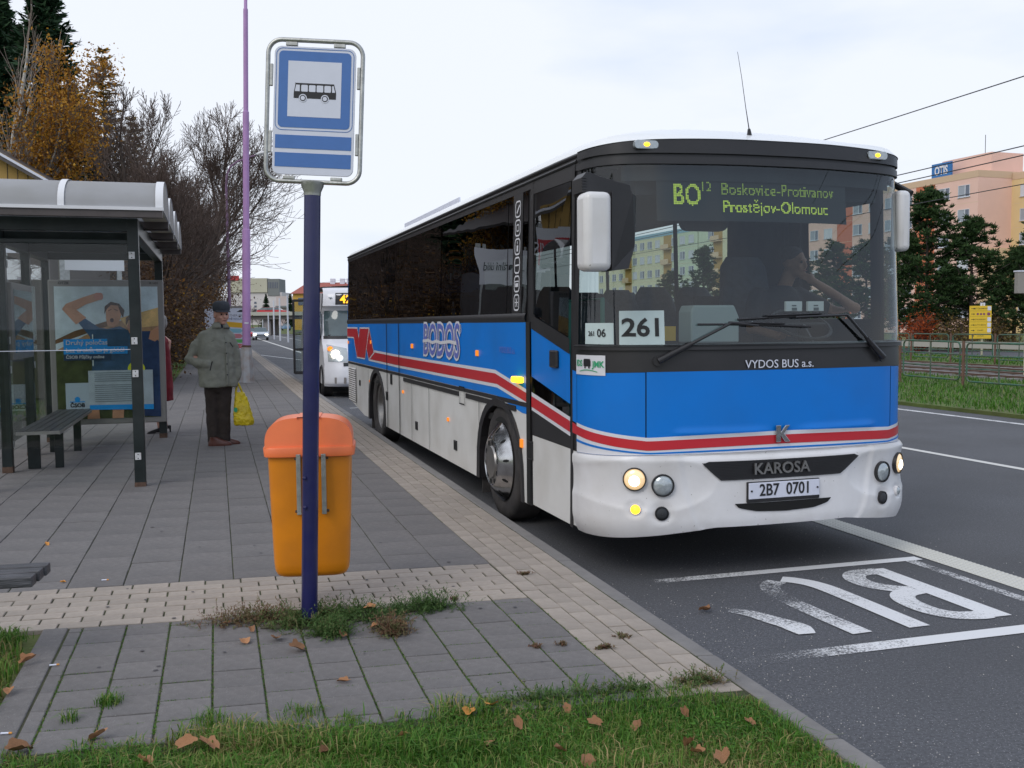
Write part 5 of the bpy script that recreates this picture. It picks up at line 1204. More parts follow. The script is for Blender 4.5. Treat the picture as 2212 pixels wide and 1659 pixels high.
ppoly('second_player_print', [(.72, .60), (.70, .40), (.74, .20), (.72, .02), (1, 0), (1, .58), (.92, .66), (.82, .66)], shirt2, po, var=.3)
ppoly('first_player_print', [(.21, .74), (.27, .77), (.42, .69), (.50, .68), (.62, .70), (.72, .66), (.74, .40), (.72, .10), (.30, .10), (.34, .40), (.33, .62)], shirt, po, var=.25)
ppoly('arm_print', [(.07, .83), (.11, .87), (.26, .915), (.40, .95), (.43, .93), (.42, .895), (.30, .865), (.21, .825), (.30, .765), (.20, .715)], skin, po, var=.2)
ppoly('fist_print', rrect(.085, .055, .024, 4, .425, .925), (.42, .17, .12), po)
ppoly('arm_print', [(.92, .66), (.90, .60), (.96, .58), (1, .60), (1, .70)], skin, po)
ppoly('face_print', [(.50, .71), (.56, .69), (.61, .72), (.64, .79), (.62, .86), (.54, .865), (.49, .82), (.49, .75)], skin, po, var=.2)
ppoly('hair_print', [(.475, .79), (.48, .85), (.54, .885), (.62, .87), (.67, .82), (.655, .76), (.63, .80), (.61, .855), (.54, .86), (.50, .83)], (.05, .022, .012), po)
ppoly('mouth_print', rrect(.035, .03, .012, 4, .545, .745), (.05, .015, .015), po)
ppoly('brow_print', [(.515, .815), (.545, .825), (.545, .83), (.515, .82)], (.04, .02, .01), po); ppoly('brow_print', [(.57, .825), (.605, .815), (.605, .82), (.57, .83)], (.04, .02, .01), po)
ppoly('face_print', [(.71, .65), (.76, .61), (.82, .66), (.83, .74), (.72, .75), (.69, .70)], (.38, .17, .10), po, var=.2)
ppoly('hair_print', [(.68, .70), (.68, .76), (.74, .80), (.82, .80), (.84, .74), (.78, .75), (.71, .745)], (.09, .045, .025), po); ppoly('mouth_print', rrect(.035, .02, .008, 4, .755, .675), (.05, .015, .015), po)
ppoly('sleeve_trim_print', [(.345, .40), (.355, .40), (.36, .64), (.35, .64)], (.5, .55, .6), po)
ppoly('leg_print', [(.28, 0), (.40, 0), (.39, .12), (.29, .12)], skin, po, var=.2); ppoly('leg_print', [(.52, 0), (.63, 0), (.64, .12), (.53, .12)], skin, po, var=.2)
bl = (.01, .22, .55)
ppoly('blue_caption_band', [(.075, .545), (.495, .545), (.495, .605), (.075, .605)], bl, po); ppoly('blue_caption_band', [(.075, .490), (.69, .490), (.69, .547), (.075, .547)], bl, po); ppoly('navy_caption_band', [(.075, .445), (.53, .445), (.53, .492), (.075, .492)], (.012, .03, .07), po)
ppoly('yellow_sticker', [(.77 + .085 * math.cos(2 * PI * k / 20), .375 + .055 * math.sin(2 * PI * k / 20)) for k in range(20)], (.75, .60, .02), po)
ppoly('white_notice', [(.30, .070), (.93, .060), (.93, .365), (.30, .365)], (.34, .37, .40), po, var=.12); ppoly('blue_notice_band', [(.305, .070), (.93, .060), (.93, .10), (.305, .105)], bl, po)
ppoly('white_logo_field', [(.08, .070), (.30, .070), (.30, .275), (.08, .275)], (.34, .38, .42), po)
lay[0] += 1
def ptext(t_, u, v, size, m, **kw):
    p_ = pp(u, v, lay[0] + 1); text(po, t_, p_, (1, 0, 0), (0, 0, 1), size, m, **kw)
ptext('Druhý poločas', .095, .577, .088, M['stripewhite'], align='LEFT', off=.001); ptext('bez úroků, to je góóól', .095, .520, .082, M['stripewhite'], align='LEFT', off=.001); ptext('ČSOB Půjčky online', .095, .469, .058, M['stripewhite'], align='LEFT', off=.001)
ppoly('logo_disc', [(.19 + .027 * math.cos(2 * PI * k / 20), .150 + .021 * math.sin(2 * PI * k / 20)) for k in range(20)], bl, po); ppoly('logo_arch', [(.118, .128), (.262, .128), (.262, .136), (.118, .136)], bl, po); lay[0] += 1
ptext('ČSOB', .19, .105, .072, M['black'], off=.003)
q = MB()
for k in range(15):
    if k == 5: continue
    v = .345 - k * .0155; q.add([pp(.36, v, lay[0] + 1), pp(.36 + RND.uniform(.35, .5), v, lay[0] + 1), pp(.80, v + .004, lay[0] + 1), pp(.36, v + .004, lay[0] + 1)], [(0, 1, 2, 3)])
q.build('small_print', mat('faint_print', (.15, .18, .22), .6), po)
text(ad, 'OTZK', (AX0 + .20, AY - .003, AZ1 - .045), (1, 0, 0), (0, 0, 1), .05, M['black'], off=.002); text(ad, '8 / 655', (AX1 - .12, AY - .003, AZ1 - .045), (1, 0, 0), (0, 0, 1), .04, M['black'])
q = MB(); q.bb(PX0, PX1, AY - .06, AY - .056, PZ0, PZ1); q.build('panel_glass', glass_mat('poster_glass', (.93, .95, .95), .7, ior=1.25), ad)
# ================================================================== PEOPLE
M['skin'] = mat('skin', (.62, .33, .25), .55, var=.10, vscale=14)
M['skin_driver'] = mat('darker_skin', (.36, .18, .11), .6, var=.08, vscale=14)  # darker, browner skin colour, used only on the coach driver
M['jacket'] = mat('olive_grey_jacket', (.25, .25, .205), .85, var=.14, vscale=7, bump=.9, bscale=9)
M['trouser'] = mat('dark_brown_trousers', (.036, .026, .022), .9, var=.25, vscale=9, bump=.9, bscale=7)
M['shoe'] = mat('brown_leather', (.095, .028, .018), .35, var=.2)
M['hat'] = mat('dark_grey_felt', (.045, .050, .060), .9, var=.2, vscale=20)
M['hair'] = mat('grey_hair', (.30, .28, .26), .8, var=.3, vscale=60)
M['bag'] = mat('yellow_plastic_bag', (.74, .56, .012), .35, var=.22, vscale=9, bump=1, bscale=12, dirt=((.42, .22, .02), .35, 7))
M['redcoat'] = mat('dark_red_coat', (.20, .010, .020), .8, var=.2)
M['blackleather'] = mat('black_leather', (.015, .013, .016), .35)
M['shirt'] = mat('dark_shirt', (.020, .022, .030), .85, var=.15)
M['eye'] = mat('eye', (.02, .015, .012), .2)
def remesh(o, vox, smooth_it=3, disp=None):
    m = o.modifiers.new('join', 'REMESH'); m.mode = 'VOXEL'; m.voxel_size = vox; m.use_smooth_shade = True
    s = o.modifiers.new('smooth', 'SMOOTH'); s.iterations = smooth_it; s.factor = .5
    if disp:
        tx = bpy.data.textures.new('folds', 'CLOUDS'); tx.noise_scale = disp[1]; tx.noise_depth = 2
        d = o.modifiers.new('folds', 'DISPLACE'); d.texture = tx; d.strength = disp[0]; d.mid_level = .5; d.texture_coords = 'LOCAL'
    return o
def limb(mb, pts, rs, n=12):
    """tapered limb with a ball at every joint"""
    mb.tube(pts, rs, n)
    for p, r in zip(pts, rs): mb.sphere(p, r * 1.0, 10, 7)
def head(mb, c, s=1., turn=0.):
    """c = middle of the head; the face looks along -y, turned about z"""
    R = Matrix.Rotation(turn, 3, 'Z'); c = Vector(c)
    def T(x, y, z): return c + R @ (Vector((x, y, z)) * s)
    mb.sphere(T(0, .012, .03), (.076 * s, .094 * s, .090 * s), 18, 12, R); mb.sphere(T(0, -.018, -.030), (.060 * s, .070 * s, .085 * s), 16, 11, R)
    mb.sphere(T(0, -.052, -.088), (.030 * s, .028 * s, .025 * s), 12, 8, R)                       # chin
    mb.sphere(T(0, -.092, -.018), (.014 * s, .022 * s, .026 * s), 10, 8, R); mb.sphere(T(0, -.100, -.030), (.017 * s, .016 * s, .013 * s), 10, 7, R)
    for q in (-1, 1):
        mb.sphere(T(.076 * q, .012, -.006), (.010 * s, .022 * s, .034 * s), 10, 7, R); mb.sphere(T(.036 * q, -.066, -.032), (.024 * s, .02 * s, .022 * s), 10, 7, R)   # ears, cheeks
    mb.sphere(T(0, -.080, .022), (.052 * s, .015 * s, .012 * s), 12, 7, R); mb.sphere(T(0, -.082, -.060), (.024 * s, .010 * s, .009 * s), 10, 6, R)     # brow, lips
    return T
def face_bits(parent, T, s=1., lip=(.30, .09, .08)):
    for q in (-1, 1):
        b = MB(); b.sphere(T(.030 * q, -.080, .004), .010 * s, 10, 7); b.build('eye', M['eye'], parent, smooth=80)
    b = MB(); b.sphere(T(0, -.0925, -.061), (.020 * s, .004 * s, .004 * s), 10, 6); b.build('mouth', mat('lips', lip, .5), parent, smooth=80)
def hand(mb, wrist, d, side, up, s=1., curl=1.):
    """palm, four fingers curling towards `side`... d = direction of the hand, up = back of the hand"""
    w_ = Vector(wrist); d = Vector(d).normalized(); u = Vector(up).normalized(); t = d.cross(u).normalized()
    pc = w_ + d * .045 * s; mb.sphere(pc, (.030 * s, .030 * s, .042 * s), 10, 8)
    for i, (o_, L_) in enumerate(((-.028, .060), (-.010, .070), (.009, .066), (.026, .052))):
        p0 = w_ + d * .075 * s + t * o_ * s; dd = d.copy(); pts = [p0 - d * .02 * s, p0]
        for k in range(3):
            dd = (dd - u * .55 * curl * (k + .6)).normalized(); pts.append(pts[-1] + dd * L_ * s * (.42, .33, .25)[k])
        mb.tube(pts, [.0095 * s, .0095 * s, .009 * s, .008 * s, .0065 * s], 7)
    p0 = w_ + d * .025 * s + t * side * .028 * s; dd = (d * .6 + t * side * .9 - u * .3).normalized()
    mb.tube([p0, p0 + dd * .028 * s, p0 + dd * .045 * s + d * .018 * s - u * .008 * s], [.012 * s, .0105 * s, .008 * s], 7)

# ---- the old man (x right in the photograph, -y towards the camera)
mp_ = Vector((-3.87, 13.10, .15)); man = empty('person', mp_, 0, 'elderly man in grey-green jacket and dark flat cap standing with a yellow bag', 'person')
man.rotation_euler = (0, 0, math.atan2(-mp_.x, mp_.y) * -1 * -1)
man.rotation_euler = (0, 0, math.radians(16.5))
FT = math.radians(20)                                                  # face turned towards photo right
mb = MB(); hc = (.06, -.055, 1.722)
T = head(mb, hc, 1.17, FT)
mb.tube([(.01, .01, 1.46), (.035, -.01, 1.62), (.05, -.02, 1.70)], [.078, .072, .068], 14)
mb.loft([((0, 0, .80), .15, .10), ((0, 0, 1.05), .17, .115), ((0, 0, 1.35), .20, .12), ((0, 0, 1.48), .14, .09), ((0, 0, 1.52), .06, .05)], 16)
limb(mb, [(-.07, .02, .92), (-.075, .01, .50), (-.075, .03, .09)], [.085, .056, .040]); limb(mb, [(.06, 0, .92), (.055, -.02, .50), (.07, .0, .09)], [.085, .056, .040])
limb(mb, [(-.18, .01, 1.42), (-.33, .04, 1.19), (-.12, -.10, 1.08)], [.055, .045, .032]); limb(mb, [(.17, .0, 1.41), (.22, .0, 1.14), (.225, -.02, .90)], [.052, .043, .030])
hand(mb, (.225, -.02, .895), (0.02, -.02, -1), -1, (1, 0, 0), 1.0, .75)
bd = mb.build('body', M['skin'], man); remesh(bd, .0075, 2)
face_bits(bd, T, 1.17)
mb = MB()                                                             # cap: crown and short peak
R_ = Matrix.Rotation(FT, 3, 'Z'); hv = Vector(hc)
q = []
for z, rx, ry in ((.045, .100, .118), (.078, .110, .128), (.125, .108, .124), (.165, .094, .104), (.182, .05, .055)): q.append((hv + Vector((0, 0, z)) + R_ @ Vector((0, .004, 0)), rx, ry, FT))
mb.loft(q, 28)
mb.sheet(lambda a, r: hv + R_ @ Vector((.096 * math.sin(a) * (1 + .15 * r), -.106 * math.cos(a) - .045 * r * math.cos(a) ** .5 if math.cos(a) > 0 else 0, .058 - .022 * r)), lin(-1.25, 1.25, 16), [0, .5, 1])
cp = mb.build('cap', M['hat'], man, smooth=50); cp.modifiers.new('th', 'SOLIDIFY').thickness = .006
mb = MB(); mb.sheet(lambda a, z: hv + R_ @ Vector((.093 * math.sin(a), .020 - .105 * math.cos(a), z)), lin(1.7, 4.6, 20), lin(-.045, .055, 5)); hr = mb.build('hair', M['hair'], man, smooth=60); hr.modifiers.new('th', 'SOLIDIFY').thickness = .010
mb = MB()                                                             # jacket
TW = math.radians(8)
mb.loft([((.0, .0, .775), .245, .175, TW, .85), ((.0, .0, .83), .255, .18, TW, .85), ((-.005, 0, 1.0), .245, .172, TW, .85), ((-.01, 0, 1.20), .242, .165, TW, .85), ((-.005, .0, 1.38), .236, .155, TW, .85), ((0, 0, 1.48), .205, .130, TW, .9), ((.02, -.01, 1.555), .125, .100, TW), ((.03, -.02, 1.585), .092, .090, TW)], 36)
limb(mb, [(-.14, .02, 1.435), (-.26, .035, 1.30), (-.345, .045, 1.15), (-.26, -.04, 1.10), (-.13, -.14, 1.08)], [.094, .088, .076, .070, .060], 16)
limb(mb, [(.135, -.01, 1.43), (.20, .0, 1.28), (.225, .0, 1.12), (.235, -.01, .98), (.235, -.02, .895)], [.090, .080, .068, .062, .056], 16)
jk = mb.build('jacket', M['jacket'], man); remesh(jk, .011, 3, (.030, .10))
mb = MB()                                                             # collar, placket, buttons, pocket welt, cuff
def jr(a, z, e=.0):
    rx, ry = np.interp(z, [.775, 1.0, 1.2, 1.36, 1.45, 1.52, 1.56], [.245, .245, .242, .232, .195, .115, .09]), np.interp(z, [.775, 1.0, 1.2, 1.36, 1.45, 1.52, 1.56], [.175, .172, .165, .15, .12, .09, .08])
    v = Vector(((rx + e) * math.sin(a), -(ry + e) * math.cos(a), 0)); v.rotate(Euler((0, 0, TW))); return Vector((.01, 0, z)) + v
mb.sheet(lambda z, a: jr(.32 + a, z, .012), lin(.79, 1.47, 20), [-.07, .07]); o = mb.build('placket', M['jacket'], man, smooth=60); o.modifiers.new('th', 'SOLIDIFY').thickness = .006
for z in (1.36, 1.22, 1.08, .94): b = MB(); b.sphere(jr(.30, z, .020), (.009, .009, .009), 8, 6); b.build('button', M['trim'], man)
for s in (-1, 1):
    mb = MB(); c0 = Vector((.038, -.025, 1.585)); pts = []
    mb.sheet(lambda a, r: c0 + Matrix.Rotation(FT * .6, 3, 'Z') @ Vector((s * (.082 + .045 * r) * math.sin(a), -(.082 + .05 * r) * math.cos(a), .035 - .075 * r + .01 * math.cos(a))), lin(.12, 3.0, 14), [0, .4, 1]); o = mb.build('collar', M['jacket'], man, smooth=60); o.modifiers.new('th', 'SOLIDIFY').thickness = .007
mb = MB(); mb.sheet(lambda a, z: Vector((.045, -.03, z)) + Matrix.Rotation(FT * .6, 3, 'Z') @ Vector((.075 * math.sin(a), -.078 * math.cos(a), 0)), lin(-.7, .7, 8), [1.50, 1.61]); mb.build('shirt_collar', mat('check_shirt', (.03, .04, .07), .8, var=.6, vscale=40), man, smooth=60)
mb = MB(); mb.tube([jr(-.55, 1.0, .012), jr(-.42, 1.12, .014)], [.008, .006], 6); mb.tube([jr(-.5, 1.37, .012), jr(-.15, 1.405, .012)], .004, 5); mb.tube([jr(.75, 1.30, .012), jr(.55, 1.36, .012)], .004, 5); mb.build('pocket_welt', M['trim'], man)
mb = MB()                                                             # trousers
mb.loft([((0, 0, .95), .185, .13, TW), ((0, 0, .84), .188, .135, TW), ((0, 0, .76), .175, .13, TW), ((.0, 0, .70), .10, .10, TW)], 24)
limb(mb, [(-.078, .02, .80), (-.08, .01, .48), (-.078, .02, .16), (-.072, .02, .055)], [.112, .092, .083, .086], 18); limb(mb, [(.068, .0, .80), (.062, -.01, .48), (.055, .02, .16), (.055, .02, .07)], [.108, .085, .078, .080], 18)
tz = mb.build('trousers', M['trouser'], man); remesh(tz, .011, 3, (.022, .09))
for (x, y) in ((-.035, -.045), (.075, .075)):
    mb = MB(); mb.loft([((x + .035, y, .0), .150, .050, math.radians(-6), .8), ((x + .035, y, .022), .155, .054, math.radians(-6), .8), ((x + .02, y, .05), .135, .048, math.radians(-6), .85), ((x - .02, y, .085), .075, .044, 0), ((x - .045, y, .115), .048, .042, 0)], 22); mb.build('shoe', M['shoe'], man, smooth=60)
# the bag hangs from his hand: a thing of its own
bgp = mp_ + Matrix.Rotation(math.radians(16.5), 3, 'Z') @ Vector((.25, -.03, 0)); bag = empty('shopping_bag', bgp, math.radians(10), 'bulging yellow plastic shopping bag with a green print hanging from the man\'s hand', 'shopping bag')
mb = MB(); mb.loft([((.07, 0, .255), .075, .035), ((.06, 0, .262), .120, .065, 0, .8), ((.055, 0, .33), .135, .075, 0, .8), ((.045, 0, .45), .115, .062, 0, .8), ((.03, 0, .60), .085, .045, 0, .8), ((.015, 0, .70), .060, .030, 0, .8)], 28)
mb.sphere((.14, -.01, .305), (.055, .06, .05)); mb.sphere((-.02, -.01, .30), (.05, .055, .05)); bb_ = mb.build('bag_body', M['bag'], bag); remesh(bb_, .009, 2, (.028, .045))
mb = MB()
for s in (-1, 1): mb.sheet(lambda t, w_: ((.015 + s * .045) * (1 - t) ** .8 - .008 + w_, -.01 * s, .68 + .145 * t), lin(0, 1, 8), [-.014, .014])
o = mb.build('bag_handle', M['bag'], bag, smooth=60); o.modifiers.new('th', 'SOLIDIFY').thickness = .004
mb = MB(); mb.add([(-.035 + .025 * math.cos(a), -.078, .47 + .032 * math.sin(a)) for a in lin(0, 2 * PI, 15)[:-1]], [tuple(range(14))]); mb.build('green_print', M['green_print'], bag)

# ---- woman half hidden behind the advertising panel, seen from the side
wp = Vector((-5.20, 14.70, .15)); wo = empty('person', wp, math.radians(18), 'grey-haired woman in a dark red coat and black heels, half hidden behind the advertising panel', 'person')
mb = MB(); T = head(mb, (0, .0, 1.63), .98, math.radians(-70)); mb.tube([(0, 0, 1.42), (0, 0, 1.56)], .05, 12)
mb.loft([((0, 0, .82), .15, .12), ((0, 0, 1.1), .13, .10), ((0, 0, 1.36), .17, .10), ((0, 0, 1.44), .08, .06)], 14)
limb(mb, [(-.04, -.07, .85), (-.06, -.07, .48), (-.03, -.07, .10)], [.085, .055, .032]); limb(mb, [(.0, .08, .85), (-.0, .08, .48), (.05, .08, .10)], [.085, .055, .032])
limb(mb, [(0, -.17, 1.36), (.02, -.2, 1.1), (-.06, -.18, .90)], [.045, .038, .028]); limb(mb, [(0, .17, 1.36), (.02, .2, 1.1), (-.06, .18, .90)], [.045, .038, .028])
hand(mb, (-.06, -.18, .89), (-.1, 0, -1), 1, (0, -1, 0), .9); hand(mb, (-.06, .18, .89), (-.1, 0, -1), 1, (0, 1, 0), .9)
bd = mb.build('body', M['skin'], wo); remesh(bd, .009, 2); face_bits(bd, T, .98)
mb = MB(); mb.loft([((.02, 0, .48), .155, .19, 0, .9), ((.01, 0, .70), .165, .20), ((0, 0, .95), .16, .195), ((0, 0, 1.15), .15, .18), ((0, 0, 1.35), .14, .19), ((0, 0, 1.43), .09, .12), ((0, 0, 1.46), .06, .07)], 24)
limb(mb, [(0, -.17, 1.36), (.03, -.215, 1.12), (-.05, -.20, .93)], [.07, .058, .048]); limb(mb, [(0, .17, 1.36), (.03, .215, 1.12), (-.05, .2, .93)], [.07, .058, .048]); ct = mb.build('coat', M['redcoat'], wo); remesh(ct, .013, 3, (.02, .1))
mb = MB(); mb.sphere((.015, 0, 1.665), (.105, .098, .10), 18, 12); mb.sphere((.05, 0, 1.61), (.07, .085, .08), 14, 9); hr = mb.build('hair', M['hair'], wo); remesh(hr, .012, 2, (.02, .04))
for x, y in ((-.03, -.07), (.05, .08)):
    mb = MB(); mb.poly([(x + .075, y - .034, .0), (x + .060, y - .034, .0), (x + .045, y - .034, .055), (x - .03, y - .034, .03), (x - .07, y - .034, .006), (x - .17, y - .034, .002), (x - .175, y - .034, .02), (x - .12, y - .034, .045), (x - .03, y - .034, .075), (x + .05, y - .034, .105), (x + .078, y - .034, .10)], (0, -1, 0), .068); mb.build('shoe', M['blackleather'], wo, bevel=.012, seg=3, smooth=50)

# ---- the coach driver: sits inside, a person of his own
BM = Matrix.Translation((1.891, 6.512, 0)) @ Matrix.Rotation(BY, 4, 'Z')
dr = empty('person', mw=BM @ Matrix.Translation((.78, 1.52, .95)), label='coach driver in a dark shirt leaning his chin on his hand behind the windscreen', cat='person')
mb = MB(); T = head(mb, (.13, -.06, 1.25), 1.04, math.radians(25)); mb.tube([(.06, 0, 1.03), (.11, -.03, 1.18)], .058, 12)
mb.loft([((0, .02, .44), .16, .12), ((.01, .02, .7), .165, .12), ((.03, .01, .95), .19, .11), ((.05, .0, 1.05), .09, .07)], 16)
limb(mb, [(-.16, .02, .98), (-.27, -.06, .72), (-.16, -.30, .66)], [.055, .045, .032]); limb(mb, [(.24, .02, .98), (.50, -.06, .86), (.64, -.16, .88), (.38, -.17, 1.02), (.22, -.18, 1.10)], [.055, .048, .048, .038, .032])
hand(mb, (.24, -.18, 1.09), (-.7, .2, .5), 1, (0, -1, .2), 1.0, 1.3); hand(mb, (-.16, -.30, .66), (.1, -.8, .3), 1, (0, 0, 1), 1.0, 1.)
limb(mb, [(-.10, 0, .48), (-.14, -.42, .50), (-.14, -.5, .06)], [.09, .06, .04]); limb(mb, [(.10, 0, .48), (.14, -.42, .50), (.14, -.5, .06)], [.09, .06, .04])
bd = mb.build('body', M['skin_driver'], dr); remesh(bd, .010, 2); face_bits(bd, T, 1.04)
mb = MB(); mb.loft([((0, .02, .44), .19, .14), ((.01, .02, .7), .195, .145), ((.03, .01, .95), .22, .13), ((.045, .0, 1.04), .12, .09), ((.05, 0, 1.07), .075, .07)], 20)
limb(mb, [(-.16, .02, .98), (-.245, -.03, .80)], [.082, .072]); limb(mb, [(.22, .02, .98), (.42, -.03, .89)], [.082, .072]); st_ = mb.build('shirt', M['shirt'], dr); remesh(st_, .014, 2)
mb = MB(); mb.sphere((.125, -.025, 1.305), (.098, .112, .085), 16, 10); hr = mb.build('hair', M['shirt'], dr); remesh(hr, .014, 2)
mb = MB(); mb.tube([(-.245 + .072 * math.cos(a), -.03 - .05 + .02 * math.cos(a), .79 + .0 * math.sin(a) + .03 * math.cos(a)) for a in lin(0, PI, 6)], .004, 5); mb.build('sleeve_trim', M['stripewhite'], dr)
# ================================================================== VEGETATION
M['bark'] = mat('dark_bark', (.080, .062, .052), .95, var=.35, vscale=6, bump=.8, bscale=30)
M['birch'] = mat('birch_bark', (.50, .47, .42), .85, var=.15, vscale=10, dirt=((.05, .045, .04), .9, 6))
M['twig'] = mat('brown_twigs', (.125, .088, .072), .95, var=.3, vscale=2)
M['twig_pale'] = mat('pale_twigs', (.24, .20, .17), .9, var=.3, vscale=2)
M['spruce'] = leafy_mat('spruce_needles', [(.012, .034, .016), (.024, .058, .026), (.04, .085, .034)], .7, trans=.1)
M['larch'] = leafy_mat('larch_needles', [(.14, .09, .03), (.28, .18, .05), (.18, .16, .06)], .7, trans=.2)
M['pine'] = leafy_mat('pine_needles', [(.018, .040, .014), (.035, .075, .022), (.07, .12, .035)], .7, trans=.1)
M['autumn'] = leafy_mat('autumn_leaves', [(.12, .05, .015), (.34, .15, .025), (.52, .26, .035), (.60, .34, .05)], .6, trans=.35)
M['yellowing'] = leafy_mat('yellow_leaves', [(.20, .07, .02), (.55, .28, .03), (.70, .42, .04)], .6, trans=.35)
M['brownleaf'] = leafy_mat('brown_shrub_leaves', [(.06, .032, .02), (.12, .065, .032), (.22, .12, .045)], .7, trans=.2)
M['hedge'] = leafy_mat('brown_hedge_leaves', [(.06, .035, .015), (.13, .08, .025), (.20, .14, .04), (.07, .075, .025)], .7, trans=.2)
M['redleaf'] = leafy_mat('red_leaves', [(.25, .04, .015), (.45, .10, .02)], .7, trans=.3)

def tree_segs(seed, H, r0, split=.32, levels=4, kids=(9, 8, 7, 5), spread=.9, wig=.10, upb=.12, ratio=.62, lens=None, lo=.25, taper=.4, tips=None, droop=0.):
    """skeleton of a tree: list of (p0, p1, r0, r1, level)"""
    r = random.Random(seed); S = []; T = []
    def grow(p, d, L_, rad, lv):
        n = 7 if lv == 0 else (5 if lv < 3 else 3); q = p.copy(); dd = d.copy(); pts = [q.copy()]
        for i in range(n):
            dd = (dd + Vector((r.gauss(0, wig), r.gauss(0, wig), r.gauss(upb * (.3 if lv == 0 else 1), wig * .6) - droop * (lv > 1)))).normalized()
            q2 = q + dd * (L_ / n); ra = rad * (1 - (1 - taper) * i / n); rb = rad * (1 - (1 - taper) * (i + 1) / n)
            S.append((q.copy(), q2.copy(), ra, rb, lv)); q = q2; pts.append(q.copy())
        if lv >= levels: T.append(q.copy()); return
        k = kids[lv]
        for j in range(k):
            t = lo + (1 - lo) * (j + r.random()) / k if lv == 0 else .2 + .8 * (j + r.random()) / k
            t = min(.999, t); i = int(t * n); a = pts[i].lerp(pts[i + 1], t * n - i)
            di = (pts[i + 1] - pts[i]).normalized(); ax = di.orthogonal().normalized(); ax.rotate(Matrix.Rotation(r.uniform(0, 2 * PI), 3, di))
            ang = spread * r.uniform(.6, 1.15) * (1 if lv else (1.15 - .45 * t)); nd = di.copy(); nd.rotate(Matrix.Rotation(ang, 3, ax))
            l2 = L_ * ratio * r.uniform(.7, 1.15) * (1.15 - .55 * t if lv == 0 else 1.05 - .35 * t)
            grow(a, nd, l2, rad * (1 - (1 - taper) * t) * .55, lv + 1)
        grow(q, dd, L_ * ratio * .6, rad * taper, min(levels, lv + 1))
    grow(Vector((0, 0, 0)), Vector((0, 0, 1)), H * (.62 if ratio > .5 else .9), r0, 0)
    return S, T
def seg_mesh(name, S, mt, parent, sides=4, rmin=.0):
    n = len(S); P0 = np.array([s[0][:] for s in S]); P1 = np.array([s[1][:] for s in S]); R0 = np.maximum([s[2] for s in S], rmin); R1 = np.maximum([s[3] for s in S], rmin)
    D_ = P1 - P0; D_ /= np.linalg.norm(D_, axis=1)[:, None] + 1e-9; Aa = np.where(np.abs(D_[:, 2:3]) < .9, np.array([[0, 0, 1.]]), np.array([[1., 0, 0]])); U = np.cross(D_, Aa); U /= np.linalg.norm(U, axis=1)[:, None]; W_ = np.cross(D_, U)
    V = []
    for k in range(sides):
        a = 2 * PI * k / sides; o = U * math.cos(a) + W_ * math.sin(a); V.append(P0 + o * R0[:, None]); V.append(P1 + o * R1[:, None])
    V = np.stack(V, 1).reshape(-1, 3); F = []; base = np.arange(n)[:, None] * 2 * sides
    for k in range(sides): j = (k + 1) % sides; F.append(base + np.array([[2 * k, 2 * j, 2 * j + 1, 2 * k + 1]]))
    return np_mesh(name, V, np.concatenate(F), mt, parent)
def leaf_quads(name, C, size, mt, parent, seed=1, flat=0., beta=(1.5, 1.5), V0=None, aspect=.6):
    r = np.random.default_rng(seed); C = np.asarray(C); n = len(C); u = r.normal(size=(n, 3)); u[:, 2] *= (1 - flat); u /= np.linalg.norm(u, axis=1)[:, None]; v = np.cross(u, r.normal(size=(n, 3))); v /= np.linalg.norm(v, axis=1)[:, None] + 1e-9
    s = (size * r.uniform(.5, 1.4, n))[:, None]; u = u * s; v = v * s * aspect
    V = np.stack([C - u, C - v, C + u, C + v], 1).reshape(-1, 3)
    return np_mesh(name, V, np.arange(n * 4).reshape(-1, 4), mt, parent, pick=r.beta(*beta, n))
def around(T, n, sd, seed=1):
    r = np.random.default_rng(seed); T = np.array([t[:] for t in T]); return T[r.integers(0, len(T), n)] + r.normal(0, sd, (n, 3))
def inst(proto, loc, rz, sc, label, group=None, cat='tree'):
    c = copy_tree(proto); c.location = loc; c.rotation_euler = (0, 0, rz); c.scale = (sc, sc, sc) if not isinstance(sc, tuple) else sc
    for k in ('label', 'group'):
        if k in c: del c[k]
    return tag(c, label, cat, group)
def at(u, Z, z=.12): return Vector(((u - 1106) / FPX * Z, Z, z))
def bare(name, seed, H, r0, bark, twig, label, loc, rz=0., rmin=.007, leaves=None, cat='tree', **kw):
    S, T = tree_segs(seed, H, r0, **kw); t = empty(name, loc, rz, label, cat)
    seg_mesh('trunk', [s for s in S if s[4] == 0], bark, t, 8); seg_mesh('limbs', [s for s in S if s[4] == 1], bark, t, 5, .012)
    seg_mesh('crown', [s for s in S if s[4] >= 2], twig, t, 3, rmin)
    if leaves: leaf_quads('leaves', around(T, leaves[0], leaves[1], seed), leaves[2], leaves[3], t, seed)
    return t
GB = 'bare trees left of the road'
A1 = bare('bare_tree', 3, 9.2, .17, M['bark'], M['twig'], 'big bare tree with spreading dark twigs just left of the lilac mast', at(405, 46), .4, spread=.85, kids=(10, 8, 7, 5), ratio=.66, rmin=.007)
A1.scale = (1.36, 1.36, 1.36)
A2 = bare('bare_tree', 11, 9.6, .16, M['bark'], M['twig'], 'tall bare tree above the right end of the shelter roof', at(362, 36), 1.2, spread=.75, kids=(10, 9, 7, 5), ratio=.60, rmin=.007)
A2.scale = (1.15, 1.15, 1.15)
A1['group'] = A2['group'] = GB
inst(A2, at(325, 40), 2.1, .95, 'bare tree between the larches and the tall bare tree', GB); inst(A1, at(440, 66), 3.3, 1.2, 'bare tree behind the thin curved lamp post', GB)
inst(A1, at(292, 34), 4.2, .60, 'smaller bare tree right behind the shelter roof', GB); inst(A2, at(462, 92), .5, 1.5, 'far bare tree behind the lilac mast', GB)
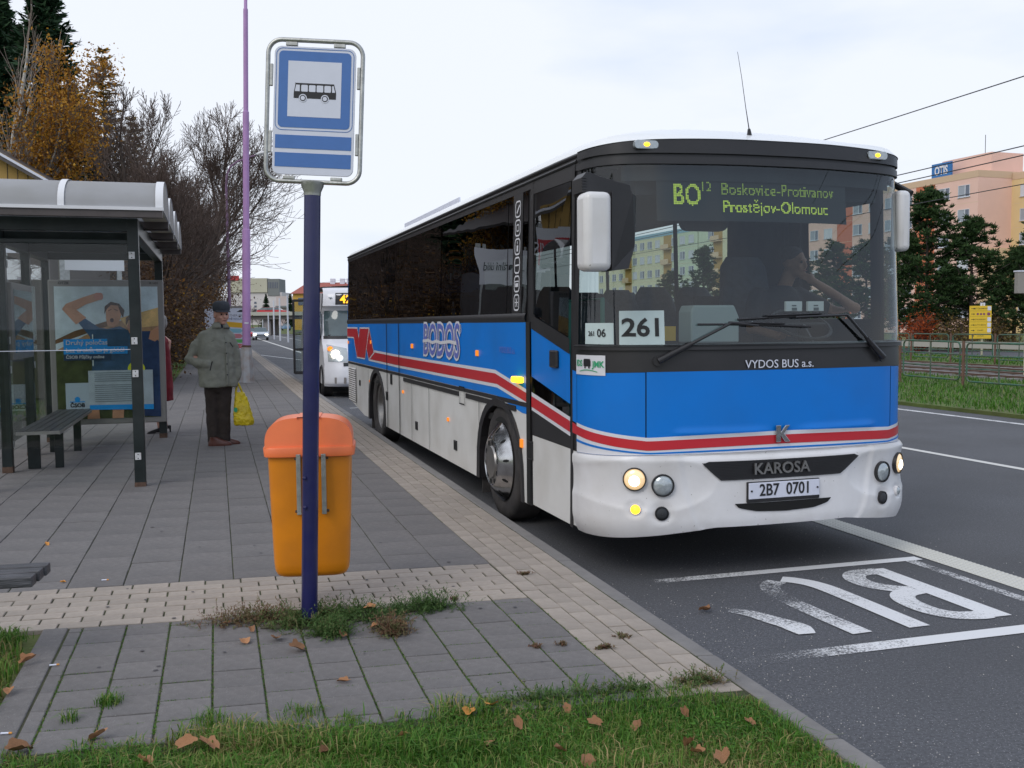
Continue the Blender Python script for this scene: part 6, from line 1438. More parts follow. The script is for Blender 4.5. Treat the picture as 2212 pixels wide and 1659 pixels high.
for i, (u, Z, r_, s) in enumerate(((330, 31, 5, .8), (385, 44, 1, .95), (262, 33, 2, .55), (405, 52, 3.8, 1.0), (435, 74, 3, 1.3))): inst(A2 if i % 2 else A1, at(u, Z), r_, s, ('low bare sapling ' + ('right of the shelter end', 'above the brown hedge', 'behind the advertising panel', 'left of the man in the cap', 'behind the head of the man in the cap')[i]), GB)
# birches
S_kw = dict(spread=.55, kids=(8, 7, 6, 4), ratio=.60, upb=.08, lo=.2)
B1 = bare('birch_tree', 21, 10.6, .17, M['birch'], M['twig_pale'], 'pale birch with forked white trunk at the left edge above the shelter', at(6, 25), 0, rmin=.006, **dict(S_kw, kids=(7, 5, 4, 4), spread=.42, levels=3))
B2 = bare('birch_tree', 24, 7.0, .13, M['birch'], M['twig_pale'], 'birch full of orange leaves behind the shelter roof', at(-38, 24), 1, rmin=.007, leaves=(17000, .22, .040, M['autumn']), **dict(S_kw, spread=.42, ratio=.5, kids=(13, 7, 6, 4)))
B3 = bare('birch_tree', 29, 5.0, .10, M['birch'], M['twig_pale'], 'lower orange-leaved birch leaning right below the dark spruce', at(128, 27.5), 2, rmin=.007, leaves=(4500, .2, .040, M['autumn']), **dict(S_kw, spread=.42, ratio=.5, kids=(11, 7, 6, 4)))
for b in (B1, B2, B3): b['group'] = 'birches behind the shelter'
# conifers
def conifer(name, seed, H, R, n_wh, per, mt, label, loc, rz=0., dens=1., size=.13, droop=.25, gap=.0, trunk_m='bark'):
    r = random.Random(seed); t = empty(name, loc, rz, label, 'tree'); S = [(Vector((0, 0, H * i / 8)), Vector((0, 0, H * (i + 1) / 8)), .17 * (1 - i / 8.3), .17 * (1 - (i + 1) / 8.3), 0) for i in range(8)]
    seg_mesh('trunk', S, M[trunk_m], t, 7); Br, Cn = [], []
    for i in range(n_wh):
        f = (i + .5) / n_wh; z = H * (.08 + .92 * f); L0 = R * (1 - f) ** .8 * (.8 + .35 * r.random()) + .12
        for k in range(per):
            a = 2 * PI * (k + r.random()) / per; L_ = L0 * r.uniform(.6, 1.15); p = Vector((0, 0, z)); d = Vector((math.cos(a), math.sin(a), .25 if f > .7 else -.05 - droop * .3)); n = 5; q = p
            for j in range(n):
                d2 = (d + Vector((0, 0, -droop * (1 - j / n) * .3 + .12 * j / n))).normalized(); q2 = q + d2 * L_ / n; Br.append((q.copy(), q2.copy(), .03 * (1 - j / n) + .006, .025 * (1 - j / n) + .004, 1))
                for m_ in range(int(dens * (2 + 7 * L_ / R))):
                    tt = r.random(); side = r.uniform(-1, 1) * .28 * L_ * (1 - (j + tt) / n * .75); pr = Vector((-d2.y, d2.x, 0)); c = q.lerp(q2, tt) + pr * side + Vector((0, 0, r.gauss(-.06 - abs(side) * .18, .05))); Cn.append((c, d2 * .7 + pr * (1 if side > 0 else -1) * .7))
                q = q2
    seg_mesh('branches', Br, M['bark'], t, 3)
    rr = np.random.default_rng(seed); C = np.array([c[0][:] for c in Cn]); U = np.array([c[1][:] for c in Cn]); U += rr.normal(0, .25, U.shape); U /= np.linalg.norm(U, axis=1)[:, None]
    W_ = np.cross(U, rr.normal(size=U.shape)); W_ /= np.linalg.norm(W_, axis=1)[:, None]; s = (size * rr.uniform(.7, 1.4, len(C)))[:, None]
    V = np.stack([C - U * s, C - W_ * s * .28, C + U * s * 1.2, C + W_ * s * .28], 1).reshape(-1, 3)
    np_mesh('crown', V, np.arange(len(C) * 4).reshape(-1, 4), mt, t, pick=rr.beta(1.5, 1.8, len(C))); return t
C1 = conifer('spruce_tree', 5, 14.3, 3.0, 60, 9, M['spruce'], 'tall dark spruce rising behind the orange birch', at(122, 36), 0, 1.8, .17, .5)
C2 = inst(C1, at(176, 41), 1.1, .80, 'second dark spruce to the right of the tallest one'); C3 = inst(C1, at(-260, 46), 2.3, .62, 'dark spruce seen through the birches at the far left'); C4 = inst(C1, at(222, 40), 3.0, .58, 'low dark spruce at the foot of the larch')
for c in (C1, C2, C3, C4): c['group'] = 'spruces behind the shelter'
D1 = conifer('larch_tree', 9, 12.4, 2.8, 34, 7, M['larch'], 'thin golden brown larch with a pointed top right of the spruces', at(243, 39), 0, .75, .13, .2)
D2 = inst(D1, at(305, 42), 1.3, .84, 'lower larch between the pointed larch and the bare trees'); D1['group'] = D2['group'] = 'larches'
# the rest of the wood, left of the picture, which the coach windows mirror
GW = 'wood left of the bus stop'
for i, (x, y, s, k) in enumerate(((-26, 14, .9, 0), (-17, 22, 1.1, 1), (-20, 15, 1.15, 0), (-24, 20, .9, 2), (-27, 28, 1.1, 0), (-22, 32, 1.0, 2), (-31, 22, 1.1, 1), (-36, 33, 1.0, 2), (-30, 41, 1.2, 2), (-25, 47, 1.1, 0), (-21, 42, 1.1, 2), (-22, 9, .85, 1), (-38, 46, 1.2, 2), (-19, 55, 1.1, 0))):
    inst((A1, A2, C1)[k], (x, y, .12), i * 1.7, s, 'tree of the dense wood outside the left edge of the view', GW)
# shrubs and hedge
def shrub(name, seed, loc, size, n, ls, mt, label, cat='shrub', stems=26, tw='twig', squash=.8):
    r = random.Random(seed); t = empty(name, loc, r.random() * 6, label, cat); S = []; C = []
    for i in range(stems):
        a = r.uniform(0, 2 * PI); e = r.uniform(.0, 1.) ** .7; p = Vector((.12 * size[0] * math.cos(a), .12 * size[1] * math.sin(a), 0)); tip = Vector((size[0] * math.cos(a) * e, size[1] * math.sin(a) * e, size[2] * math.sqrt(max(.05, 1 - e * e * .8)) * r.uniform(.7, 1.08))); q = p
        for j in range(5):
            q2 = p.lerp(tip, (j + 1) / 5) + Vector((r.gauss(0, .05), r.gauss(0, .05), r.gauss(0, .04))) * size[2]; S.append((q, q2, .022 * (1 - j / 6), .02 * (1 - (j + 1) / 6), 2)); C.append(q2)
            if j > 0:
                for k in range(5): e2 = q2 + Vector((r.gauss(0, .2), r.gauss(0, .2), r.gauss(.12, .15))) * size[2] * .75; S.append((q2, e2, .007, .005, 3)); C.append(e2)
            q = q2
    seg_mesh('stems', S, M[tw], t, 3, .005)
    if n: leaf_quads('foliage', around(C, n, .10 * size[2], seed), ls, mt, t, seed)
    return t
SHL = [(322, 37, 1.9, 2.0, 3.6, 'brown', 'dark thicket with a few orange leaves right of the shelter'), (360, 47, 2.2, 2.2, 4.4, 'brown', 'dark thicket with orange specks behind the man in the cap'), (396, 60, 2.6, 2.4, 5.4, 'brown', 'dark thicket right of the man\'s head, below the big bare tree'), (430, 80, 3.0, 2.8, 6.2, 'brown', 'low dark thicket beside the thin lamp post'), (300, 30, 1.9, 2.0, 3.3, 'brown', 'thicket behind the right half of the advertising panel'), (245, 28, 2.1, 2.0, 3.3, 'brown', 'thicket behind the middle of the advertising panel'), (185, 27, 2.1, 1.9, 3.2, 'brown', 'thicket behind the left half of the advertising panel'), (120, 27, 2.2, 1.9, 3.2, 'brown', 'thicket behind the shelter bench'), (55, 26, 2.1, 1.9, 3.2, 'brown', 'thicket behind the timetable case'), (-10, 25, 2.1, 1.9, 3.2, 'brown', 'thicket at the very left behind the shelter')]
prm = shrub('thicket', 41, at(322, 37), (1.8, 1.8, 3.2), 6500, .050, M['brownleaf'], SHL[0][6], stems=44)
leaf_quads('yellow_leaves', around([Vector((RND.gauss(0, .9), RND.gauss(0, .9), RND.uniform(.6, 3.0))) for _ in range(60)], 260, .12, 4), .050, M['yellowing'], prm, 4); prm['group'] = 'thickets along the footway'
for i, q in enumerate(SHL[1:]): c = inst(prm, at(q[0], q[1]), i * 1.3, (q[2] / 1.8, q[3] / 1.8, q[4] / 2.9 * .88), q[6], 'thickets along the footway', 'shrub')
prm.scale = (1.05, 1.1, 1.15)
h = shrub('hedge', 51, at(388, 50), (1.6, 2.2, 1.35), 9000, .06, M['hedge'], 'low brown and green hedge at the left edge of the footway', 'hedge', 60); h.rotation_euler = (0, 0, TH)
# pines beyond the tram line
def pine(seed, H, R, label, loc, rz=0.):
    r = random.Random(seed); t = empty('pine_tree', loc, rz, label, 'tree'); S, C = [], []
    for i in range(7): S.append((Vector((r.gauss(0, .03), 0, H * i / 7)), Vector((0, 0, H * (i + 1) / 7)), .16 * (1 - i / 7.5), .16 * (1 - (i + 1) / 7.5), 0))
    nb = int(29 * H / 3)
    for i in range(nb):
        f = (i + r.random()) / nb; z = H * (.10 + .88 * f); a = r.uniform(0, 2 * PI); L_ = (R * (1 - f) ** .75 + .22) * r.uniform(.65, 1.12); p = Vector((0, 0, z)); d = Vector((math.cos(a), math.sin(a), .15)).normalized(); q = p
        for j in range(4):
            d = (d + Vector((r.gauss(0, .1), r.gauss(0, .1), .12))).normalized(); q2 = q + d * L_ / 4; S.append((q, q2, .03, .02, 1)); q = q2
            if j > 0:
                for k in range(3): C.append((q + Vector((r.gauss(0, .28), r.gauss(0, .28), r.gauss(.05, .2))), .24))
        C.append((q + Vector((0, 0, .15)), .26))
    C.append((Vector((0, 0, H)), .25)); seg_mesh('trunk', [s for s in S if s[4] == 0], M['bark'], t, 6); seg_mesh('branches', [s for s in S if s[4] == 1], M['bark'], t, 3)
    rr = np.random.default_rng(seed); n = 24; B_ = np.repeat(np.array([c[0][:] for c in C]), n, 0); U = rr.normal(size=B_.shape); U[:, 2] = np.abs(U[:, 2]) * .9 + .15; U /= np.linalg.norm(U, axis=1)[:, None]; W_ = np.cross(U, rr.normal(size=U.shape)); W_ /= np.linalg.norm(W_, axis=1)[:, None]
    s = rr.uniform(.16, .34, len(B_))[:, None]; V = np.stack([B_ + U * s * .15 - W_ * .035, B_ + U * s * .15 + W_ * .035, B_ + U * s + W_ * .012, B_ + U * s - W_ * .012], 1).reshape(-1, 3)
    np_mesh('crown', V, np.arange(len(B_) * 4).reshape(-1, 4), M['pine'], t, pick=rr.beta(1.4, 2, len(B_))); return t
P1 = pine(7, 8.8, 2.7, 'tallest dark pine, right beside the far edge of the coach', at(2000, 56, 0)); GP = 'row of pines beyond the tram line'; P1['group'] = GP
P2 = pine(17, 7.0, 2.9, 'broad dark pine in the middle, behind the yellow direction sign', at(2096, 55, 0)); P2['group'] = GP
inst(P2, at(2190, 58, 0), 1.2, .80, 'dark pine at the right edge behind the grey cabinet', GP); inst(P1, at(2240, 54, 0), 2.2, .8, 'dark pine cut by the right edge of the picture', GP)
inst(P2, at(2045, 60, 0), 2.5, .66, 'low dark pine between the two tall ones', GP); inst(P1, at(1940, 62, 0), 4, .78, 'dark pine hidden behind the far edge of the coach', GP)
for i, (u, Z, s) in enumerate(((1870, 66, .95), (1800, 72, .82), (1730, 78, .9), (1660, 84, .95), (1590, 90, .9), (1520, 98, 1.0), (1450, 104, .95))): inst(P1 if i % 2 else P2, at(u, Z, 0), i * 1.1, s, 'dark pine of the far row seen through the coach windows', GP)
for i, (u, Z, s) in enumerate(((1985, 54, .5), (2060, 53, .5), (2150, 54, .55))):
    c = shrub('bush', 60 + i, at(u, Z, 0), (1.8, 1.3, 1.7), 2600, .055, M['redleaf'] if i == 0 else M['hedge'], ('reddish bush at the foot of the tallest pine', 'brown bush below the middle pine', 'brown bush under the right pines')[i], 'shrub', 20)
# ================================================================== STREET FURNITURE
ms = empty('lighting_mast', (-7.36, 27.55, .15), TH, 'tall lilac tram and lighting mast with a pale conical foot on the footway', 'mast'); ms.rotation_euler = (0, math.radians(1.25), TH)
mb = MB(); mb.lathe([(.235, 0), (.225, .03), (.150, .95), (.148, .97)], 8, Matrix.Rotation(PI / 8, 4, 'Z')); mb.build('mast_foot', M['mastbase'], ms)
mb = MB(); mb.lathe([(.132, .90), (.130, .99), (.112, 1.03)], 24); mb.build('foot_collar', M['rust'], ms, smooth=40)
mb = MB(); mb.lathe([(.112, 1.0), (.108, 4.15), (.106, 4.2), (.086, 4.22), (.084, 7.35), (.083, 7.4), (.066, 7.42), (.063, 10.1), (.062, 10.15), (.046, 10.18), (.042, 13.2), (.0005, 13.22)], 20); mb.build('mast_pole', M['lilac'], ms, smooth=30)
mb = MB(); mb.sheet(lambda a, z: (.118 * math.sin(a), -.118 * math.cos(a), z), lin(-.5, .5, 6), [1.62, 1.66]); mb.build('sticker', M['stripewhite'], ms)
mb = MB(); fl = [(.03, .64), (-.03, .56), (.01, .56), (-.02, .47)]; ribbon(mb, fl, .012, lambda x, z: (x, -.215 + .085 * z / .95 + .0, z)); mb.build('lightning_print', mat('red_print', (.45, .03, .02), .6), ms)
lp = empty('street_lamp', at(499, 46, .12), 0, 'thin dull violet street lamp with a curved arm behind the bare trees', 'street lamp')
mb = MB(); mb.tube([(0, 0, 0), (0, 0, 4.5), (0, 0, 8.0), (.05, 0, 8.5), (.22, 0, 8.85), (.55, 0, 9.08), (1.45, 0, 9.38)], [.085, .07, .055, .05, .045, .04, .035], 10); mb.build('lamp_pole', mat('dull_violet_paint', (.22, .13, .22), .6, var=.15), lp, smooth=60)
mb = MB(); mb.loft([((1.40, 0, 9.36), .05, .05), ((1.42, 0, 9.41), .06, .09)], 10); mb.tube([(1.38, 0, 9.37), (1.6, 0, 9.44), (1.95, 0, 9.50)], [.05, .09, .04], 10); mb.build('lamp_head', M['roofrib'], lp, smooth=60)
# advertising board with arrows behind the man
ab = empty('advertising_board', at(492, 40, .12), math.radians(10), 'white advertising board with coloured arrows behind the man in the cap', 'billboard')
mb = MB(); mb.bb(-.85, .78, 0, .08, .65, 2.30); mb.build('board', M['signwhite'], ab, bevel=.01); mb = MB(); mb.bb(-.88, .81, -.01, .09, 2.30, 2.38); mb.build('board_top', M['alu'], ab)
for x in (-.7, .6): mb = MB(); mb.bb(x - .04, x + .04, .01, .07, 0, .65); mb.build('leg', M['frame'], ab)
def bflat(name, pts, m): q = MB(); q.add([(x, -.004, z) for x, z in pts], [tuple(range(len(pts)))]); return q.build(name, m, ab)
bflat('yellow_arrow', [(.0, 1.55), (.62, 1.50), (.68, 1.59), (.62, 1.70), (.0, 1.76)], M['yellow_card']); bflat('blue_arrow', [(.0, 1.32), (.52, 1.30), (.64, 1.39), (.52, 1.47), (.0, 1.48)], mat('pale_blue_print', (.25, .50, .60), .5)); bflat('pink_arrow', [(.0, 1.10), (.52, 1.09), (.63, 1.18), (.52, 1.26), (.0, 1.27)], mat('pink_print', (.60, .22, .25), .5)); bflat('green_patch', [(.05, .92), (.60, .90), (.62, 1.04), (.05, 1.06)], mat('light_green_print', (.12, .42, .12), .5)); bflat('red_foot_band', [(-.84, .70), (.77, .70), (.77, .86), (-.84, .86)], mat('red_sign_print', (.62, .03, .04), .5))
text(ab, 'PARTNER PRO', (.30, -.006, 2.00), (1, 0, 0), (0, 0, 1), .13, mat('grey_letters', (.25, .25, .32), .5)); text(ab, 'VENKOVNÍ REKLAMU', (.22, -.006, 1.86), (1, 0, 0), (0, 0, 1), .105, mat('dark_blue_letters', (.05, .09, .25), .5)); text(ab, '333 555', (.45, -.008, .78), (1, 0, 0), (0, 0, 1), .13, M['stripewhite'])
mb = MB(); mb.add([(.38, -.006, 2.14), (.75, -.006, 2.14), (.70, -.006, 2.18), (.68, -.006, 2.22), (.52, -.006, 2.22), (.45, -.006, 2.17)], [tuple(range(6))]); mb.build('car_print', M['black'], ab)
# banners on a frame far left, mirrored in the coach windows
def mirror_pt(u, v, D):
    d = (_F + _R * ((u - 1106) / FPX) + _D * ((v - 829.5) / FPX)).normalized(); p = Vector((0, 0, CAMH)) + d * D; n = Vector((math.cos(BY), math.sin(BY), 0)); o = Vector((1.891, 6.512, 0)) - n * 1.25
    return p - n * (2 * (p - o).dot(n))
def banner(u0, u1, v0, v1, D, label, bands, letters):
    c0, c1 = mirror_pt(u1, v1, D), mirror_pt(u0, v1, D); t_ = mirror_pt(u1, v0, D); xd = (c1 - c0); W_ = xd.length; xd.normalize(); H_ = t_.z - c0.z; nrm = xd.cross(Vector((0, 0, 1)))
    b = empty('banner', mw=rot_frame(c0, xd, (0, 0, 1)), label=label, cat='banner')
    mb = MB(); mb.bb(0, W_, 0, H_, -.02, 0); mb.build('banner_sheet', M['stripewhite'], b)
    for x in (.1, W_ - .1): mb = MB(); mb.bb(x - .05, x + .05, -c0.z, H_ + .1, -.12, -.02); mb.build('pole', M['galv'], b)
    for z0, z1, m_ in bands: mb = MB(); mb.bb(.02, W_ - .02, z0 * H_, z1 * H_, 0, .006); mb.build('band', m_, b)
    text(b, letters[0], (W_ / 2, H_ / 2, .014), (1, 0, 0), (0, 1, 0), H_ * letters[1], letters[2], sx=letters[3])
banner(1024, 1136, 512, 590, 24.5, 'white banner reading profesionální úklid, standing beyond the left edge of the view', [], ('...sionální úklid', .34, M['black'], .62))
banner(1146, 1262, 462, 560, 23.5, 'white banner with a red field reading ERYSERVIS, beyond the left edge of the view', [(.16, .74, M['busred'])], ('ERYSERVIS', .42, M['stripewhite'], .72))
# ================================================================== RAILINGS AND WIRES BEYOND THE ROAD
M['railgreen'] = mat('faded_green_paint', (.045, .13, .085), .6, var=.3, vscale=8, dirt=((.12, .08, .06), .8, 4))
M['railrust'] = mat('rusty_post', (.15, .085, .06), .8, var=.3, vscale=10)
def railing(d, s0, n, label, z0, zoff=0., nearest=2.3):
    f = empty('green_railing', K(s0, d, z0), TH, label, 'railing'); W_ = 2.06
    def rr(x0, x1, za, zb, r):
        return [(0, (x0 + x1) / 2 + x, (za + zb) / 2 + z) for x, z in rrect(x1 - x0, zb - za, r, 4)]
    mb = MB(); lp_ = rr(.12, .12 + W_, .18, 1.10, .12); mb.tube(lp_ + [lp_[0]], .022, 6, cap=False)
    for z in (.49, .80): mb.tube([(0, .12, z), (0, .12 + W_, z)], .018, 6)
    mb.tube([(0, .12 + W_ / 2, .18), (0, .12 + W_ / 2, 1.10)], .018, 6); me = mb.mesh('railing_panel', M['railgreen'], 50)
    mp2 = MB(); mp2.tube([(0, 0, -.1), (0, 0, 1.13)], .035, 8); mp2.box((0, 0, .8), (.03, .28, .03)); mp2.box((0, 0, .3), (.03, .28, .03)); me2 = mp2.mesh('railing_post', M['railrust'], 50)
    for i in range(n):
        for nm, m_ in (('railing_panel', me), ('post', me2)):
            o = bpy.data.objects.new(nm, m_); COL.objects.link(o); o.parent = f; o.location = (0, i * 2.3, RND.uniform(-.015, .015)); o.rotation_euler = (RND.uniform(-.012, .012), RND.uniform(-.01, .01), 0)
railing(14.97, 20.52 - 2.3 * 4, 26, 'nearer green tube railing on the grass between the road and the tram rails', .07)
railing(25.1, 26, 22, 'farther green tube railing on the grass beyond the tram rails', .05)
gr_ = empty('guard_rail', K(34, 29.9, 0), TH, 'pale grey steel guard rail beyond the farther railing', 'guard rail')
mb = MB(); mb.poly([(0, -10, .72), (0, 60, .72), (0, 60, .42), (0, -10, .42)], (-1, 0, 0), .05); mb.build('rail_beam', mat('pale_rail', (.42, .40, .37), .6), gr_)
me = MB().box((.06, 0, .35), (.08, .1, .74)).mesh('post', M['galv'])
for i in range(18): o = bpy.data.objects.new('post', me); COL.objects.link(o); o.parent = gr_; o.location = (0, -10 + i * 4, 0)
for d, z, lb in ((17.0, 7.5, 'highest overhead wire rising to the right above the coach'), (18.1, 6.05, 'upper one of the pair of tram wires crossing the pink block roof'), (18.15, 5.82, 'lower one of the pair of tram wires crossing the pink block roof'), (23.3, 6.0, 'faint tram wire crossing the windows of the pink block')):
    mb = MB(); mb.tube([K(s, d, z + .0004 * (s - 60) ** 2 * .3) for s in range(-10, 200, 12)], .016, 5); tag(mb.build('overhead_wire', M['trim']), lb, 'wire')
# yellow direction sign
ys = empty('direction_sign', at(2117, 46, 0), math.radians(-12), 'yellow direction sign with arrows on a post in front of the pines', 'road sign')
mb = MB(); mb.bb(-.47, .47, -.02, .02, .80, 2.32); mb.build('sign_plate', mat('sign_yellow', (.74, .50, .03), .5, var=.05), ys); mb = MB(); mb.tube([(.1, .06, 0), (.1, .06, 2.42)], .05, 8); mb.build('post', mat('yellowish_post', (.42, .40, .28), .6), ys); mb = MB(); mb.bb(0, .2, .02, .08, 2.32, 2.46); mb.build('post_cap', M['signwhite'], ys)
for k in range(6):
    z = 2.19 - k * .252; q = MB(); q.add([(-.45, -.022, z - .10), (.45, -.022, z - .10), (.45, -.022, z - .106), (-.45, -.022, z - .106)], [(0, 1, 2, 3)]); q.add([(-.40, -.023, z - .01), (-.30, -.023, z - .01), (-.30, -.023, z - .04), (-.24, -.023, z), (-.30, -.023, z + .04), (-.30, -.023, z + .012), (-.40, -.023, z + .012)], [tuple(range(7))]); q.build('arrow_print', M['black'], ys)
    if k not in (1,): text(ys, ('BETONÁRNA', '', 'STAVEBNINY', 'AUTO SERVIS', 'STAVBY', 'CASINO')[k], (.0, -.025, z), (1, 0, 0), (0, 0, 1), .10 if k == 0 else .08, M['black'])
    if k in (0, 2, 3, 4): q = MB(); q.add([(.30, -.024, z - .085), (.45, -.024, z - .085), (.45, -.024, z + .1), (.30, -.024, z + .1)], [(0, 1, 2, 3)]); q.build('white_patch', M['signwhite'], ys)
q = MB()
for x in (-.12, .02, .15, .35): q.add([(x + (.05 if x < .3 else .075) * math.cos(a), -.025, 1.94 + (.05 if x < .3 else .075) * math.sin(a)) for a in lin(0, 2 * PI, 13)[:-1]], [tuple(range(12))])
q.build('round_prints', mat('maroon_print', (.22, .06, .12), .5), ys)
cb = empty('grey_cabinet', at(2216, 28.9, .05), 0, 'grey box on a pale post, cut by the right edge of the picture', 'cabinet')
mb = MB(); mb.bb(-.32, .32, -.1, .1, 2.40, 3.02); mb.build('box', mat('warm_grey_box', (.28, .26, .24), .6), cb, bevel=.01); mb = MB(); mb.bb(-.34, .34, -.12, .12, 3.02, 3.06); mb.build('box_lid', M['signwhite'], cb); mb = MB(); mb.tube([(0, 0, 0), (0, 0, 2.4)], .05, 8); mb.build('post', mat('pale_post', (.40, .40, .30), .6), cb)
# ================================================================== APARTMENT BLOCKS
M['pinkwall'] = mat('pink_render', (.80, .53, .45), .9, var=.04, vscale=.3); M['yellowwall'] = mat('yellow_render', (.74, .56, .30), .9, var=.04, vscale=.3); M['peach'] = mat('peach_render', (.70, .53, .36), .9); M['cream'] = mat('cream_render', (.70, .68, .48), .9); M['palegreen'] = mat('pale_green_render', (.60, .68, .52), .9); M['skyblue'] = mat('sky_blue_render', (.28, .48, .60), .9); M['salmon'] = mat('salmon_parapet', (.64, .46, .32), .9); M['orange'] = mat('orange_render', (.58, .17, .09), .9); M['ochre'] = mat('ochre_render', (.46, .30, .10), .9)
M['winglass'] = mat('window_glass', (.10, .12, .17), .12, spec=.8); M['curtain'] = mat('net_curtain', (.34, .37, .43), .6); M['winframe'] = mat('white_window_frame', (.62, .64, .70), .5)
def window_mesh(w_=1.85, h_=1.45, open_=.5):
    mb = MB(); mb.mi = 0; mb.bb(0, w_, -.05, .02, 0, .07); mb.bb(0, w_, -.05, .02, h_ - .06, h_); mb.bb(0, .07, -.05, .02, .07, h_ - .06); mb.bb(w_ - .07, w_, -.05, .02, .07, h_ - .06); mb.bb(w_ * .36, w_ * .36 + .12, -.06, .02, .07, h_ - .06); mb.bb(-.08, w_ + .08, -.14, .02, -.05, 0)
    mb.mi = 1; mb.add([(.07, -.012, .07), (w_ * .36, -.012, .07), (w_ * .36, -.012, h_ - .06), (.07, -.012, h_ - .06)], [(0, 1, 2, 3)]); mb.mi = 2; mb.add([(w_ * .36 + .12, -.012, .07), (w_ - .07, -.012, .07), (w_ - .07, -.012, h_ - .06), (w_ * .36 + .12, -.012, h_ - .06)], [(0, 1, 2, 3)])
    return mb.mesh('window', [M['winframe'], M['winglass'], M['curtain']])
WM = [window_mesh(), window_mesh(2.2)]; me2_ = WM[0].copy(); me2_.materials.clear(); [me2_.materials.append(x) for x in (M['winframe'], M['curtain'], M['winglass'])]; WM.append(me2_)
AL = math.radians(20.0); dirA = Vector((-math.sin(AL), math.cos(AL), 0)); nA = Vector((-math.cos(AL), -math.sin(AL), 0))   # along the facade (away), out of the facade
def block(orig, length, H, secs, label, depth=11, floors=6, top=1.1, mirrored=False, parapet='salmon', wins=True, endm='pinkwall'):
    """facade along +x of a frame whose -y points out of the facade"""
    b = empty('apartment_block', mw=rot_frame(orig, dirA * (-1 if mirrored else 1), (0, 0, 1)) @ Matrix.Rotation(-PI / 2, 4, 'X') if False else Matrix(((dirA.x, -nA.x, 0, orig[0]), (dirA.y, -nA.y, 0, orig[1]), (0, 0, 1, orig[2]), (0, 0, 0, 1))), label=label, cat='apartment block')
    mb = MB(); mb.bb(0, length, .05, depth, -1, H); mb.build('wall', M[endm], b); mb = MB(); mb.bb(-.03, length + .03, -.04, depth + .05, H - .75, H + .05); mb.build('parapet', M[parapet], b)
    fh = (H - .75 - top) / floors
    for x0, x1, m_ in secs: mb = MB(); mb.bb(x0, x1, 0, .06, -1, H - .75); mb.build('wall_section', M[m_], b)
    for f in range(1, floors + 1): mb = MB(); mb.bb(0, length, -.006, .0, f * fh + top - .03, f * fh + top + .01); mb.build('panel_joint', M['peach'], b) if f < floors else None
    if wins:
        for f in range(floors):
            x = 1.25; k = 0
            while x < length - 2:
                sec = [s for s in secs if s[0] <= x + .9 <= s[1]]
                if not sec or sec[0][2] not in ('orange', 'ochre'):
                    if f > 0 or True:
                        o = bpy.data.objects.new('window', WM[RND.choice((0, 0, 2))]); COL.objects.link(o); o.parent = b; o.location = (x, 0, top + f * fh + .75)
                elif sec[0][2] == 'ochre':
                    q = MB(); q.bb(sec[0][0] + .1, sec[0][1] - .1, -.75, 0, top + f * fh + .1, top + f * fh + .25); q.bb(sec[0][0] + .1, sec[0][1] - .1, -.78, -.74, top + f * fh + .25, top + f * fh + 1.1); q.build('balcony', M['peach'], b)
                x += 3.2
    return b
cA = Vector((55.6, 119.4, 0))
bA = block(cA, 32.5, 19.3, [(0, 6.9, 'pinkwall'), (6.9, 10.2, 'orange'), (10.2, 22.5, 'pinkwall'), (22.5, 25.8, 'orange'), (25.8, 32.5, 'pinkwall')], 'pink apartment block with peach parapet behind the pines at the right')
bA2 = block(cA + dirA * 32.6 + nA * -.3, 32, 19.0, [(0, 9.4, 'cream'), (9.4, 12.6, 'ochre'), (12.6, 24, 'cream'), (24, 27, 'ochre'), (27, 32, 'palegreen')], 'cream apartment block with ochre balconies, seen through the coach windows', parapet='salmon', endm='cream')
bA3 = block(cA + dirA * 64.8 + nA * -.2, 42, 18.8, [(0, 9.4, 'palegreen'), (9.4, 12.6, 'ochre'), (12.6, 26, 'cream'), (26, 29, 'ochre'), (29, 42, 'cream')], 'pale green apartment block with sky blue parapet, far left through the coach windows', parapet='skyblue', endm='palegreen')
mb = MB(); mb.bb(-.12, -.0, .2, 10.8, -1, 10.2); mb.build('end_wall_lower', M['peach'], bA)
bB = block(cA + -nA * 5.2 - dirA * 30, 29.9, 19.1, [(0, 30, 'yellowwall')], 'yellow apartment block at the right edge', endm='yellowwall')
mb = MB(); mb.bb(1.5, 9.5, 3.5, 8.5, 19.3, 21.9); mb.build('roof_house', M['pinkwall'], bA); mb = MB(); mb.bb(6.1, 9.4, 1.7, 1.95, 19.45, 21.4); bo_ = mb.build('sign_board', mat('board_blue', (.02, .15, .42), .5), bA)
p_ = Vector((7.75, 1.66, 20.42)); text(bA, 'OTIS', p_, (-1, 0, 0), (0, 0, 1), 1.45, M['stripewhite'], off=.05, sx=.72, name='sign_lettering')
mb = MB(); mb.tube([(3, 4, 21.9), (3, 4, 24.2)], .05, 4); mb.build('aerial', M['trim'], bA)
# ================================================================== THE FAR END OF THE ROAD
mb = MB(); e0, e1 = Vector((-260, 185, -.03)), Vector((120, 185, -.03)); mb.add([e0, e1, (140, 420, 3.6), (-330, 420, 3.6)], [(0, 1, 2, 3)]); mb.add([(-330, 420, 3.6), (140, 420, 3.6), (300, 1200, 5), (-700, 1200, 5)], [(0, 1, 2, 3)]); struct(mb.build('hill', M['grass_ground'], fix=False))
def farstrip(name, pts, z): mb_ = MB(); mb_.add([Vector(p) + Vector((0, 0, z)) for p in pts], [tuple(range(len(pts)))]); return struct(mb_.build(name, M['asphalt'], fix=False))
farstrip('rising_road', [(-54, 185, -.03), (-47, 185, -.03), (-82, 420, 3.6), (-92, 420, 3.6)], .05); farstrip('rising_road', [(-41, 185, -.03), (-34, 185, -.03), (-62, 420, 3.6), (-72, 420, 3.6)], .05)
br = empty('road_bridge', (-40, 168, 0), 0, 'low concrete road bridge crossing the street far away', 'bridge')
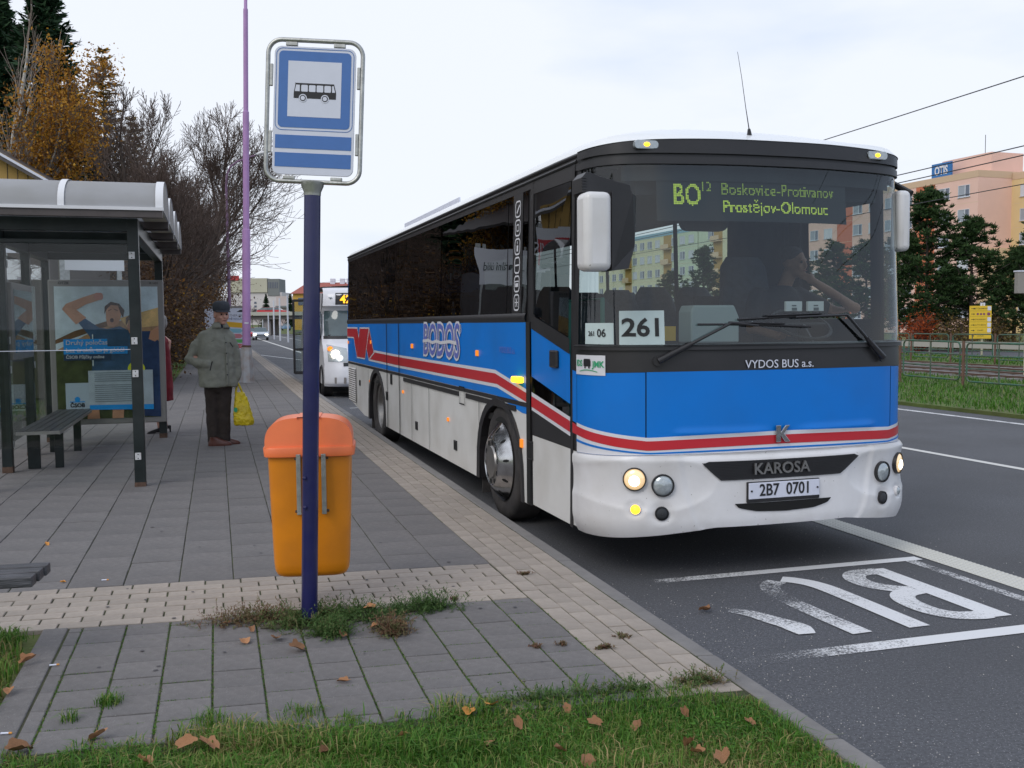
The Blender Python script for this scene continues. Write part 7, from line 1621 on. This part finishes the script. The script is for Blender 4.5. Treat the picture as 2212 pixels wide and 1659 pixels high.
mb = MB(); mb.bb(-60, 120, -4, 4, 3.25, 3.85); mb.build('parapet', mat('pale_concrete', (.42, .42, .36), .8), br); mb = MB(); mb.bb(-60, 120, -3.6, 3.6, 2.65, 3.25); mb.build('deck', mat('dark_concrete', (.13, .12, .11), .9), br)
for x in (-36, -1.0, 30): mb = MB(); mb.bb(x, x + 1.1, -3, 3, -.5, 2.66); mb.build('pier', mat('pier_concrete', (.25, .23, .23), .9), br)
def simple_building(name, u0, u1, v0, v1, Z, m, label, cat='building', depth=14):
    x0, x1 = (u0 - 1106) / FPX * Z, (u1 - 1106) / FPX * Z; hz = 829.5 - FPX * math.tan(PITCH) - ROLL * ((u0 + u1) / 2 - 1106); z0, z1 = CAMH + (hz - v1) * Z / FPX, CAMH + (hz - v0) * Z / FPX
    b = empty(name, ((x0 + x1) / 2, Z, 0), 0, label, cat); mb_ = MB(); mb_.bb(-(x1 - x0) / 2, (x1 - x0) / 2, 0, depth, z0, z1); mb_.build('wall', m, b); return b, (x1 - x0) / 2, z0, z1
W1 = mat('white_far_wall', (.62, .58, .58), .9, var=.04, vscale=.1); W2 = mat('cream_far_wall', (.50, .48, .38), .9, var=.06, vscale=.1); W3 = mat('grey_far_wall', (.20, .21, .21), .9)
b, hw, z0, z1 = simple_building('department_store', 500, 612, 632, 712, 300, W1, 'white windowless store with small dark openings beyond the bridge')
mb = MB(); mb.bb(-hw, hw - 4.2, -.5, 12, z1, z1 + 4.2); mb.build('upper_wall', W2, b); mb = MB(); mb.bb(hw - 4.1, hw - .6, -.3, 8, z1 - 1, z1 + 4.0); mb.build('grey_tower', W3, b)
for i in range(6): mb = MB(); mb.bb(hw - 3.8 + i * .5, hw - 3.6 + i * .5, -.4, -.3, z1 + 1.2, z1 + 3.0); mb.build('window', M['winglass'], b)
for i in range(4): mb = MB(); mb.bb(hw - 8.3, hw - 7.6, -.1, 0, z1 - 3.4 - i * 1.1, z1 - 2.8 - i * 1.1); mb.build('window', M['winglass'], b)
mb = MB(); mb.bb(hw - 11, hw - 9.4, -.15, 0, z1 - 5.2, z1 - 3.8); mb.build('red_sign', M['busred'], b); mb = MB(); mb.bb(hw - 16.5, hw - 12.5, -.7, -.5, z1 + 3.6, z1 + 5.0); mb.build('red_roof_sign', M['busred'], b)
b, hw, z0, z1 = simple_building('low_hall', 600, 650, 640, 712, 280, mat('pinkish_wall', (.56, .47, .45), .9), 'long pinkish low hall right of the white store'); mb = MB(); mb.bb(-hw, hw, -1.2, 0, z1 - 3.2, z1 - 2.7); mb.build('canopy', W3, b)
b, hw, z0, z1 = simple_building('house', 636, 800, 634, 712, 190, mat('warm_yellow_wall', (.62, .38, .08), .9), 'yellow house with long red tiled roof behind the minibus', 'house')
mb = MB(); mb.add([(-hw - .4, -.6, z1), (hw, -.6, z1), (hw, 6, z1 + 2.3), (-hw + 1.6, 6, z1 + 2.3)], [(0, 1, 2, 3)]); mb.add([(-hw - .4, -.6, z1), (-hw + 1.6, 6, z1 + 2.3), (-hw - .4, 13, z1)], [(0, 1, 2)]); rf = mb.build('roof', mat('red_roof_tiles', (.34, .10, .075), .85, var=.12, vscale=1.5), b)
for x in (-hw + 3, -1.0, .9, 2.2, 6): mb = MB(); mb.bb(x, x + .9, 5, 6, z1 + 1.5, z1 + 3.0); mb.build('chimney', M['signwhite'], rf)
for i in range(6): mb = MB(); mb.bb(-hw + 1 + i * 2.2, -hw + 2 + i * 2.2, -.06, 0, z1 - 2.2, z1 - .8); mb.build('window', M['winglass'], b)
GF = 'small far trees behind the bridge'
for i, (u, s) in enumerate(((560, .42), (578, .5), (598, .35), (615, .46), (630, .5), (548, .5), (646, .4))): inst((A1, C1, A2)[i % 3], ((u - 1106) / FPX * 235, 235, .8), i * 1.1, s * 1.15, 'small far tree standing behind the bridge', GF)
GPn = 'thin pale posts on the far median'
for i, (u, Z) in enumerate(((594, 118), (607, 108), (624, 98), (570, 190), (582, 160))):
    p0 = at(u, Z, 0); mb = MB(); mb.tube([(0, 0, 0), (0, 0, 3.4 + (1.2 if i < 3 else .2))], .09, 6); o = mb.build('pale_post', M['winframe']); o.location = p0; tag(o, ('thin pale post on the grass just right of the bridge pier', 'thin pale post, second to the right of the bridge pier', 'thin pale post nearest to the open minibus door', 'thin far pale post seen under the bridge', 'thin pale post in front of the bridge pier')[i], 'post', GPn)
# ================================================================== VEHICLES
M['vanwhite'] = mat('white_van_paint', (.70, .70, .74), .32, coat=.4, var=.02); M['vanglass'] = mat('dark_van_glass', (.06, .09, .10), .08, spec=.9, var=.2, vscale=2); M['carsilver'] = mat('silver_car_paint', (.50, .54, .60), .35, .3); M['carred'] = mat('red_car_paint', (.45, .02, .03), .4); M['carblue'] = mat('blue_car_paint', (.12, .22, .36), .4); M['cardark'] = mat('dark_car_paint', (.04, .03, .035), .4)
vo = K(24.0, 1.20); van = empty('minibus', vo, TH, 'white minibus with its front door open and orange route number 42, waiting behind the coach', 'minibus')
prof_v = [(.10, .27), (.02, .34), (0, .50), (.02, .66), (.06, .80), (.10, .95), (.22, 1.12), (.42, 1.26), (.66, 1.38), (.80, 1.50), (1.02, 1.80), (1.18, 2.06), (1.12, 2.12), (1.02, 2.18), (1.02, 2.30), (1.06, 2.46), (1.14, 2.56), (1.30, 2.62), (1.8, 2.65)]
def vpt(x, i, off=0.):
    f = min(i, len(prof_v) - 1.001); k = int(f); t = f - k; y = prof_v[k][0] * (1 - t) + prof_v[k + 1][0] * t; z = prof_v[k][1] * (1 - t) + prof_v[k + 1][1] * t
    w_ = 1.02 - .10 * max(0, (z - 1.1) / 1.5) ** 1.3; return Vector((x * w_, y + .42 * abs(x) ** 4.5 * (1 if z < 2 else .5) - off, z + off * .3))
mb = MB(); mb.sheet(lambda x, i: vpt(x, i), lin(-1, 1, 31), lin(0, 18, 55)); mb.build('front_body', M['vanwhite'], van, smooth=50)
def side_x(z): return 1.02 - .10 * max(0, (z - 1.1) / 1.5) ** 1.3
for s in (-1, 1):
    mb = MB(); zs = [.30, .8, 1.1, 1.5, 2.0, 2.5]; mb.sheet(lambda y, z: (s * side_x(z), max(y, np.interp(z, [p[1] for p in prof_v], [p[0] for p in prof_v]) + .40), z), [.3, 1.9, 7.0], zs); mb.build('side_body', M['vanwhite'], van)
    mb = MB(); mb.sheet(lambda y, z: (s * (side_x(z) + .006), y, z), [1.5, 2.2], [1.25, 2.05]); mb.add([(s * 1.0, 1.05, 1.32), (s * 1.0, 1.5, 1.26), (s * .965, 1.5, 2.0), (s * .965, 1.42, 1.98)], [(0, 1, 2, 3)]); mb.build('side_window', M['vanglass'], van)
mb = MB(); mb.sheet(lambda x, y: (x, y, 2.65 + .06 * (1 - x * x)), [-.92, 0, .92], [1.7, 7.0]); mb.add([(-1, 7, .4), (1, 7, .4), (.92, 7, 2.66), (-.92, 7, 2.66)], [(0, 1, 2, 3)]); mb.build('roof', M['vanwhite'], van)
mb = MB(); mb.sheet(lambda x, i: vpt(x, i, .012), lin(-.94, .94, 21), lin(8.6, 11.0, 6)); mb.build('windscreen', M['vanglass'], van, smooth=50)
mb = MB(); mb.sheet(lambda x, i: vpt(x, i, .010), lin(-.96, .96, 21), [8.0, 8.6]); mb.build('cowl', M['trim'], van); mb = MB(); mb.sheet(lambda x, i: vpt(x, i, .012), lin(-.70, .70, 9), lin(13.2, 15.3, 3)); mb.build('display', M['black'], van)
me = text_mesh('42', .27, off=.008); me.transform(rot_frame((-.42, .985, 2.33), (1, 0, 0), (0, 0, 1))); me.materials.clear(); me.materials.append(mat('amber_led', (.8, .35, .02), .5, emit=(1, .45, .02), estr=1.4)); adopt(link(bpy.data.objects.new('display_number', me)), van)
mb = MB()
for i in range(6): mb.tube([vpt(-.86, 8.7, .03), vpt(-.3, 8.95, .03)], .012, 5) if i == 0 else None
mb.build('wiper', M['trim'], van); mb = MB(); mb.sphere(vpt(-.82, 13.8, .0) + Vector((0, -.01, .10)), (.05, .02, .018), 10, 6); mb.build('marker_light', M['lamp_glass'], van)
for s in (-1, 1):
    q = MB(); q.sheet(lambda a, b: vpt(s * (.50 + .42 * a), 4.35 + 2.6 * b * (1 - .25 * (1 - a)), .014), lin(0, 1, 7), lin(0, 1, 5)); hl = q.build('headlight', M['lamp_glass'], van, smooth=50)
    q = MB(); q.sphere(vpt(s * .76, 5.4, .03), (.10, .03, .10), 14, 8); q.build('bulb', M['lit'], hl); q = MB(); q.sphere(vpt(s * .86, 6.2, .03), (.07, .03, .06), 12, 7); q.build('indicator', M['amber'], hl)
    q = MB(); q.lathe([(.20, -.2), (.34, -.2), (.345, 0), (.30, .01), (.20, .0), (.18, -.03), (.05, -.03), (.0005, -.02)], 26, rot_frame((s * 1.0, 1.02, .345), (0, 1, 0), (0, 0, 1)) if s > 0 else rot_frame((s * 1.0, 1.02, .345), (0, -1, 0), (0, 0, 1))); q.build('wheel', M['rubber'], van, smooth=40)
    q = MB(); q.lathe([(.36, -.04), (.41, -.0), (.41, .012), (.36, .012)], 24, rot_frame((s * 1.015, 1.02, .36), (0, 1, 0), (0, 0, 1))); q.build('wheel_arch', M['trim'], van)
    q = MB(); q.bb(s * 1.10 - .08, s * 1.10 + .08, 1.15, 1.30, 1.36, 1.72); q.bb(s * .98, s * 1.1, 1.2, 1.26, 1.4, 1.46); q.build('mirror', M['trim'], van, bevel=.02)
    q = MB(); q.sheet(lambda a, b: vpt(s * (.55 + .25 * a), 1.0 + .9 * b, .012), [0, 1], [0, 1]); q.build('bumper_slot', M['alu'], van); q = MB(); q.sheet(lambda a, b: vpt(s * (.30 + .3 * a), 3.6 + .6 * b, .012), [0, 1], [0, 1]); q.build('bumper_slot', M['interior'], van)
mb = MB(); mb.bb(-.95, .95, .4, 6.9, .28, .34); mb.build('underside', M['gap'], van)
for y in (4.35, 4.75):                                                # open door leaves
    dl = empty('door_leaf'); adopt(dl, van); q = MB(); q.bb(-1.42, -1.39, y, y + .03, .38, 2.42); q.bb(-1.10, -1.07, y, y + .03, .38, 2.42); q.bb(-1.39, -1.10, y, y + .03, .38, .44); q.bb(-1.39, -1.10, y, y + .03, 2.36, 2.42); q.bb(-1.39, -1.10, y, y + .03, 1.02, 1.08); q.build('leaf_frame', M['trim'], dl); q = MB(); q.bb(-1.39, -1.10, y + .01, y + .02, .44, 2.36); q.build('leaf_glass', M['glass_clear'], dl)
def car(loc, rz, m, label, lit=True, sc=1.):
    c = empty('car', loc, rz, label, 'car'); c.scale = (sc,) * 3
    P_ = [(0, .35), (0, .62), (.12, .74), (1.05, .92), (1.25, .96), (4.0, .98), (4.15, .9), (4.2, .4)]
    mb_ = MB(); mb_.sheet(lambda x, i: Vector((x * (.86 - .03 * (P_[i][1] > .8)), P_[i][0] + .25 * abs(x) ** 4 * (1 if i < 3 else (0 if i < 6 else -1)), P_[i][1])), lin(-1, 1, 13), range(8))
    for s in (-1, 1): mb_.add([(s * .86 if k[1] < .8 else s * .83, k[0] + (.25 if i < 3 else (0 if i < 6 else -.25)), k[1]) for i, k in enumerate(P_)], [tuple(range(8))])
    mb_.build('body', m, c, smooth=40)
    mb_ = MB(); mb_.add([(-.76, 1.15, .93), (.76, 1.15, .93), (.62, 1.85, 1.40), (-.62, 1.85, 1.40), (-.62, 3.2, 1.40), (.62, 3.2, 1.40), (.76, 4.0, .95), (-.76, 4.0, .95)], [(0, 1, 2, 3), (4, 5, 6, 7), (1, 6, 5, 2), (0, 3, 4, 7)]); mb_.build('windows', M['vanglass'], c)
    mb_ = MB(); mb_.poly([(-.64, 1.8, 1.41), (.64, 1.8, 1.41), (.64, 3.25, 1.41), (-.64, 3.25, 1.41)], (0, 0, 1), .03); mb_.build('roof', m, c, bevel=.02)
    mb_ = MB(); mb_.bb(-.45, .45, -.012, .02, .52, .66); mb_.bb(-.6, .6, -.005, .02, .35, .44); mb_.build('grille', M['gap'], c)
    for s in (-1, 1):
        q = MB(); q.sphere((s * .62, .08, .66), (.17, .06, .09), 12, 7); h_ = q.build('headlight', M['lit'] if lit else M['lamp_glass'], c)
        for y in (.8, 3.4): q = MB(); q.lathe([(.0005, .0), (.2, 0), (.31, -.01), (.31, -.2)], 16, rot_frame((s * .87, y, .31), (0, s * 1., 0), (0, 0, 1))); q.build('wheel', M['rubber'], c)
        q = MB(); q.bb(s * .86, s * 1.0, 1.35, 1.45, .92, 1.04); q.build('mirror', m, c)
    return c
car(((565 - 1106) / FPX * 112, 112, 0), .27, M['carsilver'], 'silver car with both headlights on, approaching from under the bridge')
car(((541 - 1106) / FPX * 116, 116, 0), .27, M['carred'], 'red car with headlights on, half behind the lilac mast')
car(((619 - 1106) / FPX * 215, 215, .5), .27 + PI, M['carblue'], 'small blue car driving away beyond the bridge', False)
car(((556 - 1106) / FPX * 330, 330, 2.3), .27, M['vanwhite'], 'tiny white car at the far rise of the road', False)
car(((612 - 1106) / FPX * 168, 168, 3.25), PI / 2, M['carred'], 'left one of two red cars on the bridge', False); car(((628 - 1106) / FPX * 168, 168, 3.25), PI / 2, M['carred'], 'right one of two red cars on the bridge', False)
# ================================================================== THE YELLOW KIOSK HOUSE at the far left
kh = empty('kiosk_house', ((0 - 1106) / FPX * 21, 21, .42), math.radians(8), 'yellow boarded gable of a small house above the shelter roof at the left edge', 'house')
zb_ = 3.0; mb = MB(); mb.add([(-3.4, 0, zb_), (1.05, 0, zb_), (1.05, 0, 4.45), (-1.2, 0, 5.75), (-3.4, 0, 4.45)], [(0, 1, 2, 3, 4)]); mb.build('gable', M['ochre'], kh)
for i in range(22): x = -3.3 + i * .2; zt = 5.75 - abs(x + 1.2) * .578; q = MB(); q.bb(x - .004, x + .004, -.012, 0, zb_, zt - .03); q.build('board_joint', M['trim'], kh)
mb = MB(); mb.bb(-3.4, 1.05, 0, 5, -.2, zb_); mb.build('wall', M['gutter'], kh)
mb = MB(); mb.add([(1.5, -.35, 4.12), (-1.2, -.35, 5.72), (-1.2, 5, 5.72), (1.5, 5, 4.12)], [(0, 1, 2, 3)]); mb.add([(-4, -.35, 4.12), (-1.2, -.35, 5.72), (-1.2, 5, 5.72), (-4, 5, 4.12)], [(0, 1, 2, 3)]); o = mb.build('roof', M['gutter'], kh); o.modifiers.new('th', 'SOLIDIFY').thickness = .07
mb = MB(); ribbon(mb, [(1.5, 4.15), (-1.2, 5.75), (-4, 4.15)], .05, lambda x, z: (x, -.38, z)); mb.build('verge_board', M['signwhite'], kh)
